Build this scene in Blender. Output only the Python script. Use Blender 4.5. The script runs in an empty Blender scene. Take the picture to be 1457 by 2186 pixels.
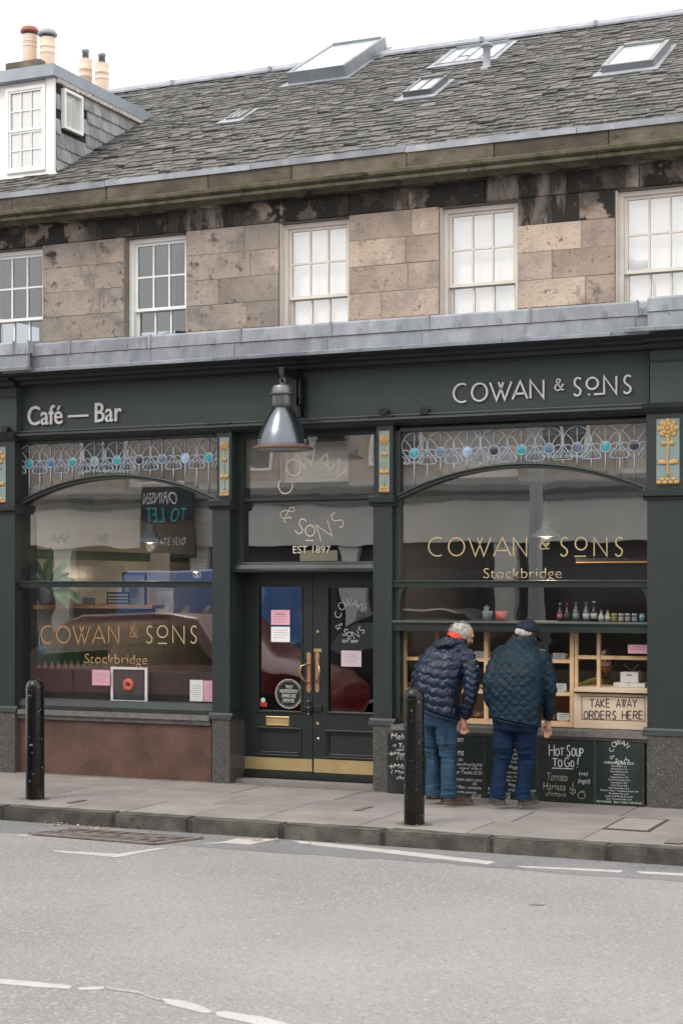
import bpy, bmesh, math, random
from mathutils import Vector, Matrix, noise
random.seed(7)
C = bpy.context.scene.collection
sc = bpy.context.scene
rad = math.radians

# ------------------------------------------------------------------ camera
F = 3530.0; CX = 728.5; HY = 1254.0; TH = rad(23.7); D0 = 14.376; H = 1.92
CAMX = D0 * math.tan(TH)
cam = bpy.data.objects.new('camera', bpy.data.cameras.new('camera')); C.objects.link(cam)
cam.location = (CAMX, -D0, H)
cam.rotation_euler = (rad(90), 0, TH)
cam.data.sensor_fit = 'VERTICAL'; cam.data.sensor_height = 36; cam.data.sensor_width = 24
cam.data.lens = 36 * F / 2186
cam.data.shift_y = (HY - 1093) / 2186
cam.data.clip_start = 0.1; cam.data.clip_end = 600
cam.data.dof.use_dof = True; cam.data.dof.focus_distance = 15.4; cam.data.dof.aperture_fstop = 4.0
sc.camera = cam

# ------------------------------------------------------------------ light
world = bpy.data.worlds.new('World'); sc.world = world; world.use_nodes = True
nt = world.node_tree; nt.nodes.clear()
wo = nt.nodes.new('ShaderNodeOutputWorld'); bg = nt.nodes.new('ShaderNodeBackground')
sky = nt.nodes.new('ShaderNodeTexSky'); sky.sky_type = 'NISHITA'; sky.sun_disc = False
sky.sun_elevation = rad(52); sky.sun_rotation = rad(205); sky.dust_density = 4; sky.air_density = 1.2
tc = nt.nodes.new('ShaderNodeTexCoord'); sx = nt.nodes.new('ShaderNodeSeparateXYZ')
nt.links.new(tc.outputs['Generated'], sx.inputs[0])
mr = nt.nodes.new('ShaderNodeMapRange'); mr.inputs[1].default_value = 0; mr.inputs[2].default_value = 1
mr.inputs[3].default_value = 12.0; mr.inputs[4].default_value = 15.5      # cloud layer: the zenith of an overcast sky is brighter than its rim
nt.links.new(sx.outputs['Z'], mr.inputs[0])
cn = nt.nodes.new('ShaderNodeTexNoise'); cn.inputs['Scale'].default_value = 2.2; cn.inputs['Detail'].default_value = 5
nt.links.new(tc.outputs['Generated'], cn.inputs['Vector'])
cm = nt.nodes.new('ShaderNodeMapRange'); cm.inputs[3].default_value = 0.93; cm.inputs[4].default_value = 1.07
nt.links.new(cn.outputs['Fac'], cm.inputs[0])
mu = nt.nodes.new('ShaderNodeMath'); mu.operation = 'MULTIPLY'
nt.links.new(mr.outputs[0], mu.inputs[0]); nt.links.new(cm.outputs[0], mu.inputs[1])
vm = nt.nodes.new('ShaderNodeVectorMath'); vm.operation = 'SCALE'; vm.inputs[0].default_value = (1.0, 0.99, 0.975)
nt.links.new(mu.outputs[0], vm.inputs['Scale'])
mx = nt.nodes.new('ShaderNodeMix'); mx.data_type = 'RGBA'; mx.inputs[0].default_value = 0.93
nt.links.new(sky.outputs[0], mx.inputs[6]); nt.links.new(vm.outputs[0], mx.inputs[7])
nt.links.new(mx.outputs[2], bg.inputs['Color']); bg.inputs['Strength'].default_value = 0.10
nt.links.new(bg.outputs[0], wo.inputs['Surface'])
sun = bpy.data.objects.new('sun', bpy.data.lights.new('sun', 'SUN')); C.objects.link(sun)
sun.data.energy = 1.0; sun.data.angle = rad(22); sun.data.color = (1.0, 0.96, 0.9)
sun.rotation_euler = (rad(38), 0, rad(-28))
vs = sc.view_settings; vs.view_transform = 'Standard'; vs.look = 'None'; vs.gamma = 1; vs.use_curve_mapping = False
vs.exposure = 0.56
sc.render.engine = 'CYCLES'
sc.cycles.max_bounces = 7; sc.cycles.diffuse_bounces = 4; sc.cycles.glossy_bounces = 4
sc.cycles.transparent_max_bounces = 24; sc.cycles.caustics_reflective = False; sc.cycles.caustics_refractive = False
sc.cycles.use_denoising = True
sc.cycles.sample_clamp_indirect = 6

# ------------------------------------------------------------------ picture measurements -> places in the street
ct, st = math.cos(TH), math.sin(TH)
def ray(x, y):
    a = (x - CX) / F; b = (HY - y) / F
    return Vector((-st + a * ct, ct + a * st, b))
def P(x, y, Y=0.0):
    r = ray(x, y); return Vector((CAMX, -D0, H)) + r * ((Y + D0) / r.y)
def X(x, Y=0.0): return P(x, HY, Y).x
def Z(x, y, Y=0.0): return P(x, y, Y).z
def G(x, y, z=0.0):
    r = ray(x, y); return Vector((CAMX, -D0, H)) + r * ((z - H) / r.z)
def PX(x, y, X0):
    "on a side wall at X = X0"
    r = ray(x, y); return Vector((CAMX, -D0, H)) + r * ((X0 - CAMX) / r.x)

# ------------------------------------------------------------------ builders
WO = {}
def woff(o): return WO.get(o.name, Vector((0, 0, 0)))
def root(name, loc=(0, 0, 0), **k):
    o = bpy.data.objects.new(name, None); C.objects.link(o); o.location = loc; o.empty_display_size = .1
    WO[o.name] = Vector(loc); tag(o, **k); return o
def tag(o, label=None, cat=None, group=None, kind=None):
    if label: o['label'] = label
    if cat: o['category'] = cat
    if group: o['group'] = group
    if kind: o['kind'] = kind
    return o
def link(name, me, mat=None, parent=None, smooth=False, **k):
    o = bpy.data.objects.new(name, me); C.objects.link(o)
    if mat is not None and not me.materials:
        for m in (mat if isinstance(mat, (list, tuple)) else [mat]): me.materials.append(m)
    if parent is not None:
        o.parent = parent
        w = woff(parent)
        o.matrix_parent_inverse = Matrix.Translation(-w)
    if smooth and me.polygons:
        me.polygons.foreach_set('use_smooth', [True] * len(me.polygons))
    return tag(o, **k)
def copy_thing(r, loc, rotz=0, label=None):
    c = r.copy(); C.objects.link(c); c.location = loc; c.rotation_euler = (0, 0, rotz)
    if label: c['label'] = label
    def kids(a, b):
        for ch in [q for q in ALLCH.get(a.name, [])]:
            d = ch.copy(); C.objects.link(d); d.parent = b
            ALLCH.setdefault(b.name, []).append(d)
            kids(ch, d)
    kids(r, c); return c
ALLCH = {}
_link = link
def link(name, me, mat=None, parent=None, smooth=False, **k):
    o = _link(name, me, mat, parent, smooth, **k)
    if parent is not None: ALLCH.setdefault(parent.name, []).append(o)
    return o

class MB:
    def __init__(s): s.v = []; s.f = []; s.mi = []; s.m = 0
    def add(s, vs, fs):
        n = len(s.v); s.v += [tuple(v) for v in vs]
        for f in fs: s.f.append(tuple(i + n for i in f)); s.mi.append(s.m)
        return s
    def box(s, x0, x1, y0, y1, z0, z1):
        if x0 > x1: x0, x1 = x1, x0
        if y0 > y1: y0, y1 = y1, y0
        if z0 > z1: z0, z1 = z1, z0
        return s.add([(x0,y0,z0),(x1,y0,z0),(x1,y1,z0),(x0,y1,z0),(x0,y0,z1),(x1,y0,z1),(x1,y1,z1),(x0,y1,z1)],
              [(0,3,2,1),(4,5,6,7),(0,1,5,4),(1,2,6,5),(2,3,7,6),(3,0,4,7)])
    def stone(s, x0, x1, y0, y1, z0, z1, c=.008, face='-y', j=.0):
        "a block whose outer face has worn edges; face -y (wall) or +z (paving)"
        def r(): return random.uniform(-j, j)
        if face == '-y':
            o = [(x0,y1,z0),(x1,y1,z0),(x1,y1,z1),(x0,y1,z1)]
            a = [(x0,y0+c,z0),(x1,y0+c,z0),(x1,y0+c,z1),(x0,y0+c,z1)]
            b = [(x0+c,y0+r(),z0+c),(x1-c,y0+r(),z0+c),(x1-c,y0+r(),z1-c),(x0+c,y0+r(),z1-c)]
        else:
            o = [(x0,y0,z0),(x1,y0,z0),(x1,y1,z0),(x0,y1,z0)]
            a = [(x0,y0,z1-c),(x1,y0,z1-c),(x1,y1,z1-c),(x0,y1,z1-c)]
            b = [(x0+c,y0+c,z1+r()),(x1-c,y0+c,z1+r()),(x1-c,y1-c,z1+r()),(x0+c,y1-c,z1+r())]
        fs = [(3,2,1,0)]
        for k in (0, 4):
            for i in range(4):
                q = (i + 1) % 4; fs.append((k+i, k+q, k+4+q, k+4+i))
        fs.append((8,9,10,11))
        return s.add(o + a + b, fs)
    def prof(s, pts, x0, x1):
        "closed (y,z) outline pulled along X"
        n = len(pts)
        vs = [(x0, y, z) for y, z in pts] + [(x1, y, z) for y, z in pts]
        fs = [(i, (i+1) % n, n + (i+1) % n, n + i) for i in range(n)]
        fs += [tuple(range(n-1, -1, -1)), tuple(range(n, 2*n))]
        return s.add(vs, fs)
    def profz(s, pts, z0, z1):
        n = len(pts)
        vs = [(x, y, z0) for x, y in pts] + [(x, y, z1) for x, y in pts]
        fs = [(i, (i+1) % n, n + (i+1) % n, n + i) for i in range(n)]
        fs += [tuple(range(n-1, -1, -1)), tuple(range(n, 2*n))]
        return s.add(vs, fs)
    def profy(s, pts, y0, y1):
        "closed (x,z) outline pulled along Y"
        n = len(pts)
        vs = [(x, y0, z) for x, z in pts] + [(x, y1, z) for x, z in pts]
        fs = [(i, (i+1) % n, n + (i+1) % n, n + i) for i in range(n)]
        fs += [tuple(range(n-1, -1, -1)), tuple(range(n, 2*n))]
        return s.add(vs, fs)
    def frame(s, x0, x1, z0, z1, w, y0, y1, wb=None, wt=None):
        wb = w if wb is None else wb; wt = w if wt is None else wt
        s.box(x0, x0+w, y0, y1, z0, z1); s.box(x1-w, x1, y0, y1, z0, z1)
        s.box(x0+w, x1-w, y0, y1, z0, z0+wb); s.box(x0+w, x1-w, y0, y1, z1-wt, z1); return s
    def tube(s, pts, r, n=8, cap=True, closed=False):
        pts = [Vector(p) for p in pts]; N = len(pts); base = len(s.v)
        rr = r if isinstance(r, (list, tuple)) else [r] * N
        up = Vector((0, 0, 1)); prev = None
        for i, p in enumerate(pts):
            if closed: t = pts[(i+1) % N] - pts[i-1]
            else: t = pts[min(i+1, N-1)] - pts[max(i-1, 0)]
            t = t.normalized() if t.length > 1e-9 else Vector((0, 0, 1))
            if prev is None:
                a = up if abs(t.dot(up)) < .9 else Vector((1, 0, 0))
                u = t.cross(a).normalized()
            else:
                u = (prev - t * prev.dot(t)).normalized()
            prev = u; w = t.cross(u)
            for k in range(n):
                an = 2 * math.pi * k / n
                s.v.append(tuple(p + (u * math.cos(an) + w * math.sin(an)) * rr[i]))
        def q(i, j):
            for k in range(n):
                k2 = (k+1) % n
                s.f.append((base+i*n+k, base+i*n+k2, base+j*n+k2, base+j*n+k)); s.mi.append(s.m)
        for i in range(N-1): q(i, i+1)
        if closed: q(N-1, 0)
        elif cap:
            s.f.append(tuple(base+k for k in range(n-1, -1, -1))); s.mi.append(s.m)
            s.f.append(tuple(base+(N-1)*n+k for k in range(n))); s.mi.append(s.m)
        return s
    def lathe(s, prof, c=(0,0,0), n=24):
        "(r,z) outline turned about a vertical axis at c"
        base = len(s.v)
        for r, z in prof:
            for k in range(n):
                a = 2*math.pi*k/n; s.v.append((c[0]+r*math.cos(a), c[1]+r*math.sin(a), c[2]+z))
        for i in range(len(prof)-1):
            for k in range(n):
                k2 = (k+1) % n
                s.f.append((base+i*n+k, base+i*n+k2, base+(i+1)*n+k2, base+(i+1)*n+k)); s.mi.append(s.m)
        if prof[0][0] > 1e-6: s.f.append(tuple(base+k for k in range(n-1,-1,-1))); s.mi.append(s.m)
        if prof[-1][0] > 1e-6: s.f.append(tuple(base+(len(prof)-1)*n+k for k in range(n))); s.mi.append(s.m)
        return s
    def ell(s, c, r, rot=None, n=12, m=8):
        c = Vector(c); R_ = rot if rot is not None else Matrix.Identity(3)
        base = len(s.v)
        for i in range(m+1):
            th = math.pi*i/m
            for k in range(n):
                a = 2*math.pi*k/n
                p = Vector((r[0]*math.sin(th)*math.cos(a), r[1]*math.sin(th)*math.sin(a), r[2]*math.cos(th)))
                s.v.append(tuple(c + R_ @ p))
        for i in range(m):
            for k in range(n):
                k2 = (k+1) % n
                s.f.append((base+i*n+k, base+(i+1)*n+k, base+(i+1)*n+k2, base+i*n+k2)); s.mi.append(s.m)
        return s
    def loft(s, rings, n=20):
        "rings: (centre, right-vector, forward-vector) half-axes"
        base = len(s.v)
        for c, a, b in rings:
            for k in range(n):
                t = 2*math.pi*k/n
                ca, sa = math.cos(t), math.sin(t)
                e = .82
                ca = math.copysign(abs(ca)**e, ca); sa = math.copysign(abs(sa)**e, sa)
                s.v.append(tuple(Vector(c) + Vector(a)*ca + Vector(b)*sa))
        for i in range(len(rings)-1):
            for k in range(n):
                k2 = (k+1) % n
                s.f.append((base+i*n+k, base+i*n+k2, base+(i+1)*n+k2, base+(i+1)*n+k)); s.mi.append(s.m)
        s.f.append(tuple(base+k for k in range(n-1,-1,-1))); s.mi.append(s.m)
        s.f.append(tuple(base+(len(rings)-1)*n+k for k in range(n))); s.mi.append(s.m)
        return s
    def mesh(s, name='m'):
        me = bpy.data.meshes.new(name); me.from_pydata(s.v, [], s.f); me.validate(); me.update()
        if any(s.mi) and len(me.polygons) == len(s.mi): me.polygons.foreach_set('material_index', s.mi)
        bm = bmesh.new(); bm.from_mesh(me); bmesh.ops.remove_doubles(bm, verts=bm.verts, dist=1e-6) if len(s.v) < 4000 else None
        bmesh.ops.recalc_face_normals(bm, faces=bm.faces); bm.to_mesh(me); bm.free()
        return me
    def build(s, name, mat, parent=None, smooth=False, bevel=0, **k):
        o = link(name, s.mesh(name), mat, parent, smooth, **k)
        if bevel:
            b = o.modifiers.new('b', 'BEVEL'); b.width = bevel; b.segments = 2; b.limit_method = 'ANGLE'; b.angle_limit = rad(35)
        return o
def smooth_angle(o, a=35):
    me = o.data; me.polygons.foreach_set('use_smooth', [True]*len(me.polygons))
    me.set_sharp_from_angle(angle=rad(a)); return o

# ------------------------------------------------------------------ materials
def N(t, ty, **k):
    n = t.nodes.new('ShaderNode' + ty)
    for a, b in k.items(): setattr(n, a, b)
    return n
def mat(name, cols, rough=.6, scale=6, detail=6, bump=0, bscale=60, metal=0, rnd=0, spec=.5, specks=None, stain=None, stretch=None,
        rvar=0, contrast=(.35, .65), coat=0, chips=None, seed=0.0):
    """cols: 1-3 base colours blended by noise; rnd: tone change from piece to piece; specks=(scale, threshold, colour);
    stain/chips=(scale, threshold, softness, colour) patches with a shape of their own"""
    m = bpy.data.materials.new(name); m.use_nodes = True; t = m.node_tree; b = t.nodes['Principled BSDF']
    L = t.links.new
    co = N(t, 'TexCoord'); mp = N(t, 'Mapping'); L(co.outputs['Object'], mp.inputs[0])
    if stretch: mp.inputs['Scale'].default_value = stretch
    vec = mp.outputs[0]
    if rnd:
        oi = N(t, 'ObjectInfo'); gi = N(t, 'NewGeometry')
        ad = N(t, 'Math', operation='ADD'); L(oi.outputs['Random'], ad.inputs[0]); L(gi.outputs['Random Per Island'], ad.inputs[1])
        fr = N(t, 'Math', operation='FRACT'); L(ad.outputs[0], fr.inputs[0])
        of = N(t, 'VectorMath', operation='SCALE'); of.inputs[0].default_value = (7.1, 3.3, 5.7); L(fr.outputs[0], of.inputs['Scale'])
        av = N(t, 'VectorMath', operation='ADD'); L(vec, av.inputs[0]); L(of.outputs[0], av.inputs[1]); vec = av.outputs[0]
    cols = [tuple(c) + (1,) for c in cols]
    def noise_(sc_, det=6, rgh=.6, ty=None, w=0):
        n = N(t, 'TexNoise'); n.inputs['Scale'].default_value = sc_; n.inputs['Detail'].default_value = det; n.inputs['Roughness'].default_value = rgh
        L(vec, n.inputs['Vector']); return n.outputs['Fac']
    if len(cols) > 1:
        r = N(t, 'ValToRGB'); e = r.color_ramp.elements
        e[0].position = contrast[0]; e[0].color = cols[0]; e[1].position = contrast[1]; e[1].color = cols[-1]
        if len(cols) == 3: q = r.color_ramp.elements.new(sum(contrast)/2); q.color = cols[1]
        L(noise_(scale, detail), r.inputs[0]); col = r.outputs[0]
    else:
        rg = N(t, 'RGB'); rg.outputs[0].default_value = cols[0]; col = rg.outputs[0]
    def over(fac, c2, col):
        x = N(t, 'Mix', data_type='RGBA'); L(fac, x.inputs[0]); L(col, x.inputs[6])
        if isinstance(c2, tuple): x.inputs[7].default_value = c2 + (1,)
        else: L(c2, x.inputs[7])
        return x.outputs[2]
    def ramp(f, a, b_):
        q = N(t, 'MapRange'); q.inputs[1].default_value = a; q.inputs[2].default_value = b_; q.clamp = True; L(f, q.inputs[0]); return q.outputs[0]
    if rnd:
        hs = N(t, 'HueSaturation'); v = N(t, 'MapRange'); v.inputs[3].default_value = 1-rnd; v.inputs[4].default_value = 1+rnd
        L(fr.outputs[0], v.inputs[0]); L(v.outputs[0], hs.inputs['Value']); L(col, hs.inputs['Color']); col = hs.outputs[0]
    for sp in (specks or []):
        v = N(t, 'TexNoise'); v.inputs['Scale'].default_value = sp[0]; v.inputs['Detail'].default_value = 1.5
        L(vec, v.inputs['Vector']); col = over(ramp(v.outputs['Fac'], sp[1], sp[1] + .04), sp[2], col)
    for s_ in (stain or []):
        if len(s_) == 5:                      # stains that run on from stone to stone; the fifth value stretches them into runs
            m2_ = N(t, 'Mapping'); L(co.outputs['Object'], m2_.inputs[0]); m2_.inputs['Scale'].default_value = (1, 1, s_[4]); keep = vec; vec = m2_.outputs[0]
            col = over(ramp(noise_(s_[0], 9, .62), s_[1], s_[1] + s_[2]), s_[3], col); vec = keep; continue
        col = over(ramp(noise_(s_[0], 9, .65), s_[1], s_[1] + s_[2]), s_[3], col)
    L(col, b.inputs['Base Color'])
    b.inputs['Metallic'].default_value = metal; b.inputs['Specular IOR Level'].default_value = spec
    b.inputs['Coat Weight'].default_value = coat; b.inputs['Coat Roughness'].default_value = .15
    if rvar:
        q = N(t, 'MapRange'); q.inputs[3].default_value = max(rough - rvar, .02); q.inputs[4].default_value = rough + rvar
        L(noise_(scale * 2.3, 5), q.inputs[0]); L(q.outputs[0], b.inputs['Roughness'])
    else: b.inputs['Roughness'].default_value = rough
    if bump:
        bn = N(t, 'Bump'); bn.inputs['Strength'].default_value = min(bump, 1); bn.inputs['Distance'].default_value = .01
        L(noise_(bscale, 6, .6), bn.inputs['Height']); L(bn.outputs[0], b.inputs['Normal'])
    return m
def glass(name, tint=(1, 1, 1), refl=1.0, rough=0.0, wob=.05, base=.05, wscale=2.2):
    m = bpy.data.materials.new(name); m.use_nodes = True; t = m.node_tree; t.nodes.clear(); L = t.links.new
    o = N(t, 'OutputMaterial'); mx = N(t, 'MixShader'); tr = N(t, 'BsdfTransparent'); gl = N(t, 'BsdfGlossy')
    tr.inputs[0].default_value = tint + (1,); gl.inputs['Roughness'].default_value = rough; gl.inputs['Color'].default_value = (1, 1, 1, 1)
    ge = N(t, 'NewGeometry'); dt = N(t, 'VectorMath', operation='DOT_PRODUCT'); L(ge.outputs['Incoming'], dt.inputs[0]); L(ge.outputs['Normal'], dt.inputs[1])
    ab = N(t, 'Math', operation='ABSOLUTE'); L(dt.outputs['Value'], ab.inputs[0])
    iv = N(t, 'Math', operation='SUBTRACT', use_clamp=True); iv.inputs[0].default_value = 1; L(ab.outputs[0], iv.inputs[1])
    pw_ = N(t, 'Math', operation='POWER'); L(iv.outputs[0], pw_.inputs[0]); pw_.inputs[1].default_value = 5
    fz = N(t, 'Math', operation='MULTIPLY_ADD', use_clamp=True); L(pw_.outputs[0], fz.inputs[0]); fz.inputs[1].default_value = .96; fz.inputs[2].default_value = .04
    mm = N(t, 'Math', operation='MULTIPLY_ADD', use_clamp=True); L(fz.outputs[0], mm.inputs[0]); mm.inputs[1].default_value = refl; mm.inputs[2].default_value = base
    co = N(t, 'TexCoord'); nz = N(t, 'TexNoise'); nz.inputs['Scale'].default_value = wscale; nz.inputs['Detail'].default_value = 1
    L(co.outputs['Object'], nz.inputs['Vector'])
    bp = N(t, 'Bump'); bp.inputs['Strength'].default_value = wob; bp.inputs['Distance'].default_value = .1; L(nz.outputs['Fac'], bp.inputs['Height'])
    L(bp.outputs[0], gl.inputs['Normal'])
    L(mm.outputs[0], mx.inputs[0]); L(tr.outputs[0], mx.inputs[1]); L(gl.outputs[0], mx.inputs[2]); L(mx.outputs[0], o.inputs[0])
    return m
def emit(name, col, s):
    m = bpy.data.materials.new(name); m.use_nodes = True; b = m.node_tree.nodes['Principled BSDF']
    b.inputs['Base Color'].default_value = col + (1,); b.inputs['Emission Color'].default_value = col + (1,); b.inputs['Emission Strength'].default_value = s
    return m

M = {}
M['green'] = mat('dark green paint', [(.017, .024, .0225), (.022, .030, .028)], rough=.45, scale=1.2, bump=.08, bscale=25, rvar=.08,
                 stain=[(38, .70, .03, (.075, .085, .082)), (6, .56, .2, (.033, .041, .039), .12), (1.3, .56, .2, (.029, .038, .036), .5)])
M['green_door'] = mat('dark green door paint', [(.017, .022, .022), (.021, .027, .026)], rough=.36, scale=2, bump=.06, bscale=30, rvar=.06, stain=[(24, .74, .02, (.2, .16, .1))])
M['green_fascia'] = mat('sky lightened green fascia paint', [(.055, .074, .067), (.062, .082, .075)], rough=.5, scale=.9, bump=.08, bscale=25, rvar=.06)  # same green lightened: sky light on the fascia is put into the colour
M['black_paint'] = mat('black paint', [(.012, .012, .012)], rough=.4)
M['lead'] = mat('lead sheet', [(.16, .175, .20), (.23, .245, .275), (.31, .33, .36)], rough=.55, scale=5, detail=8, bump=.25, bscale=18, rnd=.12,
                stretch=(1, 1, .45), stain=[(3.5, .60, .1, (.40, .42, .45)), (14, .66, .04, (.11, .12, .14))], contrast=(.3, .7))
M['granite'] = mat('grey granite', [(.035, .034, .034), (.07, .066, .064)], rough=.30, scale=50, specks=[(230, .60, (.26, .25, .24)), (150, .66, (.4, .38, .36))], rvar=.08, bump=.03)
M['granite_sill'] = mat('weathered granite', [(.07, .065, .062), (.13, .12, .115)], rough=.6, scale=14, specks=[(200, .6, (.25, .24, .23))], bump=.3, bscale=90)
M['granite_red'] = mat('red granite', [(.045, .026, .020), (.085, .042, .029), (.115, .063, .046)], rough=.5, scale=3, detail=8,
                       specks=[(150, .57, (.20, .12, .095)), (130, .62, (.03, .02, .018))], bump=.15, bscale=160)
M['white'] = mat('white paint', [(.80, .79, .77), (.86, .855, .84)], rough=.5, scale=3, bump=.05)
M['cream_paint'] = mat('cream window paint', [(.66, .60, .54), (.74, .69, .63)], rough=.5, scale=3, bump=.05)
M['blind'] = mat('white blind', [(.93, .933, .928), (.945, .945, .94)], rough=.8, scale=1.2, stretch=(1, 1, .1))
M['stone'] = mat('sandstone', [(.27, .217, .178), (.385, .305, .248), (.475, .38, .31)], rough=.9, scale=2.1, detail=12, rnd=.22, bump=.9, bscale=38, spec=.2,
                 stain=[(2.4, .54, .16, (.25, .212, .187)), (.9, .50, .16, (.28, .245, .215), 1), (26, .56, .12, (.24, .20, .175)), (34, .61, .06, (.13, .108, .095)), (10, .60, .07, (.17, .14, .12)), (2.6, .60, .10, (.10, .085, .075), 1), (3.4, .66, .05, (.035, .031, .029), 1), (1.6, .60, .12, (.42, .30, .22)), (5.5, .61, .10, (.36, .31, .275), .16)], contrast=(.3, .7))
M['stone_grey'] = mat('greyer sandstone', [(.21, .178, .156), (.30, .255, .22), (.375, .315, .27)], rough=.9, scale=2.1, detail=12, rnd=.18, bump=.9, bscale=38, spec=.2,
                 stain=[(2.0, .52, .14, (.17, .15, .138)), (26, .56, .12, (.18, .155, .14)), (9, .58, .07, (.11, .095, .085)), (3.2, .63, .06, (.045, .04, .037), 1), (1.4, .6, .12, (.36, .29, .23))], contrast=(.3, .7))
M['stone_sooty'] = mat('soot blackened sandstone', [(.24, .19, .155), (.36, .285, .23)], rough=.92, scale=2.2, detail=10, rnd=.18, bump=.6, bscale=50, spec=.2,
                 stain=[(1.9, .44, .10, (.12, .10, .088)), (1.5, .45, .08, (.060, .052, .046), 1), (2.6, .475, .04, (.032, .030, .028)), (12, .63, .05, (.15, .125, .11)), (2.4, .57, .12, (.34, .29, .255), .22)], contrast=(.3, .7))
M['stone_cornice'] = mat('grimy cornice stone', [(.072, .062, .05), (.12, .10, .078), (.19, .16, .125)], rough=.9, scale=3, detail=10, rnd=.22, bump=.5, bscale=50, spec=.2,
                 stain=[(7, .60, .06, (.055, .05, .042)), (4, .66, .08, (.10, .10, .055))], stretch=(1, 1, 1.6), contrast=(.3, .72))
M['stone_mould'] = mat('mossy moulding stone', [(.06, .055, .04), (.11, .10, .066), (.15, .13, .10)], rough=.92, scale=6, detail=8, bump=.5, bscale=60, spec=.2, stain=[(8, .62, .06, (.03, .028, .024))])
M['slate'] = mat('slate', [(.07, .067, .064), (.105, .101, .097), (.145, .14, .135)], rough=.75, scale=7, detail=8, rnd=.36, bump=.5, bscale=60, spec=.35,
                 stain=[(2.2, .60, .10, (.20, .19, .18)), (16, .66, .05, (.06, .055, .05))])
M['slate_gap'] = mat('dark roof boarding', [(.02, .02, .019)], rough=.95)
M['slate_cheek'] = mat('grey cheek slate', [(.20, .20, .20), (.28, .28, .28), (.33, .33, .33)], rough=.7, scale=5, rnd=.18, bump=.3, bscale=60)
M['glass'] = glass('shop glass', tint=(.95, .955, .95), refl=1.3, base=.09, wob=.010)
M['glass_low'] = glass('low shop glass', tint=(1, 1, 1), refl=1.2, base=.03, wob=.012)
M['glass_door'] = glass('door glass', tint=(.80, .82, .82), refl=1.2, base=.08, wob=.04)
M['glass_up'] = glass('old sash glass', tint=(1, 1, 1), refl=1.25, base=.12, wob=.03)
M['glass_dark'] = glass('darker sash glass', tint=(.5, .53, .56), refl=1.3, base=.06, wob=.02)
M['glass_clear'] = glass('clear case glass', tint=(.95, .96, .95), refl=.6, base=.0, wob=.02)
M['glass_roof'] = mat('cloud bright rooflight glass', [(.66, .70, .72)], rough=.10, spec=1.0, coat=.5)  # pale base colour stands in for the mirrored cloud
M['came'] = mat('painted lead came', [(.30, .35, .41), (.38, .43, .49)], rough=.55, scale=10)
M['gold'] = mat('gold paint', [(.43, .26, .09), (.52, .335, .135)], rough=.45, scale=18, bump=.1, bscale=80)
M['teal'] = mat('pale teal panel', [(.19, .25, .24), (.23, .29, .27)], rough=.5, scale=8)
M['gilt'] = mat('gilt lettering', [(.40, .32, .17), (.47, .38, .21)], rough=.4, scale=6)
M['copper_gilt'] = mat('copper gilt lettering', [(.34, .18, .08), (.40, .24, .11)], rough=.4, scale=3)
M['cream_letter'] = mat('cream lettering', [(.62, .56, .44)], rough=.5)
M['sign'] = mat('pale sign letters', [(.80, .785, .775), (.86, .845, .835)], rough=.45, scale=4)
M['white_letter'] = mat('white transfer lettering', [(.62, .62, .60)], rough=.5)
M['steel'] = mat('brushed steel', [(.11, .118, .135), (.145, .155, .175)], rough=.26, metal=.9, scale=3, rvar=.05)
M['steel_worn'] = mat('worn steel cap', [(.12, .12, .12), (.20, .20, .20)], rough=.38, metal=.7, scale=14, rvar=.12, stretch=(1, 1, .3))
M['rust'] = mat('rusty rim', [(.075, .035, .025), (.14, .07, .05)], rough=.7, scale=40)
M['brass'] = mat('brass', [(.55, .38, .17), (.66, .48, .24)], rough=.32, metal=.9, scale=12, rvar=.1)
M['copper'] = mat('copper plate', [(.62, .30, .17), (.75, .42, .25)], rough=.3, metal=.8, scale=9)
M['kick'] = mat('dull brass kick plate', [(.42, .31, .15), (.52, .39, .20)], rough=.42, metal=.45, scale=3, rvar=.1, stain=[(22, .72, .03, (.10, .07, .04))])
M['wood'] = mat('pale plywood', [(.60, .40, .22), (.70, .49, .29)], rough=.55, scale=2.5, stretch=(.6, 1, 7), detail=4)
M['wood_warm'] = mat('warm pine', [(.40, .22, .09), (.52, .31, .14)], rough=.5, scale=3, stretch=(.5, 1, 8))
M['ply_white'] = mat('limed plywood', [(.60, .46, .33), (.68, .54, .40)], rough=.55, scale=2, stretch=(.5, 1, 5))
M['chalkboard'] = mat('chalkboard', [(.016, .023, .021), (.023, .031, .029), (.04, .05, .047)], spec=.2, rough=.8, scale=3, detail=8, contrast=(.35, .8))
M['chalk'] = mat('white chalk', [(.60, .61, .60)], rough=.95)
M['chalk_dim'] = mat('tan chalk', [(.34, .31, .25)], rough=.95)
M['bollard'] = mat('chipped black gloss paint', [(.004, .004, .004), (.007, .007, .007)], rough=.20, scale=5, spec=.35, bump=.30, bscale=22, rvar=.1,
                   stain=[(24, .645, .012, (.30, .30, .30)), (12, .64, .02, (.06, .06, .06))], stretch=(1, 1, 1.3))
M['flag'] = mat('paving flag', [(.20, .178, .168), (.232, .21, .20), (.27, .248, .236)], rough=.85, scale=1.6, detail=10, rnd=.09, bump=.2, bscale=90, spec=.3,
                stain=[(2.5, .64, .12, (.19, .172, .158)), (60, .69, .03, (.15, .135, .125)), (9, .66, .03, (.165, .148, .138)), (15, .70, .015, (.12, .11, .105)), (.8, .55, .15, (.255, .235, .222), 1)])
M['joint'] = mat('mortar and dirt', [(.035, .03, .025), (.07, .06, .048)], rough=.95, scale=20)
M['kerb'] = mat('kerb stone', [(.055, .052, .046), (.085, .080, .070), (.13, .12, .105)], rough=.85, scale=5, detail=10, rnd=.15, bump=.8, bscale=40, spec=.3,
                stain=[(9, .62, .05, (.045, .045, .032))])
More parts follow.
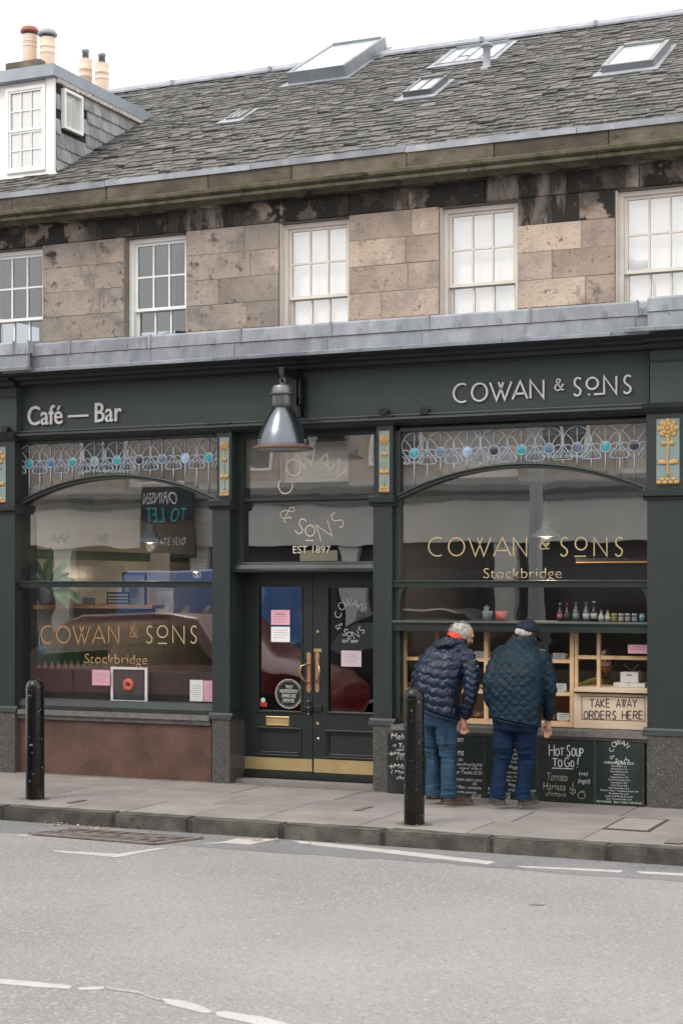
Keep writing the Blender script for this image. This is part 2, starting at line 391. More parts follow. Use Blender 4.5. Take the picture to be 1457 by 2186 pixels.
M['road'] = mat('pale worn asphalt', [(.207, .199, .200), (.25, .239, .238), (.293, .277, .273)], rough=.85, scale=.42, detail=12, bump=.55, bscale=110, spec=.35,
                specks=[(42, .57, (.305, .295, .292)), (30, .61, (.335, .30, .285)), (55, .63, (.165, .163, .17))], stain=[(.5, .55, .2, (.25, .238, .235)), (2.2, .63, .14, (.205, .20, .205))], contrast=(.32, .68))
M['road_paint'] = mat('worn road paint', [(.40, .38, .365), (.47, .45, .435)], rough=.8, scale=8, bump=.4, bscale=110, stain=[(45, .60, .05, (.26, .25, .25))])
M['iron'] = mat('rusty cast iron', [(.16, .13, .12), (.22, .185, .17)], rough=.7, scale=15, bump=.3)
M['pot'] = mat('buff chimney pot', [(.66, .50, .39), (.74, .58, .47)], rough=.8, scale=4)
M['zinc'] = mat('zinc fascia', [(.26, .29, .32), (.33, .36, .40)], rough=.5, scale=3, metal=.2)
M['paper_pink'] = mat('pink paper', [(.80, .42, .52)], rough=.8)
M['paper'] = mat('white paper', [(.82, .83, .82)], rough=.8)
M['ink'] = mat('dark ink', [(.06, .05, .06)], rough=.8)
M['cable'] = mat('dirty cable', [(.20, .19, .18)], rough=.6)

# ------------------------------------------------------------------ ground
RZ = -0.12; YK = -2.30
MB().box(-60, 60, -60, YK - .001, RZ - .3, RZ).build('road', M['road'], kind='structure')
pav = root('pavement', kind='structure')
MB().box(-60, 60, YK + .02, .6, -.4, -.012).build('mortar_bed', M['joint'], pav)
rows = [(-2.125, -1.40), (-1.40, -.72), (-.72, .06)]
for i, (ya, yb) in enumerate(rows):
    x = -9.0 - i * .33
    while x < 7.5:
        w = random.choice([.62, .78, .92, .92, 1.05])
        b = MB().stone(x + .0055, x + w - .0055, ya + .0055, yb - .0055, -.05, random.uniform(-.002, .002), c=.006, face='+z', j=.0015)
        b.build('paving_flag', M['flag'], pav); x += w
kr = root('kerb', kind='structure')
MB().box(-60, 60, YK + .03, -2.13, -.35, -.02).build('kerb_bed', M['joint'], kr)
kj = [G(x, 1254 + 514 + (x - 728) * .064, 0).x for x in (-420, -180, 5, 240, 404, 601, 817, 1045, 1298, 1560)]
kj = [kj[0] - 1.3] + kj + [kj[-1] + 1.1, kj[-1] + 2.3]
for a, b_ in zip(kj, kj[1:]):
    bm = bmesh.new(); g = random.uniform(.010, .022)
    me = MB().box(a + g, b_ - g, YK, -2.128, RZ - .08, .0).mesh()
    bm.from_mesh(me)
    bmesh.ops.bevel(bm, geom=[e for e in bm.edges if all(v.co.z > -.01 for v in e.verts) or all(v.co.y < YK + .001 for v in e.verts)], offset=.014, segments=2, affect='EDGES')
    bmesh.ops.subdivide_edges(bm, edges=[e for e in bm.edges if abs(e.verts[0].co.x - e.verts[1].co.x) > .3], cuts=18)
    for v in bm.verts:
        q = noise.noise(v.co * 4) * .009 + noise.noise(v.co * 11) * .006
        v.co.y += q if v.co.y < -2.2 else 0
        v.co.z += q * .6 if v.co.z > -.03 else 0
    bm.to_mesh(me); bm.free()
    link('kerb_stone', me, M['kerb'], kr)
# dirt and moss strip at the foot of the shopfront and in the channel
MB().box(-9, 6, -.05, .03, -.02, .006).build('dirt_strip', mat('mossy dirt', [(.12, .11, .07), (.2, .18, .13)], scale=12, rough=.95, bump=.5), pav)

# a darker, finer strip of surfacing follows the kerb
b = MB(); n = 160; vs = []
for i in range(n+1):
    x = -14 + 26*i/n; vs += [(x, YK - .003, RZ + .0015), (x, YK - .62 + .10*noise.noise(Vector((x*.8, 2, 0))) + .05*noise.noise(Vector((x*4, 7, 0))), RZ + .0015)]
b.add(vs, [(2*i, 2*i+1, 2*i+3, 2*i+2) for i in range(n)]); b.build('road_edge', mat('finer grey asphalt', [(.14,.142,.15),(.175,.175,.182),(.21,.207,.21)], rough=.85, scale=1.1, detail=12, bump=.5, bscale=110, specks=[(60,.60,(.26,.25,.25)),(70,.62,(.09,.09,.095))], contrast=(.3,.7)), kind='structure')
# painted road lines, each a thin sheet of thermoplastic
def road_line(pts, label, mat_=None, cat='road marking', jag=.012):
    g = [G(x, y, RZ) for x, y in pts]
    n = len(g); vs = []
    # densify the outline so that the edge wears unevenly
    out = []
    for i in range(n):
        a, b = g[i], g[(i+1) % n]; k = max(1, int((b-a).length / .06))
        for j in range(k):
            p = a.lerp(b, j / k); out.append(Vector((p.x + noise.noise(p*9)*jag, p.y + noise.noise(p*9+Vector((5,5,5)))*jag, 0)))
    bm = bmesh.new()
    v = [bm.verts.new((p.x, p.y, RZ + .004)) for p in out]
    f = bm.faces.new(v); 
    if f.normal.z < 0: f.normal_flip()
    r = bmesh.ops.extrude_face_region(bm, geom=[f])
    for e in r['geom']:
        if isinstance(e, bmesh.types.BMVert): e.co.z -= .003
    me = bpy.data.meshes.new('line'); bm.to_mesh(me); bm.free()
    o = link('road_marking', me, mat_ or M['road_paint'], kind='structure'); o['label'] = label
    return o
road_line([(625,1795),(640,1801),(1040,1846),(1057,1841),(900,1822),(700,1801)], 'long white parking bay line beside the kerb')
road_line([(1102,1849),(1110,1852),(1325,1863),(1330,1859)], 'thin white bay line right of the long one')
road_line([(1357,1861),(1365,1865),(1470,1871),(1470,1866)], 'short white bay line at the right end')
road_line([(110,1816),(118,1819),(248,1831),(262,1829),(354,1811),(338,1811),(252,1824),(150,1818)], 'white elbow shaped bay corner mark')
road_line([(425,1802),(480,1797),(505,1790),(592,1792),(545,1801),(535,1804),(480,1800)], 'white broken bay end mark near the drain grating')
road_line([(38,1783),(40,1786),(70,1784),(66,1782)], 'tiny white paint scrap left of the drain grating')
road_line([(-20,2090),(-20,2100),(150,2113),(154,2106),(70,2097)], 'white lane dash in the lower left of the road')
road_line([(163,2110),(168,2115),(222,2113),(226,2107)], 'small worn lane paint scrap')
road_line([(228,2106),(232,2112),(300,2124),(345,2138),(342,2131),(290,2117)], 'faint worn stretch of the lane line', mat('nearly worn away paint', [(.30,.288,.283),(.36,.345,.335)], rough=.85, scale=14, bump=.4, bscale=110, stain=[(40,.5,.05,(.24,.232,.23))]), jag=.03)
road_line([(345,2132),(352,2144),(440,2165),(455,2163),(440,2152),(395,2139)], 'white worn lane dash in the middle of the road')
road_line([(458,2162),(462,2170),(640,2210),(680,2205),(560,2172),(480,2160)], 'white lane dash at the bottom of the picture')
road_line([(1126,1931),(1132,1933),(1158,1934),(1163,1931),(1140,1930)], 'small dark tar spot on the open road', mat('tar', [(.15,.15,.153)], rough=.7), jag=.004)

# gully grating of triangles, flush with the road
gr = root('drain_grating', tuple(G(245, 1791, RZ)), label='rusty cast iron gully grating set in the road by the kerb', cat='drain grating')
def gp(x, y): p = G(x, y, RZ); return Vector((p.x, p.y, RZ + .006))
cor = [gp(62,1782), gp(165,1772), gp(432,1791), gp(330,1804)]
dk = MB(); dk.add([(c.x, c.y, RZ+.003) for c in cor], [(0,1,2,3)]); dk.build('dark_well', mat('dark well', [(.05,.043,.04)]), gr)
def bar3(b, a, c, w, h=.012):
    d = (c - a).normalized(); nrm = Vector((-d.y, d.x, 0)) * w / 2
    vs = [a-nrm, a+nrm, c+nrm, c-nrm]
    b.add([tuple(v) for v in vs] + [(v.x, v.y, v.z + h) for v in vs], [(0,1,2,3),(4,7,6,5),(0,4,5,1),(1,5,6,2),(2,6,7,3),(3,7,4,0)])
fr = MB()
for i in range(4): bar3(fr, cor[i], cor[(i+1)%4], .035)
bar3(fr, cor[0], cor[2], .03, .011); bar3(fr, cor[0].lerp(cor[1], .5), cor[3].lerp(cor[2], .5), .022, .009)
fr.build('grating_frame', M['iron'], gr)
for i in range(1, 17):
    t = i / 17
    b = MB(); bar3(b, cor[0].lerp(cor[3], t), cor[1].lerp(cor[2], t), .017, .009) if i % 2 else bar3(b, cor[0].lerp(cor[3], t).lerp(cor[1].lerp(cor[2], t), .05), cor[0].lerp(cor[3], min(t+.06,1)).lerp(cor[1].lerp(cor[2], min(t+.06,1)), .95), .017, .008)
    b.build('grating_bar', M['iron'], gr)
# small covers let into the flags
def cover(x0, x1, y0, y1, m, label, h=.006):
    a = G(x0, y1, 0); b = G(x1, y0, 0)
    cx_, cy_ = (a.x+b.x)/2, (a.y+b.y)/2; wx, wy = abs(b.x-a.x)/2*.8, abs(b.y-a.y)/2
    r_ = root('service_cover', (cx_, cy_, 0), label=label, cat='service cover')
    MB().box(cx_-wx, cx_+wx, cy_-wy, cy_+wy, -.01, h).build('cover_rim', M['iron'] if m is None else M['joint'], r_)
    MB().box(cx_-wx*.86, cx_+wx*.86, cy_-wy*.86, cy_+wy*.86, 0, h+.003).build('lid', m or M['iron'], r_)
    for q in (-.5, 0, .5): MB().box(cx_-wx*.6, cx_+wx*.6, cy_+wy*q-.006, cy_+wy*q+.006, h, h+.006).build('tread_bar', m or M['iron'], r_)
cover(752, 798, 1723, 1731, mat('tan iron', [(.16,.13,.11),(.22,.18,.15)], rough=.8, scale=12), 'small square metal cover in the pavement below the doors')
cover(1270, 1440, 1752, 1770, mat('pale cover stone', [(.245,.22,.205),(.28,.255,.24)], rough=.85, scale=5), 'large pale recessed cover slab at the right of the pavement')
cover(1412, 1475, 1792, 1801, mat('tan iron 2', [(.17,.145,.125),(.2,.18,.15)], rough=.8, scale=12), 'small metal cover near the kerb at far right')
cover(140, 188, 1709, 1715, mat('tan iron 3', [(.16,.13,.10),(.22,.18,.14)], rough=.8, scale=12), 'small rusty cover behind the left bollard')
# litter of leaves in the channel
lf = MB()
for i in range(70):
    x = random.choice([random.uniform(-10, 1457), random.gauss(150, 40), random.gauss(560, 40)])
    g = G(x, 1254 + 549 + (x-728)*.073 + random.uniform(-1, 7), RZ); s = random.uniform(.012, .03); a = random.uniform(0, 6.3)
    lf.add([(g.x + s*math.cos(a+k*1.57)*(1 if k%2 else .5), g.y + s*math.sin(a+k*1.57)*(1 if k%2 else .5), RZ + .006 + random.uniform(0,.012)) for k in range(4)], [(0,1,2,3)])
lf.build('leaf_litter', mat('dead leaf', [(.22,.14,.07),(.40,.30,.2)], scale=3, rnd=.3), kind='stuff', label='dry leaves and grit lying along the kerb', cat='leaf litter')

# ------------------------------------------------------------------ upper storey
YW = 0.20
bld = root('stone_building', (-1, YW, 3.4), label='two storey sandstone building with slate roof above the dark green shop', cat='building')
ZT = Z(945, 441, YW)                     # head of the windows (stone soffit)
ZB0 = 2.9
CH = .2535
wins = []                                # openings (x0, x1)
RW = {0: 91, 1: 397, 2: 744, 3: 1104}
LW = {1: 265, 2: 594, 3: 936, 4: 1311}
wwid = X(744, YW) - X(594, YW)
for k in range(5):
    x0 = X(LW[k], YW) if k in LW else X(91, YW) - wwid
    x1 = X(RW[k], YW) if k in RW else x0 + wwid
    wins.append((x0, x1))
XL0, XR0 = -8.5, 5.2
# backing wall, with the openings left free
bk = MB(); xs = [XL0] + [v for w in wins for v in w] + [XR0]
for a, b_ in zip(xs[::2], xs[1::2]): bk.box(a, b_, YW + .008, YW + .30, ZB0, ZT)
bk.box(XL0, XR0, YW + .05, YW + .30, ZT, ZT + .62)
wallo = bk.build('wall', mat('lime mortar', [(.20, .17, .145), (.27, .235, .20)], scale=9, rough=.95), bld)
# courses between the windows
for pi_, (a, b_) in enumerate(zip(xs[::2], xs[1::2])):
    for c in range(8):
        z1 = ZT - c * CH + .006; z0 = z1 - CH
        if z1 < 3.2: break
        w = b_ - a
        cuts = [a]
        if w < 2:
            f = (.34, .66, .3, .7)[(c + pi_) % 4] if (c + pi_) % 2 else (.64, .36)[(c//2) % 2]
            cuts += [a + w * f]
        else:
            q = b_ if pi_ == 0 else a
            xx = a + random.uniform(.3, .5)
            while xx < b_ - .3: cuts.append(xx); xx += random.uniform(.4, .75)
        cuts.append(b_)
        for u, v in zip(cuts, cuts[1:]):
            MB().stone(u + .0025, v - .0025, YW + random.uniform(0, .005), YW + .14, z0 + .0015, z1 - .0015, c=.004, j=.002).build('stone_block', M['stone_sooty'] if (c == 0 and random.random() < .38) else (M['stone_grey'] if pi_ < 3 and random.random() < .8 else M['stone']), wallo)
ZF1 = Z(850, 398, YW)
x = XL0
while x < XR0:
    w = random.uniform(.45, 1.0)
    MB().stone(x + .003, x + w - .003, YW + random.uniform(-.004, .003), YW + .14, ZT + .009, ZF1, c=.006, j=.002).build('frieze_stone', M['stone_sooty'], wallo); x += w
# cornice: bed mould, projecting mould with drip, blocking course, lead flashing
Zm0 = Z(850, 380, YW - .27); Zm1 = Z(850, 357, YW - .27); Zb1 = Z(850, 325, YW - .20); ZE = Zb1 + .045
x = XL0
bed = [(YW + .10, ZF1 + .003), (YW - .03, ZF1 + .003), (YW - .05, ZF1 + .03), (YW - .10, Zm0 - .03), (YW + .10, Zm0 - .03)]
mold = [(YW+.10, Zm0-.028), (YW-.12, Zm0-.028), (YW-.14, Zm0), (YW-.24, Zm0), (YW-.245, Zm0+.028), (YW-.225, Zm0+.036), (YW-.27, Zm0+.06), (YW-.275, Zm1-.01), (YW-.255, Zm1), (YW+.10, Zm1)]
while x < XR0:
    w = random.uniform(.85, 1.25)
    MB().prof(bed, x + .003, x + w - .003).build('bed_mould_stone', M['stone_sooty'], wallo)
    MB().prof(mold, x + .002, x + w - .002).build('cornice_stone', M['stone_mould'], wallo)
    MB().stone(x + .1 + .003, x + w + .1 - .003, YW - .2 + random.uniform(-.003, .003), YW + .05, Zm1 + .002, Zb1, c=.006, j=.002).build('blocking_stone', M['stone_cornice'], wallo)
    x += w
x = XL0
while x < XR0:
    w = random.uniform(1.2, 1.7); dz = random.uniform(-.006, .006)
    MB().prof([(YW-.215, Zb1-.012+dz), (YW-.21, ZE+dz), (YW-.02, ZE+.02), (YW-.02, Zb1+.002), (YW-.203, Zb1+.002), (YW-.203, Zb1-.012+dz)], x, x + w - .006).build('lead_flashing', M['lead'], bld); x += w

# sash windows
GH = .118
def sash(k, x0, x1, blind, glassm):
    y0 = YW + .10
    w = link('sash_window', MB().frame(x0 + .004, x1 - .004, 2.95, ZT - .006, .05, y0, y0 + .14, wt=.04).mesh(), M['cream_paint'] if k > 1 else M['white'], bld)
    if k > 1:
        o = MB(); o.box(x0 + .001, x0 + .012, YW + .03, y0 - .001, 2.95, ZT - .002); o.build('painted_reveal', M['cream_paint'], w)
    wm = w.data.materials[0]
    ix0, ix1 = x0 + .054, x1 - .054
    zt = ZT - .046
    ph = .328; zr = zt - .035 - 2 * ph          # meeting rail
    for s_, (za, zb, yy) in enumerate([(zr - .005, zt, y0 + .03), (zr - .045 - 2*ph, zr + .02, y0 + .068)]):
        f = MB().frame(ix0, ix1, za, zb, .032, yy, yy + .034, wb=.03, wt=.03)
        f.build('sash', wm, w)
        bars = MB(); gx0, gx1 = ix0 + .032, ix1 - .032; gz0, gz1 = za + .03, zb - .03
        for q in (1, 2):
            xx = gx0 + (gx1 - gx0) * q / 3
            b = MB().box(xx - .009, xx + .009, yy + .004, yy + .03, gz0, gz1); b.build('glazing_bar', wm, w)
        zz = (gz0 + gz1) / 2
        for q in range(3):
            a = gx0 + (gx1-gx0)*q/3 + (.009 if q else 0); b2 = gx0 + (gx1-gx0)*(q+1)/3 - (.009 if q < 2 else 0)
            MB().box(a, b2, yy + .005, yy + .029, zz - .009, zz + .009).build('glazing_bar', wm, w)
            for (p, r_) in ((gz0, zz - .009), (zz + .009, gz1)):
                MB().box(a, b2, yy + .016, yy + .020, p, r_).build('pane', glassm, w)
    if blind:
        b = MB(); n = 26
        vs = []; 
        for i in range(n * 2 + 1):
            xx = ix0 + (ix1 - ix0) * i / (2*n); vs.append((xx, y0 + .125 + .0003 * math.sin(i * 1.9)))
        pts = vs + [(ix1, y0 + .13), (ix0, y0 + .13)]
        b.profz(pts, 2.95, zt + .03); b.build('blind', M['blind'], w)
    else:
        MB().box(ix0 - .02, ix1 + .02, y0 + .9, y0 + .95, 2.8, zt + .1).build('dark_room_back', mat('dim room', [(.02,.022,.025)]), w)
for k, (a, b_) in enumerate(wins): sash(k, a, b_, k > 1, M['glass_up'] if k > 1 else M['glass_dark'])
# a desk lamp silhouette seen through the right window
dl = root('desk_lamp', (X(1360, YW+.3), YW+.27, 3.3), label='grey desk lamp standing inside the right upper window', cat='desk lamp')
gm = mat('lamp grey', [(.30,.31,.32)])
yy_ = YW + .215
pl_ = [P(1398,655,yy_), P(1396,610,yy_), P(1385,575,yy_), P(1384,560,yy_)]
MB().tube(pl_, .008).build('arm', gm, dl)
MB().tube([P(1384,562,yy_), P(1360,568,yy_), P(1336,560,yy_)], [.03,.045,.035], 10).build('lamp_shade', gm, dl)
MB().lathe([(0,0),(.09,0),(.09,.02),(0,.03)], (pl_[0].x, yy_, 2.96)).build('base', gm, dl)
MB().tube([(pl_[0].x, yy_, 2.98), pl_[0]], .008).build('stem', gm, dl)
# small fern sprouting on the cornice
wd = root('fern', tuple(P(843, 352, YW-.26)), label='small dry fern sprouting from the cornice joint', cat='plant')
for i in range(9):
    a = -1.2 + i * .3; c = P(843, 352, YW - .262)
    MB().tube([c, c + Vector((math.sin(a)*.03, -.01, .03*math.cos(a))), c + Vector((math.sin(a)*.055, -.02, .045*math.cos(a)-.01))], [.004,.006,.001], 5).build('frond', mat('dry fern', [(.16,.13,.05)]), wd)

# ------------------------------------------------------------------ roof
PT = rad(29.3); tp = math.tan(PT)
YE = YW - .06; ZE0 = ZE + .005
def RO(x, y, h=0.0):
    r = ray(x, y); o = Vector((CAMX, -D0, H))
    t = ((ZE0 + h / math.cos(PT) - YE * tp) - (o.z - o.y * tp)) / (r.z - r.y * tp)
    return o + r * t
def RS(x, s, h=0.0): return Vector((x, YE + s*math.cos(PT) - h*math.sin(PT), ZE0 + s*math.sin(PT) + h*math.cos(PT)))
def slen(p): return (p.y - YE) / math.cos(PT)
SR = slen(RO(728, 133)); YR = YE + SR * math.cos(PT); ZR = ZE0 + SR * math.sin(PT)
rf = MB().prof([(YE, ZE0 - .04), (YE, ZE0), (YR, ZR), (YR + 4.2, ZE0), (YR + 4.2, ZE0 - .04)], XL0, XR0).build('roof', M['slate_gap'], bld)
var = []
for i in range(8):
    w = 1.0; b = MB(); n = 4
    top = []; bot = []
    for j in range(n + 1):
        u = -.5 + j / n; e = random.uniform(-.012, .012) + (-.012 if j in (0, n) else 0)
        bot.append((u, -e)); 
    L_ = .30; th = .016
    vs = [(u, -e, 0) for u, e in bot] + [(u, -e, th) for u, e in bot] + [(-.5, L_, 0), (.5, L_, 0), (.5, L_, th*.4), (-.5, L_, th*.4)]
    m1 = n + 1
    fs = [(j, m1+j, m1+j+1, j+1) for j in range(n)] + [tuple(m1+j for j in range(m1)) + (2*m1+2, 2*m1+3)]
    fs += [(0, 2*m1, 2*m1+3, m1), (n, m1+n, 2*m1+2, 2*m1+1)]
    var.append((vs, fs))
    me = b.add(vs, fs).mesh('slate%d' % i); me.materials.append(M['slate']); var[-1] = (vs, fs, me)
def on_px(p):
    d = p - Vector((CAMX, -D0, H)); dep = d.x * -st + d.y * ct
    return CX + F * (d.x * ct + d.y * st) / dep, HY - F * d.z / dep
sl = []
gauge = .122; s = .0; row = 0
while s < SR - .05:
    x = XL0 + random.uniform(0, .2); g = gauge * (1 - .22 * s / SR)
    while x < XR0:
        w = random.uniform(.10, .21)
        p = RS(x + w/2, s)
        q = on_px(p)
        if -60 < q[0] < 1520: sl.append((p, w, s, q))
        x += w + random.uniform(.002, .007)
    s += g; row += 1
sl.sort(key=lambda e: (e[0] - cam.location).length)
stuffv = MB(); cnt = 0
for p, w, s, q in sl:
    vs, fs, me = random.choice(var)
    lift = random.uniform(.008, .018) + (random.random() < .05) * .010
    skew = random.uniform(-.03, .03) + (random.random() < .05) * random.uniform(-.08, .08)
    tilt = PT - rad(random.uniform(1.8, 4.0))
    Mx = Matrix.Translation(p + Vector((0, -math.sin(PT), math.cos(PT))) * lift) @ Matrix.Rotation(tilt, 4, 'X') @ Matrix.Rotation(skew, 4, 'Z') @ Matrix.Diagonal((w, 1, random.uniform(.8, 1.5), 1))
    inview = 0 < q[0] < 1457 and 0 < q[1] < 460
    if inview and cnt < 295:
        o = link('slate', me, None, rf); o.matrix_parent_inverse = Matrix.Identity(4); o.matrix_parent_inverse = Matrix.Translation(-Vector(bld.location)); o.matrix_local = Mx if True else Mx
        o.matrix_parent_inverse = Matrix.Identity(4); o.matrix_local = Mx; cnt += 1
    else:
        stuffv.add([Mx @ Vector(v) for v in vs], fs)
me = bpy.data.meshes.new('far_slates'); me.from_pydata(stuffv.v, [], stuffv.f); me.update()
link('slate_field', me, M['slate'], rf, kind='stuff')
# ridge flashing
x = XL0
while x < XR0:
    w = random.uniform(1.3, 1.6)
    MB().prof([(YR-.19, ZR-.06), (YR-.19, ZR-.035), (YR-.05, ZR+.05), (YR, ZR+.075), (YR+.05, ZR+.05), (YR+.19, ZR-.035), (YR+.19, ZR-.06), (YR, ZR+.03)], x, x+w-.004).build('ridge_flashing', M['lead'], rf)
    MB().box(x-.018, x+.018, YR-.2, YR-.14, ZR-.05, ZR+.012).build('ridge_clip', M['lead'], rf); x += w
# rooflights
def rbox(b, x0, x1, s0, s1, h0, h1):
    vs = [RS(x, s, h) for h in (h0, h1) for (x, s) in ((x0,s0),(x1,s0),(x1,s1),(x0,s1))]
    b.add([tuple(v) for v in vs], [(0,3,2,1),(4,5,6,7),(0,1,5,4),(1,2,6,5),(2,3,7,6),(3,0,4,7)]); return b
def rooflight(bl, br, tr, h, fr, nb, mframe, name='rooflight'):
    a = RO(*bl, h=.04); b_ = RO(*br, h=.04); c = RO(*tr, h=.04)
    x0, x1 = a.x, b_.x; s0 = (slen(a)+slen(b_))/2; s1 = slen(c)
    f = MB(); rbox(f, x0, x0+fr, s0, s1, 0, h); rbox(f, x1-fr, x1, s0, s1, 0, h); rbox(f, x0+fr, x1-fr, s0, s0+fr, 0, h); rbox(f, x0+fr, x1-fr, s1-fr, s1, 0, h+.02)
    w = f.build(name, mframe, bld)
    fl = MB(); rbox(fl, x0-.07, x1+.07, s0-.13, s0-.002, .03, .042); rbox(fl, x0-.06, x0-.002, s0, s1+.05, .028, .04); rbox(fl, x1+.002, x1+.06, s0, s1+.05, .028, .04); fl.build('flashing', M['lead'], w)
    for q in range(nb):
        u0 = x0+fr + (x1-x0-2*fr)*q/nb + .008*(q > 0); u1 = x0+fr + (x1-x0-2*fr)*(q+1)/nb - .008*(q < nb-1)
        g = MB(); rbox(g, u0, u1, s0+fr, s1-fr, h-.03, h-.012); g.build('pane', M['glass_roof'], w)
        if q: g = MB(); xx = x0+fr + (x1-x0-2*fr)*q/nb; rbox(g, xx-.008, xx+.008, s0+fr, s1-fr, h-.03, h); g.build('glazing_bar', mframe, w)
rooflight((614,180), (742,160), (797,105), .17, .05, 1, mat('blue grey kerb', [(.17,.19,.21),(.23,.25,.27)], rough=.5, scale=5))
rooflight((930,137), (1052,122), (1092,88), .05, .03, 4, M['lead'])
rooflight((862,207), (922,200), (950,172), .10, .035, 2, mat('dark grey frame', [(.10,.11,.12)], rough=.4))
rooflight((1284,155), (1394,141), (1428,98), .11, .055, 1, mat('mid grey frame', [(.18,.19,.20)], rough=.4))
rooflight((483,256), (513,251), (541,232), .06, .022, 2, mat('brown grey frame', [(.16,.15,.14)], rough=.5))
vp = RO(1038, 150)
MB().lathe([(.085,-.05),(.08,.02),(.045,.05),(.042,.12),(.042,.25),(.062,.26),(.062,.29),(.02,.31),(0,.31)], vp, 16).build('vent_pipe', M['lead'], bld, smooth=True)

# dormer on the left
dc = RO(117, 375); YD = dc.y; XD = dc.x
DM = link('dormer', MB().box(XD-2.6, XD-.03, YD+.03, YD+2.6, dc.z-.2, Z(117,165,YD)).mesh(), M['white'], bld)
ztop = Z(118, 141, YD); zfb = Z(118, 166, YD)
xo = XD + .05
fr = MB().box(XD-2.7, xo, YD-.10, YD+2.9, zfb, ztop); fr.build('flat_roof', M['zinc'], DM)
MB().box(XD-2.6, XD, YD+.001, YD+.028, dc.z-.03, zfb-.002).build('front_boarding', M['white'], DM)
MB().box(XD-2.6, XD+.03, YD-.03, YD, dc.z-.02, dc.z+.035).build('dormer_sill', M['white'], DM)
MB().box(XD-.09, XD+.015, YD-.03, YD, dc.z+.035, zfb-.002).build('corner_board', M['white'], DM)
wx1 = X(101, YD); wx0 = X(16, YD); wz0 = Z(60, 368, YD); wz1 = Z(60, 186, YD)
for (dx) in (0, -1.15):
    MB().frame(wx0+dx, wx1+dx, wz0, wz1, .035, YD-.04, YD).build('window_frame', M['white'], DM)
    zm = Z(60, 280, YD)
    for za, zb, yy in ((zm, wz1-.035, YD-.03), (wz0+.035, zm, YD-.02)):
        MB().frame(wx0+dx+.036, wx1+dx-.036, za, zb, .025, yy, YD-.001, wb=.022, wt=.022).build('window_sash', M['white'], DM)
        gx0, gx1, gz0, gz1 = wx0+dx+.061, wx1+dx-.061, za+.022, zb-.022
        MB().box(gx0, gx1, YD-.009, YD-.006, gz0, gz1).build('pane', M['glass_up'], DM)
        for q in (1, 2): xx = gx0+(gx1-gx0)*q/3; MB().box(xx-.006, xx+.006, YD-.02, YD-.010, gz0, gz1).build('glazing_bar', M['white'], DM)
        MB().box(gx0, gx1, YD-.019, YD-.011, (gz0+gz1)/2-.006, (gz0+gz1)/2+.006).build('glazing_bar', M['white'], DM)
    cur = MB(); pts = [(wx0+dx+.06+(wx1-wx0-.12)*i/24, YD-.0035+.001*math.sin(i*2.1)) for i in range(25)]
    cur.profz(pts + [(wx1+dx-.06, YD+.0008), (wx0+dx+.06, YD+.0008)], wz0+.05, wz1-.05); cur.build('curtain', mat('net curtain', [(.60,.59,.58),(.78,.77,.76)], scale=9, stretch=(4,1,.3), rough=.9), DM)
# cheek slates
ck = MB().box(XD-.03, XD, YD, YD+2.6, dc.z-.1, zfb-.001); ck.build('cheek_board', M['slate_gap'], DM)
zz = dc.z + .05; row = 0
cwx = (PX(134,200,XD+.02), PX(174,285,XD+.02))
wy0, wy1, cz0, cz1 = cwx[0].y, cwx[1].y, PX(134,275,XD).z, PX(134,190,XD).z
while zz < zfb - .03:
    y = YD + .01 + (row % 2) * .09
    if row % 2: y = YD + .01
    first = True
    while y < YD + 2.4:
        w = random.uniform(.15, .20) if not (first and row % 2) else .09
        first = False
        zroof = ZE0 + (y + w - YE) * tp
        z1 = min(zz + .17, zfb - .002)
        inwin = (y + w > wy0 and y < wy1 and zz + .14 > cz0 and zz < cz1)
        if zz + .13 > ZE0 + (y - YE) * tp + .0 and not inwin:
            o = random.uniform(0, .004)
            b = MB(); cc = .03
            pts = [(y+.003+cc*random.random()*.5, zz+random.uniform(0,.008)), (y+w-.003-cc*random.random()*.5, zz+random.uniform(0,.008)), (y+w-.003, zz+.02), (y+w-.003, z1), (y+.003, z1), (y+.003, zz+.02)]
            n_ = len(pts)
            b.add([(XD+.020+o-(0.014 if pz > zz+.1 else 0), py, pz) for py, pz in pts] + [(XD+.001, py, pz) for py, pz in pts],
                  [tuple(range(n_))] + [(i, (i+1) % n_, n_+(i+1) % n_, n_+i) for i in range(n_)])
            b.build('cheek_slate', M['slate_cheek'], DM)
        y += w
    zz += .135; row += 1
f = MB(); 
f.box(XD, XD+.05, wy0, wy0+.03, cz0, cz1); f.box(XD, XD+.05, wy1-.03, wy1, cz0, cz1); f.box(XD, XD+.05, wy0+.03, wy1-.03, cz0, cz0+.03); f.box(XD, XD+.05, wy0+.03, wy1-.03, cz1-.03, cz1)
f.build('side_window_frame', M['white'], DM)
MB().box(XD+.01, XD+.016, wy0+.03, wy1-.03, cz0+.03, cz1-.03).build('pane', M['glass_clear'], DM)
MB().box(XD+.001, XD+.005, wy0+.03, wy1-.03, cz0+.03, cz1-.03).build('curtain', mat('side curtain', [(.6,.59,.58),(.8,.79,.78)], scale=6, stretch=(1,4,.3), rough=.9), DM)
MB().box(XD+.001, XD+.045, YD, YD+2.5, zfb-.05, zfb-.002).build('flaking_eaves_board', mat('flaking paint', [(.30,.24,.19),(.62,.58,.53)], scale=26, rough=.8), DM)

# ------------------------------------------------------------------ shopfront
GRN = M['green']
shop = root('cafe_shopfront', (X(728, 0), 0, 0), label='dark green painted timber shopfront with arched windows, double doors and lead cornice', cat='shopfront')
def hb(b, x0, x1, yt, yb, xr, Y0, Y1): return b.box(X(x0, Y0), X(x1, Y0), Y0, Y1, Z(xr, yb, Y0), Z(xr, yt, Y0))
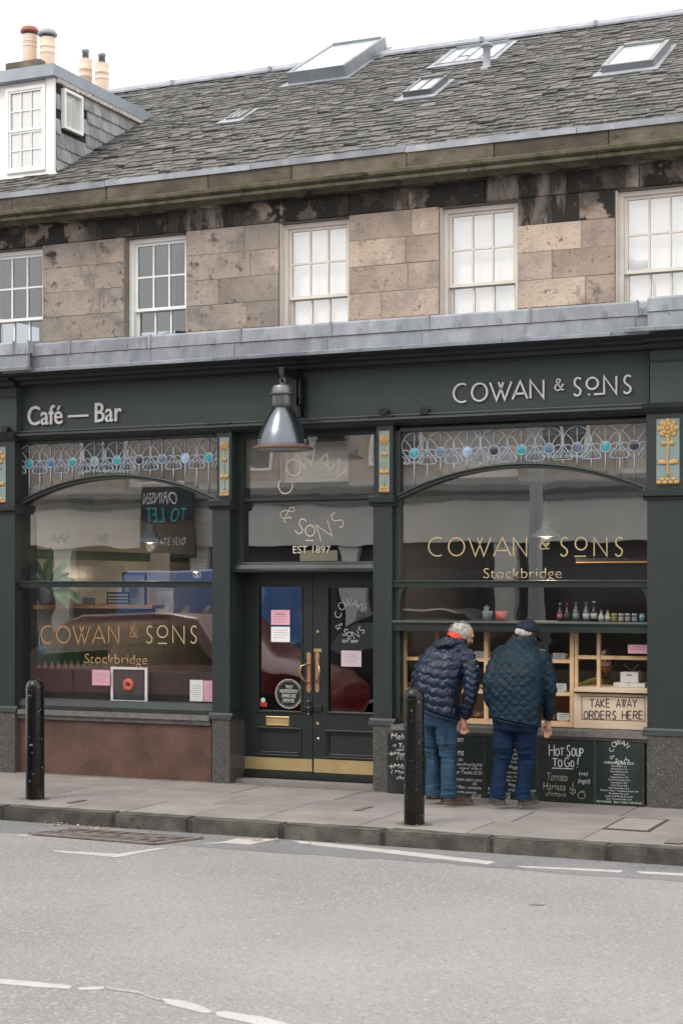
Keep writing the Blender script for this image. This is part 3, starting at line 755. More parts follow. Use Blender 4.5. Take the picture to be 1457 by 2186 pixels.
# lead covered cornice
YL = -.45
zt_, zm_, zb_, zd_ = (Z(450, v, YL) for v in (706, 733, 762, 771))
SX0, SX1 = X(42, YL), X(1385, YL)
def lead_run(xa, xb, dy, dz, off):
    y = YL - dy
    x = xa
    while x < xb - .01:
        e = min(x + off, xb); off = .94 + random.uniform(-.04, .05); j = random.uniform(-.004, .004)
        MB().prof([(y-.012+j, zm_-.008+dz), (y-.006, zt_-.02+dz), (y+.02, zt_+dz), (YW, zt_+.10), (YW, zt_+.02), (y+.03, zm_+dz)], x, e-.002).build('lead_sheet', M['lead'], shop)
        MB().box(e-.012, e+.008, y-.020, y+.01, zm_-.012+dz, zt_+.003+dz).build('lead_welt', M['lead'], shop)
        for q in (.3, .7):
            cx_ = x + (e-x)*q; b = MB()
            pts = [(cx_-.022, zm_-.009+dz), (cx_+.022, zm_-.009+dz)] + [(cx_+.022*math.cos(t), zm_+.035+dz+.02*math.sin(t)) for t in [k*math.pi/6 for k in range(7)]]
            b.profy(pts, y-.016, y-.002); b.build('lead_clip', M['lead'], shop)
        x = e
    x = xa - .0; o2 = off * .6
    while x < xb - .01:
        e = min(x + o2, xb); o2 = .94 + random.uniform(-.04, .05); j = random.uniform(-.003, .003)
        MB().prof([(y-.002+j, zb_+dz), (y-.002, zm_-.012+dz), (y+.03, zm_-.001+dz), (y+.03, zb_+dz)], x, e-.003).build('lead_sheet', M['lead'], shop)
        MB().box(e-.004, e+.003, y-.008, y+.01, zb_+dz, zm_-.012+dz).build('lead_seam', M['lead'], shop)
        MB().prof([(y-.022+j, zd_+dz), (y-.026, zb_-.012+dz), (y-.004, zb_-.001+dz), (y+.04, zb_-.001+dz), (y+.04, zd_+dz)], x-.2, e-.205 if e < xb else xb).build('lead_drip', M['lead'], shop)
        x = e
lead_run(SX0 + .0, SX1, 0, 0, .6)
lead_run(-5.2, SX0 + .17, .09, .012, 5.2 + SX0 - .0)
lead_run(SX1 + .005, 4.2, .09, .012, .5)
# soffit and mouldings under it
zft = Z(800, 787, .05); zfb_ = Z(845, 889, .05)
cp = [(.06, zd_+.03), (YL-.005, zd_+.03), (YL-.005, zd_+.002), (YL+.03, zd_-.012), (YL+.05, zd_-.012), (-.16, zd_-.002), (-.14, zd_-.025), (-.07, zd_-.035), (-.055, zd_-.065), (-.02, zd_-.075), (-.01, zft+.02), (.02, zft+.012), (.024, zft+.001), (.06, zft+.001)]
MB().prof(cp, -6, 5).build('cornice', GRN, shop)
XF0, XF1 = X(44, .05), X(1384, .05)
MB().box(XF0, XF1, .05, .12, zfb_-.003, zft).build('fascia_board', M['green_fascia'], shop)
lp = [(.13, zfb_-.004), (.045, zfb_-.004), (-.03, zfb_-.006), (-.065, zfb_-.020), (-.07, zfb_-.040), (-.045, zfb_-.046), (-.025, zfb_-.066), (-.005, zfb_-.072), (.02, zfb_-.088), (.13, zfb_-.088)]
MB().prof(lp, -6, 5).build('ledge_moulding', GRN, shop)
zl = zfb_ - .088
# pilasters
def pil(x0, x1, up0, up1, Y, name='pilaster', cap=(1068, 1086), xr=475, px0=None, px1=None, big=False):
    a, b_ = X(x0, Y), X(x1, Y)
    zc1 = Z(475, 1066, -.04); zc0 = Z(475, 1087, -.04)
    zbm = Z(470, 1522, -.02); zbb = Z(470, 1536, -.04)
    sh = link(name, MB().box(a, b_, Y, .36, zbm-.002, zc0+.004).mesh(), GRN, shop)
    MB().box(X(up0, Y), X(up1, Y), Y, .30, zc1-.004, zl-.002).build('upper_panel', GRN, sh)
    o = .035
    MB().prof([(.30, zc0), (Y-.01, zc0), (Y-.018, zc0+.02), (Y-.045, zc0+.035), (Y-.05, zc1-.01), (Y-.03, zc1), (.30, zc1)], a-.03, b_+.03).build('capital', GRN, sh)
    MB().prof([(.32, zbm), (Y-.004, zbm), (Y-.012, zbm-.02), (Y-.035, zbm-.035), (Y-.04, zbb), (.32, zbb)], a-.035, b_+.035).build('base_moulding', GRN, sh)
    MB().box(X(px0 or x0, Y-.03)-.004, X(px1 or x1, Y-.03), Y-.03, .37, -.02, zbb-.001).build('granite_plinth', M['granite'], sh, bevel=.006)
    MB().prof([(.2, zl), (Y-.005, zl), (Y-.03, zl+.02), (Y-.06, zl+.05), (Y-.075, zl+.088), (.2, zl+.088)], a-.03, b_+.03).build('ledge_break', GRN, sh)
    return sh
pA = pil(-140, 32, -140, 32, -.04)
pB = pil(453, 490, 463, 494, 0)
pC = pil(796, 836, 803, 838, 0)
pD = pil(1380, 1600, 1378, 1600, -.04)
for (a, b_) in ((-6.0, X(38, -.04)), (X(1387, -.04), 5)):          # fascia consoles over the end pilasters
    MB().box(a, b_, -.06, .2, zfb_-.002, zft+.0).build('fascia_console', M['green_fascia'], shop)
    MB().prof([(.05, zd_-.003), (-.25, zd_-.003), (-.24, zd_-.03), (-.16, zd_-.04), (-.13, zd_-.075), (-.09, zft+.002), (.05, zft+.002)], a-.02 if a > -5 else a, b_+.02 if b_ < 4 else b_).build('console_moulding', GRN, shop)
    MB().box(a, b_, -.075, -.055, zft-.10, zft-.085).build('console_fillet', GRN, shop)
# carved flower panels
def flower(par, x0, x1, yt, yb, Y, xr):
    xa, xb = X(x0, Y), X(x1, Y); z1, z0 = Z(xr, yt, Y), Z(xr, yb, Y); w = xb - xa; h = z1 - z0; cx_ = (xa+xb)/2
    MB().box(xa, xb, Y-.004, Y+.01, z0, z1).build('carved_panel', M['teal'], par)
    r = w * .47; hc = z1 - max(h*.145, r*.9); rr = min(r, h*.15)
    b = MB()
    for ring, (n, R_, s) in enumerate([(8, .74, .30), (7, .42, .24), (1, 0, .22)]):
        for i in range(n):
            a = i * 2*math.pi/n + ring*.4
            b.ell((cx_ + r*R_*math.cos(a), Y-.006-ring*.007, hc + rr*R_*math.sin(a)), (r*s, .010, rr*s*1.05), n=8, m=5)
    b.ell((cx_, Y-.002, hc), (r*.85, .012, rr*.85), n=12, m=6)
    b.build('carved_rose', M['gold'], par, smooth=True)
    b = MB(); b.tube([(cx_+.002*math.sin(k), Y-.007, hc - rr*.9 + (z0+h*.1 - hc + rr*.9)*k/8) for k in range(9)], w*.055, 6); b.build('carved_stem', M['gold'], par, smooth=True)
    for zz, s in ((z1-h*.37, .24), (z1-h*.66, .38)):
        for d in (-1, 1):
            b = MB()
            R_ = Matrix.Rotation(-d*rad(12), 3, 'Y')
            b.ell((cx_ + d*w*s*.62, Y-.008, zz), (w*s*.62, .010, h*.028*(1+s)), R_, 8, 5)
            b.ell((cx_ + d*w*s*1.0, Y-.009, zz-h*.012), (w*s*.25, .008, h*.018), None, 6, 4)
            b.build('carved_leaf', M['gold'], par, smooth=True)
    b = MB(); b.box(xa+.002, xb-.002, Y-.008, Y, z0, z0+h*.055)
    for rw in range(2):
        for i in range(4-rw):
            b.ell((xa + w*(i+.5+rw*.5)/4, Y-.010, z0+h*(.03+.045*rw)), (w*.13, .010, h*.032), None, 8, 4)
    b.build('carved_scallop', M['gold'], par, smooth=True)
flower(pA, -30, 13, 954, 1074, -.043, 10)
flower(pB, 469, 489, 934, 1060, -.003, 479)
flower(pC, 809, 831, 920, 1052, -.003, 820)
flower(pD, 1400, 1449, 894, 1034, -.043, 1425)

# ---- windows
YF = .055
def arcpts(xa, xb, zs, zp, n=28):
    c = (xa+xb)/2; hw = (xb-xa)/2; sag = zp - zs; R_ = (hw*hw+sag*sag)/(2*sag); zc = zp - R_
    a0 = math.asin(hw/R_); return [(c + R_*math.sin(-a0+2*a0*i/n), zc + R_*math.cos(-a0+2*a0*i/n)) for i in range(n+1)]
ROUND = {'c': (.05,.30,.36), 'b': (.05,.16,.30), 'g': (.20,.32,.34), 'd': (.035,.035,.05), 'p': (.30,.42,.60), 's': (.10,.16,.22), 'v': (.11,.13,.20)}
RM = {k: mat('opal glass ' + n_, [tuple(q*.75 for q in v), tuple(min(1, q*1.25+.02) for q in v)], rough=.15, scale=22, contrast=(.4,.65), spec=.8) for (k, v), n_ in zip(ROUND.items(), ('cyan','blue','grey green','plum','pale blue','slate','violet'))}
def arched(x0, x1, ztop, zs, zp, codes, zrail1, zrail0, zbot1, zbot0, name, stile=.05):
    "x0..x1 outer edges of the timber window"
    w = link(name, MB().box(x0, x0+stile, YF, YF+.09, zbot0, ztop).box(x1-stile, x1, YF, YF+.09, zbot0, ztop).box(x0+stile, x1-stile, YF-.001, YF+.089, ztop-.012, ztop+.02).mesh(), GRN, shop)
    gx0, gx1 = x0+stile, x1-stile
    ar = arcpts(gx0-.02, gx1+.02, zs, zp)
    ar2 = arcpts(gx0-.02, gx1+.02, zs-.05, zp-.045)
    b = MB(); n = len(ar)
    vs = [(x, YF-.02, z) for x, z in ar] + [(x, YF-.02, z) for x, z in ar2] + [(x, YF+.07, z) for x, z in ar] + [(x, YF+.07, z) for x, z in ar2]
    fs = []
    for i in range(n-1): fs += [(i,i+1,n+i+1,n+i), (2*n+i,3*n+i,3*n+i+1,2*n+i+1), (i,2*n+i,2*n+i+1,i+1), (n+i,n+i+1,3*n+i+1,3*n+i)]
    fs += [(0,n,3*n,2*n), (n-1,3*n-1,4*n-1,2*n-1)]
    b.add(vs, fs); b.build('arch_bar', GRN, w)
    b = MB(); b.tube([(x, YF-.026, z-.012) for x, z in ar], .009, 6); b.build('arch_bead', GRN, w)
    # plate glass and transom rail
    yg = YF + .045
    ac = [(x, z) for x, z in ar2 if gx0 <= x <= gx1]
    MB().profy([(gx0, zrail1), (gx1, zrail1)] + [(gx1, zs-.05)] + ac[::-1] + [(gx0, zs-.05)], yg, yg+.006).build('plate_glass', M['glass'], w)
    at = [(x, z) for x, z in ar if gx0 <= x <= gx1]
    MB().profy([(gx0, ztop-.01)] + [(gx0, zs)] + at + [(gx1, zs)] + [(gx1, ztop-.01)], yg, yg+.006).build('leaded_glass', M['glass'], w)
    MB().prof([(YF+.08, zrail0), (YF-.03, zrail0), (YF-.035, zrail1-.018), (YF-.045, zrail1-.014), (YF-.045, zrail1-.004), (YF-.01, zrail1), (YF+.08, zrail1)], x0-.005, x1+.005).build('transom_rail', GRN, w)
    for d, xx in ((1, gx0), (-1, gx1)):
        pts = [(0, 0), (.075, 0)] + [(.075-.06*math.sin(t)-.008, -.14*(1-math.cos(t))-.008) for t in (.3,.6,.9,1.2,1.5)] + [(0, -.15)]
        MB().profy([(xx + d*px_, zrail0 - .001 + pz) for px_, pz in pts], YF-.02, YF+.03).build('corner_bracket', GRN, w)
    # lead cames: nine gothic leaves with a round jewel each
    N9 = 9; pw = (gx1-gx0)/N9; hj = ztop - zs
    zc = ztop - .215; top = ztop - .012; yc = yg - .004; jr = pw*.185
    def archz(x):
        for (xa, za), (xb, zb) in zip(ar, ar[1:]):
            if xa <= x <= xb: return za + (zb-za)*(x-xa)/(xb-xa)
        return zs
    for i in range(N9):
        c = gx0 + pw*(i+.5); cm_ = MB(); r1 = .0062
        for d in (-1, 1):
            h_ = top - (zc-.10)
            out = [(c + d*pw*.49*math.sin(math.pi*min(1, (k/12)**.82)) ** .75 if 0 < k < 12 else c + d*pw*.0, top - h_*k/12) for k in range(13)]
            out[0] = (c, top); out[12] = (c + d*pw*.16, zc - .105)
            cm_.tube([(x, yc, z) for x, z in out], r1, 5)
            inn = [(c + d*(jr*.7 + (pw*.40)*(k/8)**1.5), zc + jr*.7 + (top-.05-zc-jr*.7)*(k/8)**.8) for k in range(9)]
            inn = [(x, z) for x, z in inn if abs(x-c) < pw*.42 or z < top-.09]
            cm_.tube([(x, yc, z) for x, z in inn], r1*.9, 5)
            cm_.tube([(c + d*(jr*.95+ (pw*.5-jr*.95)*k/6), yc, zc + .010 + .022*math.sin(k/6*math.pi)) for k in range(7)], r1*.9, 5)
            cm_.tube([(c + d*(pw*.27 + pw*.10*math.cos(a)), yc, zc-.062 + .042*math.sin(a)) for a in [k*math.pi/5+.3 for k in range(9)]], r1*.8, 5)
            cm_.tube([(c + d*pw*.47, yc, zc-.02), (c+d*pw*.36, yc, zc-.055), (c+d*pw*.30, yc, zc-.10)], r1*.8, 5)
        cm_.tube([(c, yc, top), (c, yc, zc+jr)], r1, 5)
        for q in range(5): cm_.tube([(c-pw*.22*(1-.1*q)-.01*q, yc+.001, top-.028-.013*q), (c+pw*.22*(1-.1*q)+.01*q, yc+.001, top-.028-.013*q)], .0012, 4, False)
        cm_.tube([(c + jr*math.cos(a), yc, zc + jr*math.sin(a)) for a in [k*2*math.pi/18 for k in range(18)]], r1*1.1, 5, closed=True)
        cm_.tube([(c, yc, zc-jr), (c, yc, archz(c)+.001)], r1, 5)
        if i < 8:
            xx = c + pw*.5
            cm_.tube([(xx, yc, zc+ (.22 if i in (2,5) else .03)), (xx, yc, zc-.10)], r1*(1.2 if i in (2,5) else .8), 5)
            if archz(xx) < zc-.12: cm_.tube([(xx, yc, zc-.10), (xx, yc, archz(xx)+.001)], r1, 5)
            cm_.tube([(c+pw*.18, yc, zc-.105), (c+pw*.82, yc, zc-.105)], r1*.7, 5)
        cm_.build('lead_came', M['came'], w, smooth=True)
        o = MB().ell((c, yc, zc), (jr*.94, .006, jr*.94), None, 16, 6)
        o.build('glass_roundel', RM[codes[i]], w, smooth=True)
    return w, gx0, gx1, yg
zbf1, zbf0 = Z(250, 1497, YF-.02), Z(250, 1519, YF-.02)
zr1, zr0 = Z(250, 1240, YF-.04), Z(250, 1254, YF-.04)
wl0, wl1 = X(27, YF), X(461, 0) + .05
zs_l = Z(44, 1076, YF); zp_l = Z(257, 1012, YF)
winL, lgx0, lgx1, yg = arched(wl0, wl1, Z(44, 946, YF), zs_l, zp_l, 'cbcgcdspc', zr1, zr0, zbf1, zbf0, 'left_bay_window')
winL.name = 'shop_window'
MB().box(lgx0, lgx1, yg, yg+.006, zbf1, zr0).build('plate_glass', M['glass_low'], winL)
MB().prof([(YF+.08, zbf0), (YF-.045, zbf0), (YF-.045, zbf0+.04), (YF-.03, zbf1-.015), (YF-.01, zbf1), (YF+.08, zbf1)], wl0, wl1).build('bottom_rail', GRN, winL)
# stone sill and red granite stall riser
zsl = [Z(443, v, -.05) for v in (1529, 1539, 1549)]
a, b_ = X(16, -.05), X(446, -.05)
MB().prof([(.12, zsl[0]+.012), (-.05, zsl[0]), (-.055, zsl[1]), (-.035, zsl[1]-.004), (-.03, zsl[2]), (.12, zsl[2])], a, b_).build('stone_sill', M['granite_sill'], shop)
MB().box(X(17, 0), X(451, 0), .0, .16, -.02, zsl[2]-.001).build('stall_riser', M['granite_red'], shop)

wr0, wr1 = X(838, YF), X(1381, 0) + .06
zs_r = Z(857, 1056, YF); zp_r = Z(1135, 987, YF)
winR, rgx0, rgx1, yg = arched(wr0, wr1, Z(860, 919, YF), zs_r, zp_r, 'csp' + 'dcs' + 'vcd', zr1, zr0, Z(1100, 1545, YF), Z(1100, 1552, YF), 'shop_window', stile=.07)
zh1, zh0 = Z(1100, 1326, YF-.04), Z(1100, 1349, YF-.04)
MB().box(rgx0, rgx1, yg, yg+.006, zh1, zr0).build('plate_glass', M['glass_low'], winR)
MB().prof([(YF+.16, zh0), (YF-.035, zh0), (YF-.04, zh0+.05), (YF-.055, zh1-.018), (YF-.05, zh1-.002), (YF+.16, zh1)], wr0, wr1).build('shelf_rail', GRN, winR)
zsr = [Z(1380, v, -.07) for v in (1567, 1576, 1586)]
a, b_ = X(834, -.07), X(1381, -.07)
MB().prof([(.5, zsr[0]+.015), (-.07, zsr[0]), (-.075, zsr[1]-.01), (-.055, zsr[1]-.012), (-.05, zsr[2]), (.5, zsr[2])], a, b_).build('stone_sill', M['granite_sill'], shop)
MB().box(X(830, .02), X(1384, .02), .02, .2, -.02, zsr[2]-.001).build('stall_riser', M['granite'], shop)

# ---- doorway
dx0, dx1 = X(490, 0), X(796, 0)
ztr1, ztr0 = Z(660, 1199, .16), Z(660, 1221, .06)
tw = link('transom_window', MB().box(dx0-.004, dx0+.075, .14, .30, ztr0, zl).box(dx1-.05, dx1+.004, .14, .30, ztr0, zl).box(dx0+.075, dx1-.05, .14, .30, Z(800, 926, .2), zl).mesh(), GRN, shop)
zmt1, zmt0 = Z(660, 1060, .16), Z(660, 1070, .16)
MB().prof([(.30, zmt0), (.165, zmt0), (.15, zmt0+.012), (.15, zmt1-.012), (.165, zmt1), (.30, zmt1)], dx0+.075, dx1-.05).build('transom_bar', GRN, tw)
zhd = Z(800, 926, .2)
MB().box(dx0+.075, dx1-.05, .20, .206, zmt1, zhd).build('transom_glass', M['glass'], tw)
MB().box(dx0+.075, dx1-.05, .20, .206, ztr1, zmt0).build('transom_glass', M['glass'], tw)
MB().prof([(.36, ztr0), (.06, ztr0), (.055, ztr0+.02), (.085, ztr0+.035), (.10, ztr1-.03), (.135, ztr1-.02), (.14, ztr1), (.36, ztr1)], dx0-.002, dx1+.002).build('door_head', GRN, tw)
MB().box(dx0-.01, dx1+.01, .10, .55, -.02, .035).build('threshold_stone', M['flag'], shop)
YDR = .30
dzt = Z(660, 1222, YDR) + .02; dzb = Z(590, 1659, YDR)
dlx = X(520, YDR); dmx = X(667.5, YDR); drx = dx1 + .03
MB().box(dx0-.002, dlx-.003, YDR-.03, YDR+.06, .03, dzt).build('door_frame', GRN, tw)
def door(xa, xb, gl0, gl1, gyt, gyb, pl0, pl1, pyt, pyb, xr):
    GD = M['green_door']
    g0, g1 = X(gl0, YDR), X(gl1, YDR); gz1, gz0 = Z(xr, gyt, YDR), Z(xr, gyb, YDR)
    p0, p1 = X(pl0, YDR), X(pl1, YDR); pz1, pz0 = Z(xr, pyt, YDR), Z(xr, pyb, YDR)
    b = MB(); y0, y1 = YDR, YDR+.045
    b.box(xa, g0, y0, y1, dzb, dzt); b.box(g1, xb, y0, y1, dzb, dzt)
    b.box(g0, g1, y0, y1, gz1, dzt); b.box(g0, g1, y0, y1, pz1, gz0); b.box(g0, g1, y0, y1, dzb, pz0)
    b.box(g0, p0, y0+.0005, y1, pz0, pz1) if p0 > g0 + .002 else None
    b.box(p1, g1, y0+.0005, y1, pz0, pz1) if p1 < g1 - .002 else None
    d = link('door', b.mesh(), GD, shop)
    MB().box(g0, g1, y0+.022, y0+.028, gz0, gz1).build('door_glass', M['glass_door'], d)
    m = .018
    for (u0, u1, v0, v1) in ((g0, g1, gz0, gz1), (p0, p1, pz0, pz1)):
        b = MB()
        for ax in ((u0-m, u0+.004, v0-m, v1+m), (u1-.004, u1+m, v0-m, v1+m)): b.box(ax[0], ax[1], y0-.012, y0-.0005, ax[2], ax[3])
        b.box(u0+.004, u1-.004, y0-.0125, y0-.0005, v0-m, v0+.004); b.box(u0+.004, u1-.004, y0-.0125, y0-.0005, v1-.004, v1+m)
        b.build('beading', GD, d, bevel=.005)
    MB().box(p0+.004, p1-.004, y0+.018, y1-.005, pz0+.004, pz1-.004).build('door_panel', GD, d)
    b = MB(); b.frame(p0+.006, p1-.006, pz0+.006, pz1-.006, .022, y0+.006, y0+.0178); b.build('panel_moulding', GD, d, bevel=.005)
    return d, y0
dL, y0 = door(dlx, dmx-.003, 552, 643, 1252, 1518, 548, 640, 1556, 1611, 600)
dR, y0 = door(dmx+.003, drx, 700, 800, 1254, 1521, 696, 800, 1563, 1617, 740)
def kick(d, xa, xb, yt, yb, xr): MB().box(xa, xb, YDR-.004, YDR-.0005, Z(xr, yb, YDR), Z(xr, yt, YDR)).build('kick_plate', M['kick'], d)
kick(dL, dlx+.006, dmx-.008, 1618, 1644, 600); kick(dR, dmx+.012, drx, 1623, 1652, 740)
MB().box(dlx, drx, YDR-.03, YDR-.001, dzb-.005, dzb+.028).build('weather_bar', M['black_paint'], dL)
# letterbox
b = MB(); xa, xb, za, zb = X(567, YDR), X(618, YDR), Z(592, 1549, YDR), Z(592, 1530, YDR)
b.frame(xa, xb, za, zb, .014, YDR-.008, YDR-.0005); lb = b.build('letterbox', M['brass'], dL, bevel=.003)
lb2 = MB().box(xa+.015, xb-.015, YDR-.004, YDR-.0006, za+.015, zb-.015).build('letter_flap', M['kick'], dL)
# handles
def handle(d, xa, xb, yt, yb, xr, side, tee):
    xl, xh = X(xa, YDR), X(xb, YDR); z1, z0 = Z(xr, yt, YDR), Z(xr, yb, YDR); c = (xl+xh)/2; hw = (xh-xl)/2; h = z1-z0
    pts = [(c-hw, z0+h*.08), (c-hw*.5, z0), (c+hw*.5, z0), (c+hw, z0+h*.08), (c+hw*.8, z0+h*.2), (c+hw*.8, z0+h*.8), (c+hw, z0+h*.93), (c+hw*.5, z1), (c-hw*.5, z1), (c-hw, z0+h*.93), (c-hw*.8, z0+h*.8), (c-hw*.8, z0+h*.2)]
    MB().profy(pts, YDR-.006, YDR-.0005).build('handle_plate', M['copper'], d)
    MB().tube([(c, YDR-.007, z0+h*.70), (c, YDR-.035, z0+h*.71), (c+side*.05, YDR-.075, z0+h*.66), (c+side*.062, YDR-.085, z0+h*.52), (c+side*.045, YDR-.075, z0+h*.38), (c+side*.012, YDR-.045, z0+h*.27), (c, YDR-.007, z0+h*.24)], [.008,.009,.008,.008,.008,.009,.008], 10).build('pull_handle', M['brass'], d, smooth=True)
    for q in (.05, .14, .27, .71, .86, .95): MB().ell((c, YDR-.008, z0+h*q), (.007,.005,.007)).build('screw', M['brass'], d, smooth=True)
    if tee: MB().box(xl-.012, xh+.02, YDR-.007, YDR-.0005, z1+.002, z1+.034).build('plate_top', M['kick'], d)
handle(dL, 654.5, 664, 1392, 1478, 660, -1, False); handle(dR, 672.5, 682, 1392, 1478, 677, 1, True)
for (x, y, r_, m_) in ((678, 1348, .014, 'kick'), (678, 1544, .015, 'kick'), (679, 1576, .010, 'white')):
    p = P(x, y, YDR); MB().tube([p, p+Vector((0,-.005,0))], r_, 14).build('lock_escutcheon', M[m_], dR)
b = MB(); hb(b, 646, 666, 1508, 1517, 660, YDR-.02, YDR-.001); hb(b, 655, 662, 1497, 1526, 660, YDR-.026, YDR-.02); b.build('hasp', M['black_paint'], dL, bevel=.003)
b = MB(); hb(b, 670, 686, 1506, 1519, 678, YDR-.02, YDR-.001); b.build('hasp', M['black_paint'], dR, bevel=.003)
for y in (1497, 1511, 1525): p = P(658, y, YDR-.027); MB().ell(p, (.012,.01,.012)).build('hasp_bolt', M['steel_worn'], dL, smooth=True)

# ------------------------------------------------------------------ lettering
def text_mesh(body, thin=0.0, shear=0.0, sp=1.0, align='LEFT', line=1.0):
    cu = bpy.data.curves.new('t', 'FONT'); cu.body = body; cu.offset = thin; cu.shear = shear; cu.space_character = sp
    cu.align_x = align; cu.space_line = line; cu.resolution_u = 3
    o = bpy.data.objects.new('t', cu); C.objects.link(o)
    bpy.context.view_layer.update()
    me = bpy.data.meshes.new_from_object(o.evaluated_get(bpy.context.evaluated_depsgraph_get()))
    bpy.data.objects.remove(o); return me
def put_text(body, x0, x1, yt, yb, Y, name, m, parent, th=.002, xr=None, fitw=True, **k):
    "flat or raised letters whose outline box fills the given box on the plane Y"
    me = text_mesh(body, **k); me.materials.clear()
    if not me.vertices: return None
    vx = [v.co.x for v in me.vertices]; vy = [v.co.y for v in me.vertices]
    xr = (x0+x1)/2 if xr is None else xr
    za, zb = Z(xr, yb, Y), Z(xr, yt, Y); xa, xb = X(x0, Y), X(x1, Y)
    s = (zb-za)/max(max(vy)-min(vy), 1e-6); sx_ = (xb-xa)/(max(vx)-min(vx)) if fitw else s
    x_, y_ = min(vx), min(vy)
    bm = bmesh.new(); bm.from_mesh(me)
    for v in bm.verts: v.co = Vector((xa + (v.co.x-x_)*sx_, Y, za + (v.co.y-y_)*s))
    if th:
        r = bmesh.ops.extrude_face_region(bm, geom=bm.faces[:])
        for e in r['geom']:
            if isinstance(e, bmesh.types.BMVert): e.co.y -= th
        bmesh.ops.recalc_face_normals(bm, faces=bm.faces)
    bm.to_mesh(me); bm.free()
    return link(name, me, m, parent)
def split_letters(o, name):
    "one object per letter: islands whose x ranges overlap belong together"
    me = o.data; bm = bmesh.new(); bm.from_mesh(me); bm.verts.ensure_lookup_table(); bm.faces.ensure_lookup_table()
    seen = set(); isl = []
    for f in bm.faces:
        if f.index in seen: continue
        st_ = [f]; seen.add(f.index); fs = []
        while st_:
            g = st_.pop(); fs.append(g)
            for e in g.edges:
                for h in e.link_faces:
                    if h.index not in seen: seen.add(h.index); st_.append(h)
        xs_ = [v.co.x for q in fs for v in q.verts]; isl.append([min(xs_), max(xs_), [q.index for q in fs]])
    isl.sort(key=lambda e: e[0]); out = []
    for a in isl:
        if out and a[0] < out[-1][1] - .35*min(a[1]-a[0], out[-1][1]-out[-1][0]): out[-1][1] = max(out[-1][1], a[1]); out[-1][2] += a[2]
        else: out.append(a)
    par = o.parent; m = me.materials[0]
    for a in out:
        b = MB(); ids = {}
        for fi in a[2]:
            f = bm.faces[fi]
            for v in f.verts:
                if v.index not in ids: ids[v.index] = len(b.v); b.v.append(tuple(v.co))
            b.f.append(tuple(ids[v.index] for v in f.verts)); b.mi.append(0)
        b.build(name, m, par)
    bm.free(); ALLCH[par.name].remove(o); bpy.data.objects.remove(o)
A_ = lambda cx_, cy_, rx, ry, a0, a1, n=14: [(cx_+rx*math.cos(rad(a0+(a1-a0)*i/n)), cy_+ry*math.sin(rad(a0+(a1-a0)*i/n))) for i in range(n+1)]
GL = {
 'C': [A_(.62,.5,.60,.5,62,298,18)],
 'O': [A_(.5,.5,.47,.48,0,360,24)],
 'W': [[(0,1),(.30,0),(.62,1)],[(.40,1),(.68,0),(1,1)]],
 'A': [[(0,0),(.52,1),(1,0)],[(.16,.30),(.84,.30)]],
 'N': [[(.04,0),(.04,1),(.94,0),(.94,1)]],
 'S': [A_(.60,.74,.36,.26,40,180,8) + A_(.5,.5,.25,.1,170,171,1)[:0] + [(.30,.60),(.55,.48),(.80,.36)] + A_(.50,.24,.36,.24,20,-150,9)],
 '&': [[(1,.10),(.80,.02),(.30,.68),(.26,.85),(.42,1),(.62,.92),(.60,.75),(.18,.42),(.10,.2),(.30,0),(.62,.08),(.88,.50)],[(.74,.50),(1,.50)]],
 'H': [[(0,0),(0,1)],[(1,0),(1,1)],[(0,.48),(1,.52)]],
 'T': [[(0,.98),(1,1)],[(.5,1),(.5,0)]],
 'U': [[(0,1),(.02,.3)] + A_(.5,.28,.48,.28,180,350,8) + [(1,1)]],
 'P': [[(0,0),(.05,1)] + A_(.45,.74,.5,.26,90,-90,8) + [(.04,.46)]],
 'G': [A_(.5,.5,.5,.5,50,330,14) + [(.95,.42),(.55,.42)]],
 '!': [[(.6,1),(.4,.28)],[(.36,.06),(.38,.0)]],
 '_': [[(0,0),(1,0)]],
 'L': [[(0,1),(0,0),(.8,0)]], 'E': [[(.8,1),(0,1),(0,0),(.8,0)],[(0,.5),(.7,.5)]], 'K': [[(0,0),(0,1)],[(.85,1),(.02,.45),(.9,0)]],
 'Y': [[(0,1),(.5,.5),(1,1)],[(.5,.5),(.5,0)]], 'R': [[(0,0),(0,1)] + A_(.45,.75,.5,.25,90,-90,8) + [(0,.5)],[(.45,.5),(.95,0)]],
 'D': [[(0,0),(0,1)] + A_(.35,.5,.6,.5,90,-90,10) + [(0,0)]],
 '1': [[(.3,.8),(.55,1),(.55,0)]], '9': [A_(.5,.68,.4,.32,0,360,14),[(.9,.7),(.8,.3),(.5,0)]], '8': [A_(.5,.75,.35,.25,0,360,12), A_(.5,.26,.42,.26,0,360,12)], '7': [[(0,1),(.9,1),(.35,0)]],
}
def ribbon(b, pts, w, th):
    pts = [Vector(p) for p in pts]; n = len(pts)
    closed = (pts[0]-pts[-1]).length < 1e-6
    L_ = []; 
    for i, p in enumerate(pts):
        if closed and i in (0, n-1): d1 = (pts[1]-pts[0]).normalized(); d0 = (pts[-1]-pts[-2]).normalized()
        else:
            d0 = (p-pts[i-1]).normalized() if i else (pts[1]-p).normalized(); d1 = (pts[i+1]-p).normalized() if i < n-1 else d0
        t = (d0+d1); t = t.normalized() if t.length > .2 else d1
        nn = Vector((-t.z, 0, t.x)); k = 1/max(.45, nn.dot(Vector((-d1.z, 0, d1.x))))
        L_.append((p + nn*w/2*k, p - nn*w/2*k))
    vs = []; o = Vector((0, -th, 0))
    for a, c in L_: vs += [a+o, c+o, a, c]
    fs = []
    for i in range(n-1):
        q, r = 4*i, 4*i+4; fs += [(q, r, r+1, q+1), (q, q+2, r+2, r), (q+1, r+1, r+3, q+3)]
    if not closed: fs += [(0,1,3,2), (4*n-4, 4*n-2, 4*n-1, 4*n-3)]
    b.add(vs, fs)
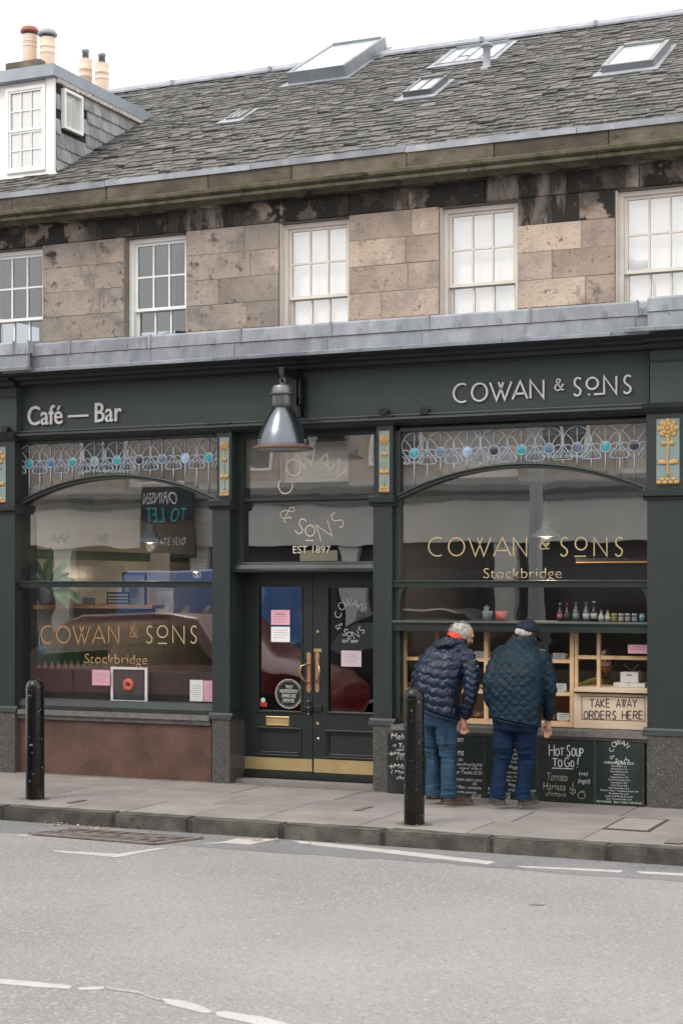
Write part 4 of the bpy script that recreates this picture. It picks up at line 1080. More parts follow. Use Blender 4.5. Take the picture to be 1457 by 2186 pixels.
def glyph(ch, f, w, th, jit=0):
    if ch == '&': w = w*.62
    "f maps (u,v) in the unit letter box to a point in space"
    b = MB()
    for s in GL[ch]:
        ribbon(b, [f(u + random.uniform(-jit, jit), v + random.uniform(-jit, jit)) for u, v in s], w, th); 
    return b
def word(letters, Y, w, th, m, parent, name='letter', joined=False, jit=0, zoff=0):
    "letters: (char, x0, x1, ytop, ybottom) in the plane Y"
    J = MB()
    for i, (ch, x0, x1, yt, yb) in enumerate(letters):
        xa, xb = X(x0, Y), X(x1, Y); za, zb = Z((x0+x1)/2, yb, Y), Z((x0+x1)/2, yt, Y)
        yy = Y - zoff*i
        b = glyph(ch, lambda u, v: Vector((xa+(xb-xa)*u, yy, za+(zb-za)*v)), w*(1 if ch != '_' else .9), th + .0004*(i % 3), jit)
        if joined: J.add(b.v, b.f)
        else: b.build(name, m, parent)
    if joined: return J.build(name, m, parent)

YB_ = .05
s1 = root('shop_sign', (X(160, .05), .05, Z(160, 885, .05)), label='raised pale lettering for a café and bar at the left end of the fascia', cat='sign')
o = put_text('Café — Bar', 61.5, 261.5, 862.5, 904.5, .037, 'letter', M['sign'], s1, th=.022, xr=160, thin=.006)
split_letters(o, 'letter')
# stand-off pins are hidden: letters float 13 mm off the board
s2 = root('shop_sign', (X(1158, .05), .05, Z(1158, 830, .05)), label='raised pale lettering of the two shop names at the right end of the fascia', cat='sign')
word([('C',968,998,820,859),('O',1006.5,1041,818,857),('W',1046.5,1092,816,854),('A',1094,1126,814.5,852),('N',1131,1162,812,850),('&',1182,1204,809,834),
      ('S',1221,1242,807,845),('O',1251,1277,806,831.5),('_',1268,1287,840.5,841.5),('N',1288,1317,803.5,841.5),('S',1327,1349,802,840)], .037, .0165, .02, M['sign'], s2)
MB().box(X(1255,.037), X(1259,.037), .017, .037, Z(1257,844.5,.037), Z(1257,841,.037)).build('letter', M['sign'], s2)

gy = yg - .0022
def gold_word(x, base, top, m1, m2, par):
    ks = 'COWAN&SO_NS'
    rows_ = []
    for i, (ch, (a, b_)) in enumerate(zip(ks, x)):
        t, bb = top, base
        if ch == '&': bb = base - (base-top)*.36
        if i == 7: bb = base - (base-top)*.32; t = top - 1
        if ch == '_': t, bb = base-.5, base+.5
        rows_.append((ch, a, b_, t, bb))
    word(rows_[:6], gy, .0125, .001, m1, par, 'gilt_letter'); word(rows_[6:], gy, .0125, .001, m2, par, 'gilt_letter')
c3 = lambda v: 800 + v/2.2177
gold_word([(c3(a), c3(b)) for a, b in ((252,322),(345,425),(443,548),(560,642),(652,720),(772,825),(868,915),(945,1003),(943,997),(1033,1100),(1127,1175))], 1187, 1147.5, M['gilt'], M['gilt'], winR)
put_text('Stockbridge', 1031, 1198, 1212.5, 1242, gy, 'window_lettering', M['gilt'], winR, th=.001, thin=-.010)
c4 = lambda v: v/2.914
gold_word([(c4(a), c4(b)) for a, b in ((255,325),(352,440),(455,562),(575,655),(675,745),(805,855),(905,952),(978,1045),(983,1040),(1073,1150),(1178,1228))], 1373, 1336.5, M['copper_gilt'], M['gilt'], winL)
put_text('Stockbridge', 181, 315, 1397, 1424, gy, 'window_lettering', M['copper_gilt'], winL, th=.001, thin=-.010)
def ring_logo(cx_, cy_, s, Y, w, m, par, lw=.0, name='letter'):
    c = P(cx_, cy_, Y); k = (X(cx_+50, Y)-X(cx_-50, Y))/100 * s     # metres per picture unit
    top = [('C',165,62,30,26),('O',128,68,34,32),('W',101,71,32,40),('A',70,70,30,30),('N',42,73,30,26)]
    bot = [('&',213,64,34,26),('S',246,66,30,22),('O',265,70,22,22),('N',289,74,32,28),('S',315,72,32,20)]
    for L_, sg in ((top, 1), (bot, -1)):
        for ch, an, R_, hh, ww in L_:
            a = rad(an); ctr = Vector((math.cos(a)*R_*k, 0, math.sin(a)*R_*k)) + c
            up = Vector((math.cos(a), 0, math.sin(a))) * sg; rt = Vector((up.z, 0, -up.x))
            b = glyph(ch, lambda u, v: ctr + rt*((u-.5)*ww*k) + up*((v-.5)*hh*k), w, .001); b.build(name, m, par)
            if an == 265:
                q = ctr - up*(19*k); b = MB(); ribbon(b, [q - rt*9*k, q + rt*9*k], w, .001); b.build(name, m, par)
ring_logo(668, 1056, 1.0, .1985, .0105, M['cream_letter'], tw)
put_text('EST 1897', 625, 705, 1165, 1181, .1985, 'window_lettering', M['cream_letter'], tw, th=.001, thin=.0)
yd_ = YDR + .0205
ring_logo(748, 1320, .45, yd_, .0046, M['white_letter'], dR)
put_text('EST 1897', 731, 764, 1366, 1372, yd_, 'window_lettering', M['white_letter'], dR, th=.0008)

# ------------------------------------------------------------------ paper notices and stickers
def notice(x0, x1, yt, yb, Y, m, lines, label, tilt=0, hd=None):
    xr = (x0+x1)/2
    r = root('paper_notice', (X(xr, Y), Y, Z(xr, yb, Y)), label=label, cat='notice')
    b = MB().box(X(x0, Y), X(x1, Y), Y-.0012, Y-.0004, Z(xr, yb, Y), Z(xr, yt, Y)); b.build('sheet', m, r)
    t = MB(); n = lines
    if hd: put_text(hd, x0+(x1-x0)*.25, x1-(x1-x0)*.25, yt+(yb-yt)*.22, yt+(yb-yt)*.36, Y-.0013, 'print', M['ink'], r, th=.0003)
    for i in range(n):
        f = (.45 if hd else .22) + (.5 if hd else .62)*i/max(n, 1); yy = yt+(yb-yt)*f; a = x0+(x1-x0)*random.uniform(.1,.2); e = x1-(x1-x0)*random.uniform(.1,.3)
        xx = a
        while xx < e:
            wq = random.uniform(1, 3.5); hb(t, xx, min(xx+wq, e), yy, yy+.9, xr, Y-.0018, Y-.0013); xx += wq+.8
    if n: t.build('print', mat('pale ink', [(.22,.20,.22)]), r)
    return r
ydn = YDR + .0195
pp2 = mat('warm pink paper', [(.58,.36,.42)], rough=.8)
notice(578.5, 618.5, 1302, 1334, ydn, M['paper_pink'], 3, 'pink opening hours notice in the glass of the left door', hd='HOURS')
notice(578.5, 618.5, 1338, 1370.5, ydn, M['paper'], 4, 'white typed notice just under the pink one on the left door')
notice(728, 771, 1389, 1423, ydn, mat('faded pink paper', [(.56,.45,.50)], rough=.8), 5, 'faded pink notice in the glass of the right door')
yi = yg + .0075
notice(197, 235, 1430, 1463, yi, M['paper_pink'], 5, 'pink notice in the left window beside the doughnut picture')
notice(405.5, 433.5, 1451.5, 1497, yi, M['paper'], 7, 'tall white notice low in the right corner of the left window')
notice(435, 462, 1453, 1498, yi, M['paper_pink'], 6, 'pink notice against the pilaster beside the white notice')
# round sticker
c = P(616, 1481, ydn); k = (X(666, ydn)-X(566, ydn))/100
stk = root('round_sticker', tuple(c), label='round black sticker with white ring and capitals low on the left door', cat='sticker')
MB().tube([c + Vector((0,-.0004,0)), c + Vector((0,-.0013,0))], 28.5*k, 40).build('disc', M['black_paint'], stk)
for R_, w_ in ((28, .005), (24.5, .0015)):
    b = MB(); ribbon(b, [c + Vector((R_*k*math.cos(a), -.0013, R_*k*math.sin(a))) for a in [i*math.pi/24 for i in range(49)]], w_, .0005); b.build('ring', M['white_letter'], stk)
for t_, a, e, y1_, y2_ in (('TRULY',609,625,1463,1470),('INDEPENDENTLY',597,636,1472,1480),('OWNED AND',601,631,1482,1490),('OPERATED',603,628,1492,1500)):
    put_text(t_, a, e, y1_, y2_, c.y-.0013, 'print', M['white_letter'], stk, th=.0004, thin=.01)
for i in range(34):
    a = i*2*math.pi/34; q = c + Vector((26.3*k*math.cos(a), -.0015, 26.3*k*math.sin(a)))
    if i % 7 in (0,): continue
    MB().box(q.x-.004, q.x+.004, q.y-.0003, q.y, q.z-.003, q.z+.003).build('print', M['white_letter'], stk)
c = P(561.5, 1499, ydn); s3 = root('window_sticker', tuple(c), label='tiny red and white rating sticker in the corner of the left door', cat='sticker')
b = MB(); hb(b, 554, 570, 1499, 1508, 562, ydn-.0013, ydn-.0004); b.build('red_band', mat('red sticker', [(.42,.03,.03)]), s3)
MB().tube([c+Vector((0,-.0004,.02)), c+Vector((0,-.0012,.02))], .025, 16).build('white_disc', M['white_letter'], s3)
b = MB(); hb(b, 640, 720, 1175, 1197.5, 680, .210, .212); r_ = root('card', (X(680,.21), .21, 0), label='plain beige card standing behind the glass above the doors', cat='card'); b.build('sheet', mat('beige card', [(.42,.37,.26)]), r_)

# ------------------------------------------------------------------ hanging lamp over the door
LY = -.39; LX = X(603, LY); LK = (D0+LY)/(ct+(603-CX)/F*st)/F      # metres per pixel there
lz = lambda y: Z(603, y, LY)
lamp = root('hanging_lamp', (LX, LY, lz(958)), label='large brushed steel dome lamp on a black bracket above the doors', cat='lamp')
pr = [(r*LK, lz(y)-lz(958)) for r, y in ((63.5,960),(64,957),(61,954),(57,950),(55.5,944),(52.5,932),(48.5,922),(42,907),(35,893),(28,881),(21,871.5))]
inn = [((r-1.5)*LK, lz(y)-lz(958)-.004) for r, y in ((21,873),(35,895),(48,924),(55,946),(60,956),(63.5,960))]
smooth_angle(MB().lathe(pr[::-1][:-3] + [] , (LX, LY, lz(958)), 48).build('dome', M['steel'], lamp), 40)
MB().lathe(inn, (LX, LY, lz(958)), 40).build('dome_lining', mat('enamel lining', [(.35,.36,.34)], rough=.4), lamp, smooth=True)
smooth_angle(MB().lathe([((r)*LK, lz(y)-lz(958)) for r, y in ((61,960.5),(64.5,960),(65,958),(63.5,955.5),(58,952.5))], (LX, LY, lz(958)), 48).build('rim', M['rust'], lamp))
MB().lathe([(.0,-.002),(60*LK,-.002),(60*LK,.0)], (LX, LY, lz(958)), 40).build('glass_cover', mat('frosted cover', [(.30,.34,.33)], rough=.2), lamp)
smooth_angle(MB().lathe([(r*LK, lz(y)-lz(958)) for r, y in ((0,871),(20,871),(22.5,868),(23.5,863),(24,845.5))], (LX, LY, lz(958)), 36).build('neck', M['steel_worn'], lamp))
smooth_angle(MB().lathe([(r*LK, lz(y)-lz(958)) for r, y in ((24,845.5),(28.5,843.5),(29,841.5),(25,840),(24.2,829),(22,824.5),(15,821.5),(0,820.5))], (LX, LY, lz(958)), 36).build('cap', M['steel_worn'], lamp))
cz = lz(813.5); MB().tube([(LX+.026*math.cos(a), LY, cz+.03*math.sin(a)) for a in [i*math.pi/8 for i in range(16)]], .007, 8, closed=True).build('eye_ring', M['steel_worn'], lamp, smooth=True)
MB().tube([(LX, LY+.004*math.cos(a)*6, lz(803)+.022*math.sin(a)) for a in [i*math.pi/6 for i in range(12)]], .005, 6, closed=True).build('shackle', M['steel_worn'], lamp, smooth=True)
for i in range(3):
    a = rad(-125 + i*120); p = Vector((LX+55.5*LK*math.cos(a), LY+55.5*LK*math.sin(a), lz(945)))
    MB().box(p.x-.012, p.x+.012, p.y-.012, p.y+.012, p.z-.03, p.z+.02).build('toggle_clip', M['steel_worn'], lamp, bevel=.004)
bz = lz(785); zt2, zb2 = lz(783), Z(654, 893, .05)
b = MB(); bx = LX
b.box(bx-.052, bx+.052, .03, .0495, zb2+.01, lz(800)+.02); b.box(bx-.03, bx-.012, -.06, .03, zb2+.12, lz(800)+.02); b.box(bx+.012, bx+.03, -.06, .03, zb2+.12, lz(800)+.02)
b.build('bracket_plate', M['black_paint'], lamp, bevel=.004)
MB().box(bx-.026, bx+.026, LY-.03, .03, lz(801), lz(785)).build('bracket_arm', M['black_paint'], lamp, bevel=.004)
MB().profy([(0,0)]*0 or [(bx-.02, lz(801)), (bx+.02, lz(801)), (bx+.02, lz(801)-.0)][:0] or [(bx-.012, lz(802)-.16), (bx+.012, lz(802)-.16), (bx+.012, lz(802)), (bx-.012, lz(802))], -.04, .03).build('gusset', M['black_paint'], lamp)
MB().tube([(bx, -.05, lz(805)), (bx, -.02, lz(830)), (bx+.01, .02, zb2+.02)], .012, 8).build('conduit', M['black_paint'], lamp, smooth=True)
# small floodlights and the cable along the ledge
for (x, y, Y, lab) in ((820, 878, -.02, 'small black floodlight on the ledge, the one nearer the doors'), (907, 876, -.02, 'small black floodlight on the ledge beneath the raised letters, right of its twin'), (13, 915, -.12, 'small black floodlight above the carved panel at the far left')):
    p = P(x, y, Y); zl_ = zfb_ - .004 if Y > -.1 else zfb_ + .0
    f = root('floodlight', (p.x, p.y, zl_), label=lab, cat='floodlight', group='small floodlights on the ledge')
    MB().box(p.x-.045, p.x+.045, p.y-.02, p.y+.02, zl_, zl_+.02).build('base', M['black_paint'], f)
    MB().tube([(p.x, p.y+.03, p.z), (p.x, p.y-.03, p.z-.004), (p.x, p.y-.034, p.z-.004)], [.030,.042,.036], 16).build('housing', M['black_paint'], f, smooth=False)
    MB().box(p.x-.05, p.x-.044, p.y-.012, p.y+.012, zl_, p.z+.01).build('bracket', M['black_paint'], f); MB().box(p.x+.044, p.x+.05, p.y-.012, p.y+.012, zl_, p.z+.01).build('bracket', M['black_paint'], f)
def cable(x0, x1, label, seed):
    n = 60; pts = []
    for i in range(n+1):
        xx = X(x0 + (x1-x0)*i/n, 0); pts.append((xx, -.035 + .012*noise.noise(Vector((xx*3, seed, 0))), zfb_ + .004 + .008*abs(noise.noise(Vector((xx*2.2, seed, 4))))))
    o = MB().tube(pts, .004, 5).build('cable', M['cable'], None, smooth=True); tag(o, label, 'cable')
cable(45, 640, 'thin pale cable lying along the ledge left of the lamp', 1.0); cable(668, 1380, 'thin pale cable lying along the ledge under the raised names', 5.0)

# ------------------------------------------------------------------ bollards
def bollard(bx_, by_, top, hw, label):
    g = G(bx_, by_); dep = (g.y+D0)/(ct+(bx_-CX)/F*st); r = hw*dep/F; h = (by_-2-top)*dep/F
    o = root('bollard', (g.x, g.y, 0), label=label, cat='bollard', group='black bollards along the kerb')
    pr_ = [(r*1.0, -.03), (r, .0), (r, .05), (r*.985, h*.5), (r*.97, h-r*.98)] + [(r*.97*math.cos(a), h-r*.98+r*.98*math.sin(a)) for a in [i*math.pi/16 for i in range(1, 8)]] + [(0, h)]
    b = MB().lathe(pr_, (g.x, g.y, 0), 32); p = b.build('post', M['bollard'], o, smooth=True)
    MB().lathe([(r*1.002, h-r*1.25), (r*1.012, h-r*1.23), (r*1.012, h-r*1.19), (r*.99, h-r*1.17)], (g.x, g.y, 0), 32).build('collar_line', M['bollard'], o, smooth=True)
    b = MB(); n = 26
    b.add([(g.x + r*(.98 if i % 2 == 0 else random.uniform(1.25, 2.1))*math.cos(i//2*2*math.pi/(n//2)), g.y + r*(.98 if i % 2 == 0 else random.uniform(1.25, 1.7))*math.sin(i//2*2*math.pi/(n//2)), .004 if i % 2 == 0 else .0025) for i in range(n)], [(i, (i+1) % n, (i+3) % n, (i+2) % n) for i in range(0, n, 2)])
    b.build('moss_ring', mat('moss', [(.11,.10,.055),(.2,.18,.13)], scale=20, rough=.95), o)
bollard(75.5, 1706, 1446, 20, 'chipped black bollard in front of the left window')
bollard(883.5, 1760, 1464, 22, 'chipped black bollard in front of the two men')

# ------------------------------------------------------------------ chalkboards
ZCB = zsr[2] - .004
M['edge'] = mat('worn edge', [(.09,.08,.06),(.03,.035,.033)], scale=30)
def board(x0, x1, label, Y=-.075):
    xa, xb = X(x0, Y), X(x1, Y)
    r = root('chalkboard', ((xa+xb)/2, Y, 0), label=label, cat='chalkboard', group='chalkboards leaning under the serving hatch')
    MB().box(xa, xb, Y, Y+.012, .006, ZCB).build('board', M['chalkboard'], r)
    for u in (xa, xb-.006): MB().box(u, u+.006, Y-.003, Y-.0002, .006, ZCB).build('edge_trim', M['edge'], r)
    return r
def chalk(r, items, Y=-.0755, m='chalk'):
    for t_, a, e, y1_, y2_ in items: put_text(t_, a, e, y1_, y2_, Y, 'chalk_writing', M[m], r, th=.0006, thin=-.004, shear=.12)
b1 = board(826, 932, 'chalkboard of melts, furthest left and mostly behind the bollard')
chalk(b1, [('Melts',834,872,1566,1579),('*',838,846,1588,1595),('To',850,866,1587,1598),('Matu',840,872,1605,1614),('{ Ch',846,866,1615,1623),('Milan',840,874,1631,1641),('{ Mont',834,872,1644,1653),('che',846,864,1656,1664)])
for y in (1609, 1636):
    b = MB(); ribbon(b, [P(829,y,-.0755), P(837,y,-.0755)], .006, .0006); ribbon(b, [P(833.5,y-4,-.0755), P(838,y,-.0755), P(833.5,y+4,-.0755)], .006, .0006); b.build('chalk_arrow', M['chalk'], b1)
b = MB(); ribbon(b, [P(845+i*2.2, 1600+(i%2)*2, -.0755) for i in range(8)], .005, .0006); b.build('chalk_squiggle', M['chalk'], b1)
b2 = board(934, 1032.5, 'chalkboard of toasties and boxes, behind the man in the puffy jacket')
chalk(b2, [('an',975,988,1576,1584),('ons',968,989,1603,1613),('-TO GO-',964,989,1619,1624),('- Bacon/Fried Egg/Hal',966,1029,1629,1637),('single 6 / double 8',980,1027,1638,1644),
           ('& Jam Toastie £5.50',963,1028,1645,1655),('- compote, yoghurt, honey',966,1028,1661,1669),('£5',1008,1017,1669,1676),('Bread Box - compote',958,1027,1677,1686),('crunchy peanuts',968,1016,1688,1695),('£5.50',1006,1026,1696,1703)])
b3 = board(1034, 1146, 'chalkboard of veggie breakfasts, behind the man in the cap')
chalk(b3, [('Go',1092,1100,1578,1588),('filled',1085,1103,1597,1603),('sausage patty',1072,1106,1607,1614),('mature chees',1068,1104,1615,1621),('Brioche',1083,1103,1623,1629),('Veggie',1085,1110,1634,1643),('grilled mush',1070,1106,1646,1653),('chorizo, feta',1070,1106,1655,1661),
           ('on the toast',1070,1106,1663,1668),('Vegan',1084,1108,1672,1681),('free            crushed   smash',1041,1142,1682,1689),('scrambled          bun',1040,1138,1691,1697),('£8',1074,1088,1698,1706)])
b4 = board(1148, 1268, 'chalkboard advertising hot soup in large chalk capitals')
def cw(L_, w, par, m='chalk', jit=.02): word(L_, -.0755, w, .0006, M[m], par, 'chalk_letter', jit=jit)
cw([('H',1171,1182,1590,1613),('O',1184,1193,1598,1613),('T',1194,1203,1597,1613),('S',1207,1217,1591,1614),('O',1219,1227,1597,1614),('U',1229,1236,1598,1614),('P',1237,1244,1598,1616),
    ('T',1178,1189,1619,1636),('O',1190,1199,1622,1637),('G',1204,1215,1618,1637),('O',1217,1224,1624,1637),('!',1228,1237,1618,1638),('_',1177,1223,1641.5,1640.5)], .0085, b4)
chalk(b4, [('Tomato',1166,1210,1650,1667),('Harissa',1158,1206,1671,1687),('chickpea',1164,1207,1690,1703)], m='chalk_dim')
chalk(b4, [('(ve)',1235,1253,1647,1658),('(ngci)',1233,1258,1662,1675)])
b = MB(); ribbon(b, [P(1222,1670,-.0755), P(1221,1698,-.0755)], .005, .0006); ribbon(b, [P(x,y,-.0755) for x, y in ((1217,1680),(1216,1686),(1226,1685),(1227,1692),(1220,1695),(1215,1691))], .005, .0006); b.build('chalk_cactus', M['chalk_dim'], b4)
b = MB(); ribbon(b, [P(1240+8*math.cos(a), 1698-7*math.sin(a), -.0755) for a in [i*math.pi/8 for i in range(17)]], .005, .0006); ribbon(b, [P(1237,1690,-.0756), P(1242,1688,-.0756), P(1247,1691,-.0756)], .005, .0006); b.build('chalk_tomato', M['chalk_dim'], b4)
b5 = board(1269.5, 1373, 'chalkboard of drinks prices, furthest right beside the granite plinth')
ring_logo(1322, 1606, .30, -.0755, .0045, M['chalk'], b5, name='chalk_letter')
dr = [('-DRINKS TO GO-',1287,1353,1626,1631.5),('Espresso | 3.1',1304,1336,0,0),('Americano | 3.1',1302,1338,0,0),('Flat White | 3.3',1302,1338,0,0),('Latte | 3.3',1309,1332,0,0),('Cappuccino | 3.3',1301,1339,0,0),('Iced Americano | 3.1',1297,1343,0,0),('Iced Latte | 3.3',1303,1337,0,0),('Iced Chai | 3.8',1303,1337,0,0),('Hot Chocolate | 3.3',1298,1341,0,0),
      ('Matcha / Chai / Turmeric Latte | 3.4',1280,1361,0,0),('Breakfast Tea | 2.2',1299,1340,0,0),('Loose Leaf Pekoe Tea | 2.8',1291,1349,0,0),('Oat / Coconut Milk | 0.4',1293,1347,0,0),('Also Available   Beer / Cidre / Soft Drinks',1272,1369,0,0)]
yy = 1634
for i, (t_, a, e, y1_, y2_) in enumerate(dr):
    if i == 0: put_text(t_, a, e, y1_, y2_, -.0755, 'chalk_writing', M['chalk'], b5, th=.0006)
    else: put_text(t_, a, e, yy, yy+4.3, -.0755, 'chalk_writing', M['chalk'], b5, th=.0006); yy += 5.85

# ------------------------------------------------------------------ the room behind the glass
XW = X(36, .2)
wl = MB().box(XW-.12, XW-.012, .2, 5.2, 0, 3.6).build('wall_left', mat('cream plaster', [(.66,.60,.51),(.72,.66,.57)], scale=2, rough=.8), None, kind='structure')
tile = mat('cream glazed tile', [(.64,.59,.50),(.70,.65,.57)], rough=.25, rnd=.06)
tm = None
for i in range(22):
    for j in range(10):
        y = .32 + i*.155; z = .62 + j*.155
        if tm is None:
            tm = MB().box(-.006, .006, .003, .152, .003, .152).mesh('tile'); tm.materials.append(tile)
        o = link('tile', tm, None, wl); o.matrix_parent_inverse = Matrix.Identity(4); o.location = (XW-.005, y, z)
gm_ = mat('bottle green tile band', [(.07,.14,.07),(.10,.18,.09)], rough=.3, scale=6)
zg = PX(60, 1172, XW).z; MB().box(XW-.011, XW+.004, .3, 4.4, zg-.10, zg).build('green_band', gm_, wl)
zg = PX(60, 1404, XW).z
MB().box(XW+.001, XW+.006, .32, 2.0, zg-.05, zg+.03).build('green_band', gm_, wl)
for i in range(12):
    y = .34+i*.13; MB().add([(XW+.005, y, zg-.05), (XW+.005, y+.12, zg-.05), (XW+.005, y+.06, zg-.15), (XW+.001, y, zg-.05), (XW+.001, y+.12, zg-.05), (XW+.001, y+.06, zg-.15)], [(0,1,2),(3,5,4),(0,2,5,3),(1,4,5,2)]).build('tile', gm_, wl)
for (x, y, w_) in ((130, 1150, .34), (222, 1150, .20)):
    p = PX(x, y, XW); b = MB()
    for k in range(9): b.ell((XW-.008, p.y + (k-4)*w_/9, p.z + .03*math.sin(k*1.7)), (.008, .025, .028), None, 6, 4)
    b.build('plaster_ornament', mat('gilded stencil', [(.28,.22,.12)]), wl)
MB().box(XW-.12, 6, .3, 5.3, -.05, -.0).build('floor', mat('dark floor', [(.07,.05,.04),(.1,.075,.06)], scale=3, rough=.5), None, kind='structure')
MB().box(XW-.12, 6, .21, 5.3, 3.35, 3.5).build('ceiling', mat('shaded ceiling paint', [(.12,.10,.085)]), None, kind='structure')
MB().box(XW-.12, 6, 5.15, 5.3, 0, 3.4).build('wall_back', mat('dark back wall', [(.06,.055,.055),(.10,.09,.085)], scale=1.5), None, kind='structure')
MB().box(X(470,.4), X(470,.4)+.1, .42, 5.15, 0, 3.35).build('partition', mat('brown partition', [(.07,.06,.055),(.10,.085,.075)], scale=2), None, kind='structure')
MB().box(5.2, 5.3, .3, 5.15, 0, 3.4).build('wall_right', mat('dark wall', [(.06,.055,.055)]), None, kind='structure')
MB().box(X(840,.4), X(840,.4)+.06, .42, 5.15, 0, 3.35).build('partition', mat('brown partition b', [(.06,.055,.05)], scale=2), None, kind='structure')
# shelves on the party wall
def shelf(ypx, w, m, label, y1=3.3):
    z = PX(60, ypx, XW+w).z; o = MB().box(XW+.004, XW+w, .30, y1, z-.045, z).build('shelf', m, None); tag(o, label, 'shelf'); return z
zs1 = shelf(1292, .26, M['wood_warm'], 'long pine shelf on the tiled wall inside the left window', 3.2)
zs2 = shelf(1085, .22, M['wood_warm'], 'high pine shelf near the ceiling inside the left window', 4.0)
# plant
leafm = mat('broad leaf', [(.12,.22,.08),(.19,.32,.13)], rough=.35, scale=5)
px_ = XW + .24; py_ = .40
pot = root('potted_plant', (px_, py_, zs1), label='broad leaved plant in a grey pot on the pine shelf', cat='plant')
MB().lathe([(.065,0),(.085,.04),(.09,.16),(.082,.165),(.078,.13),(0,.13)], (px_, py_, zs1), 20).build('plant_pot', mat('grey pot', [(.14,.14,.145)], rough=.6), pot, smooth=True)
for i, (ang, L_, w_, droop, yo) in enumerate(((4,.44,.058,.0,.02),(-16,.40,.050,.10,-.02),(24,.42,.055,.16,.0),(44,.44,.050,.22,-.04),(62,.40,.046,.25,.03),(-34,.33,.045,.2,.03),(-58,.27,.042,.25,-.03),
                                              (72,.33,.042,.30,-.03),(14,.34,.048,.06,-.06),(-8,.30,.045,.05,.05),(34,.30,.045,.12,.06),(54,.30,.040,.12,-.07),(85,.26,.038,.25,.02),(-74,.20,.036,.3,.0))):
    a = rad(ang); d = Vector((math.sin(a), yo*2.2, math.cos(a))).normalized(); p = Vector((px_, py_, zs1+.13)); n = 10; vs = []; fs = []; b = MB()
    for k in range(n+1):
        t = k/n; wd_ = max(.004, w_*(math.sin(min(1, max(0, t-.16)/.84)*math.pi)**.75)) if t > .16 else .005
        side = Vector((d.z, -.35, -d.x)).normalized()
        vs += [p - side*wd_, p + Vector((0, .010, -.004)), p + side*wd_]; p = p + d*L_*1.12/n; d = (d + Vector((0, 0, -droop*.75))).normalized()
    for k in range(n): fs += [(3*k,3*k+1,3*k+4,3*k+3), (3*k+1,3*k+2,3*k+5,3*k+4)]
    b.add(vs, fs); b.build('leaf', leafm, pot, smooth=True)
# things on the shelf: books, cards, a black box, two pictures
def onshelf(x0, x1, ytop, Y, th, m, name, label, cat, z0=None, lean=0):
    z0 = zs1 if z0 is None else z0
    xa, xb = X(x0, Y), X(x1, Y)
    o = MB().box(xa, xb, Y, Y+th, z0+.001, Z((x0+x1)/2, ytop, Y)).build(name, m, None, bevel=.003); tag(o, label, cat); return o
MB_ = mat('dull white card', [(.42,.41,.39)], rough=.7)
sh2 = MB().box(XW+.261, X(340,.95), .80, 1.06, zs1-.04, zs1-.002).build('shelf', M['wood_warm'], None); tag(sh2, 'pine shelf running on behind the books to the dark frame', 'shelf')
onshelf(103, 120, 1278, .84, .03, MB_, 'card_stack', 'small white card stack beside the grey plant pot', 'cards')
onshelf(129, 150, 1264, .86, .12, mat('white box', [(.55,.54,.52)]), 'white_box', 'left one of two white boxes on the pine shelf', 'box')
onshelf(152, 173, 1264, .86, .12, mat('white box b', [(.50,.49,.47)]), 'white_box', 'right one of two white boxes on the pine shelf', 'box')
def slogan(x0, x1, yt, yb, Y, par_label, m, lm):
    r = root('lettered_card', (X((x0+x1)/2,Y), Y, zs1), label=par_label, cat='card')
    b = MB(); b.box(X(x0,Y), X(x1,Y), Y, Y+.02, zs1, Z((x0+x1)/2, yt, Y)); b.build('card_body', m, r)
    for i in range(4): 
        q = yt+4+(yb-yt-6)*i/4
        t = MB(); xx = x0+3
        while xx < x1-4: hb(t, xx, xx+2.5, q, q+4, xx, Y-.002, Y-.0003); xx += 3.6
        t.build('print', lm, r)
slogan(176, 205, 1272, 1296, .84, 'white card with black slogan beside the white boxes', MB_, M['ink'])
slogan(228, 275, 1264, 1298, .84, 'black lettered card in front of the dark picture frame', M['black_paint'], mat('dim white print', [(.4,.4,.39)]))
def picture(x0, x1, yt, yb, Y, w, mf, mm, mi, label, cat='picture', mw=.25):
    xr = (x0+x1)/2; r = root('picture_frame', (X(xr,Y), Y, Z(xr,yb,Y)), label=label, cat=cat)
    xa, xb, za, zb = X(x0,Y), X(x1,Y), Z(xr,yb,Y), Z(xr,yt,Y)
    MB().frame(xa, xb, za, zb, w, Y-.012, Y+.01).build('frame', mf, r)
    MB().box(xa+w, xb-w, Y-.002, Y+.008, za+w, zb-w).build('mount', mm, r)
    dx, dz = (xb-xa-2*w)*mw, (zb-za-2*w)*mw
    MB().box(xa+w+dx, xb-w-dx, Y-.004, Y-.0021, za+w+dz, zb-w-dz).build('image', mi, r); return r, (xa+xb)/2, (za+zb)/2
picture(262, 313, 1221, 1297, .98, .02, M['black_paint'], mat('grey mount', [(.25,.24,.22)]), mat('dark photo', [(.03,.03,.03),(.18,.16,.14)], scale=9), 'black framed photograph leaning on the pine shelf')
picture(333, 372, 1256, 1312, 1.3, .014, mat('pale frame', [(.45,.43,.40)]), mat('pale mount', [(.50,.48,.44)]), mat('line drawing', [(.46,.44,.40),(.30,.28,.26)], scale=40, contrast=(.5,.7)), 'pale framed line drawing right of the black frame')
bb = MB(); bb.box(X(321,1.6), X(362,1.6), 1.6, 1.61, Z(340,1245,1.6), Z(340,1181,1.6)); tag(bb.build('hanging_banner', mat('white banner', [(.50,.49,.46)]), None), 'white paper banner hanging inside the left window', 'banner')
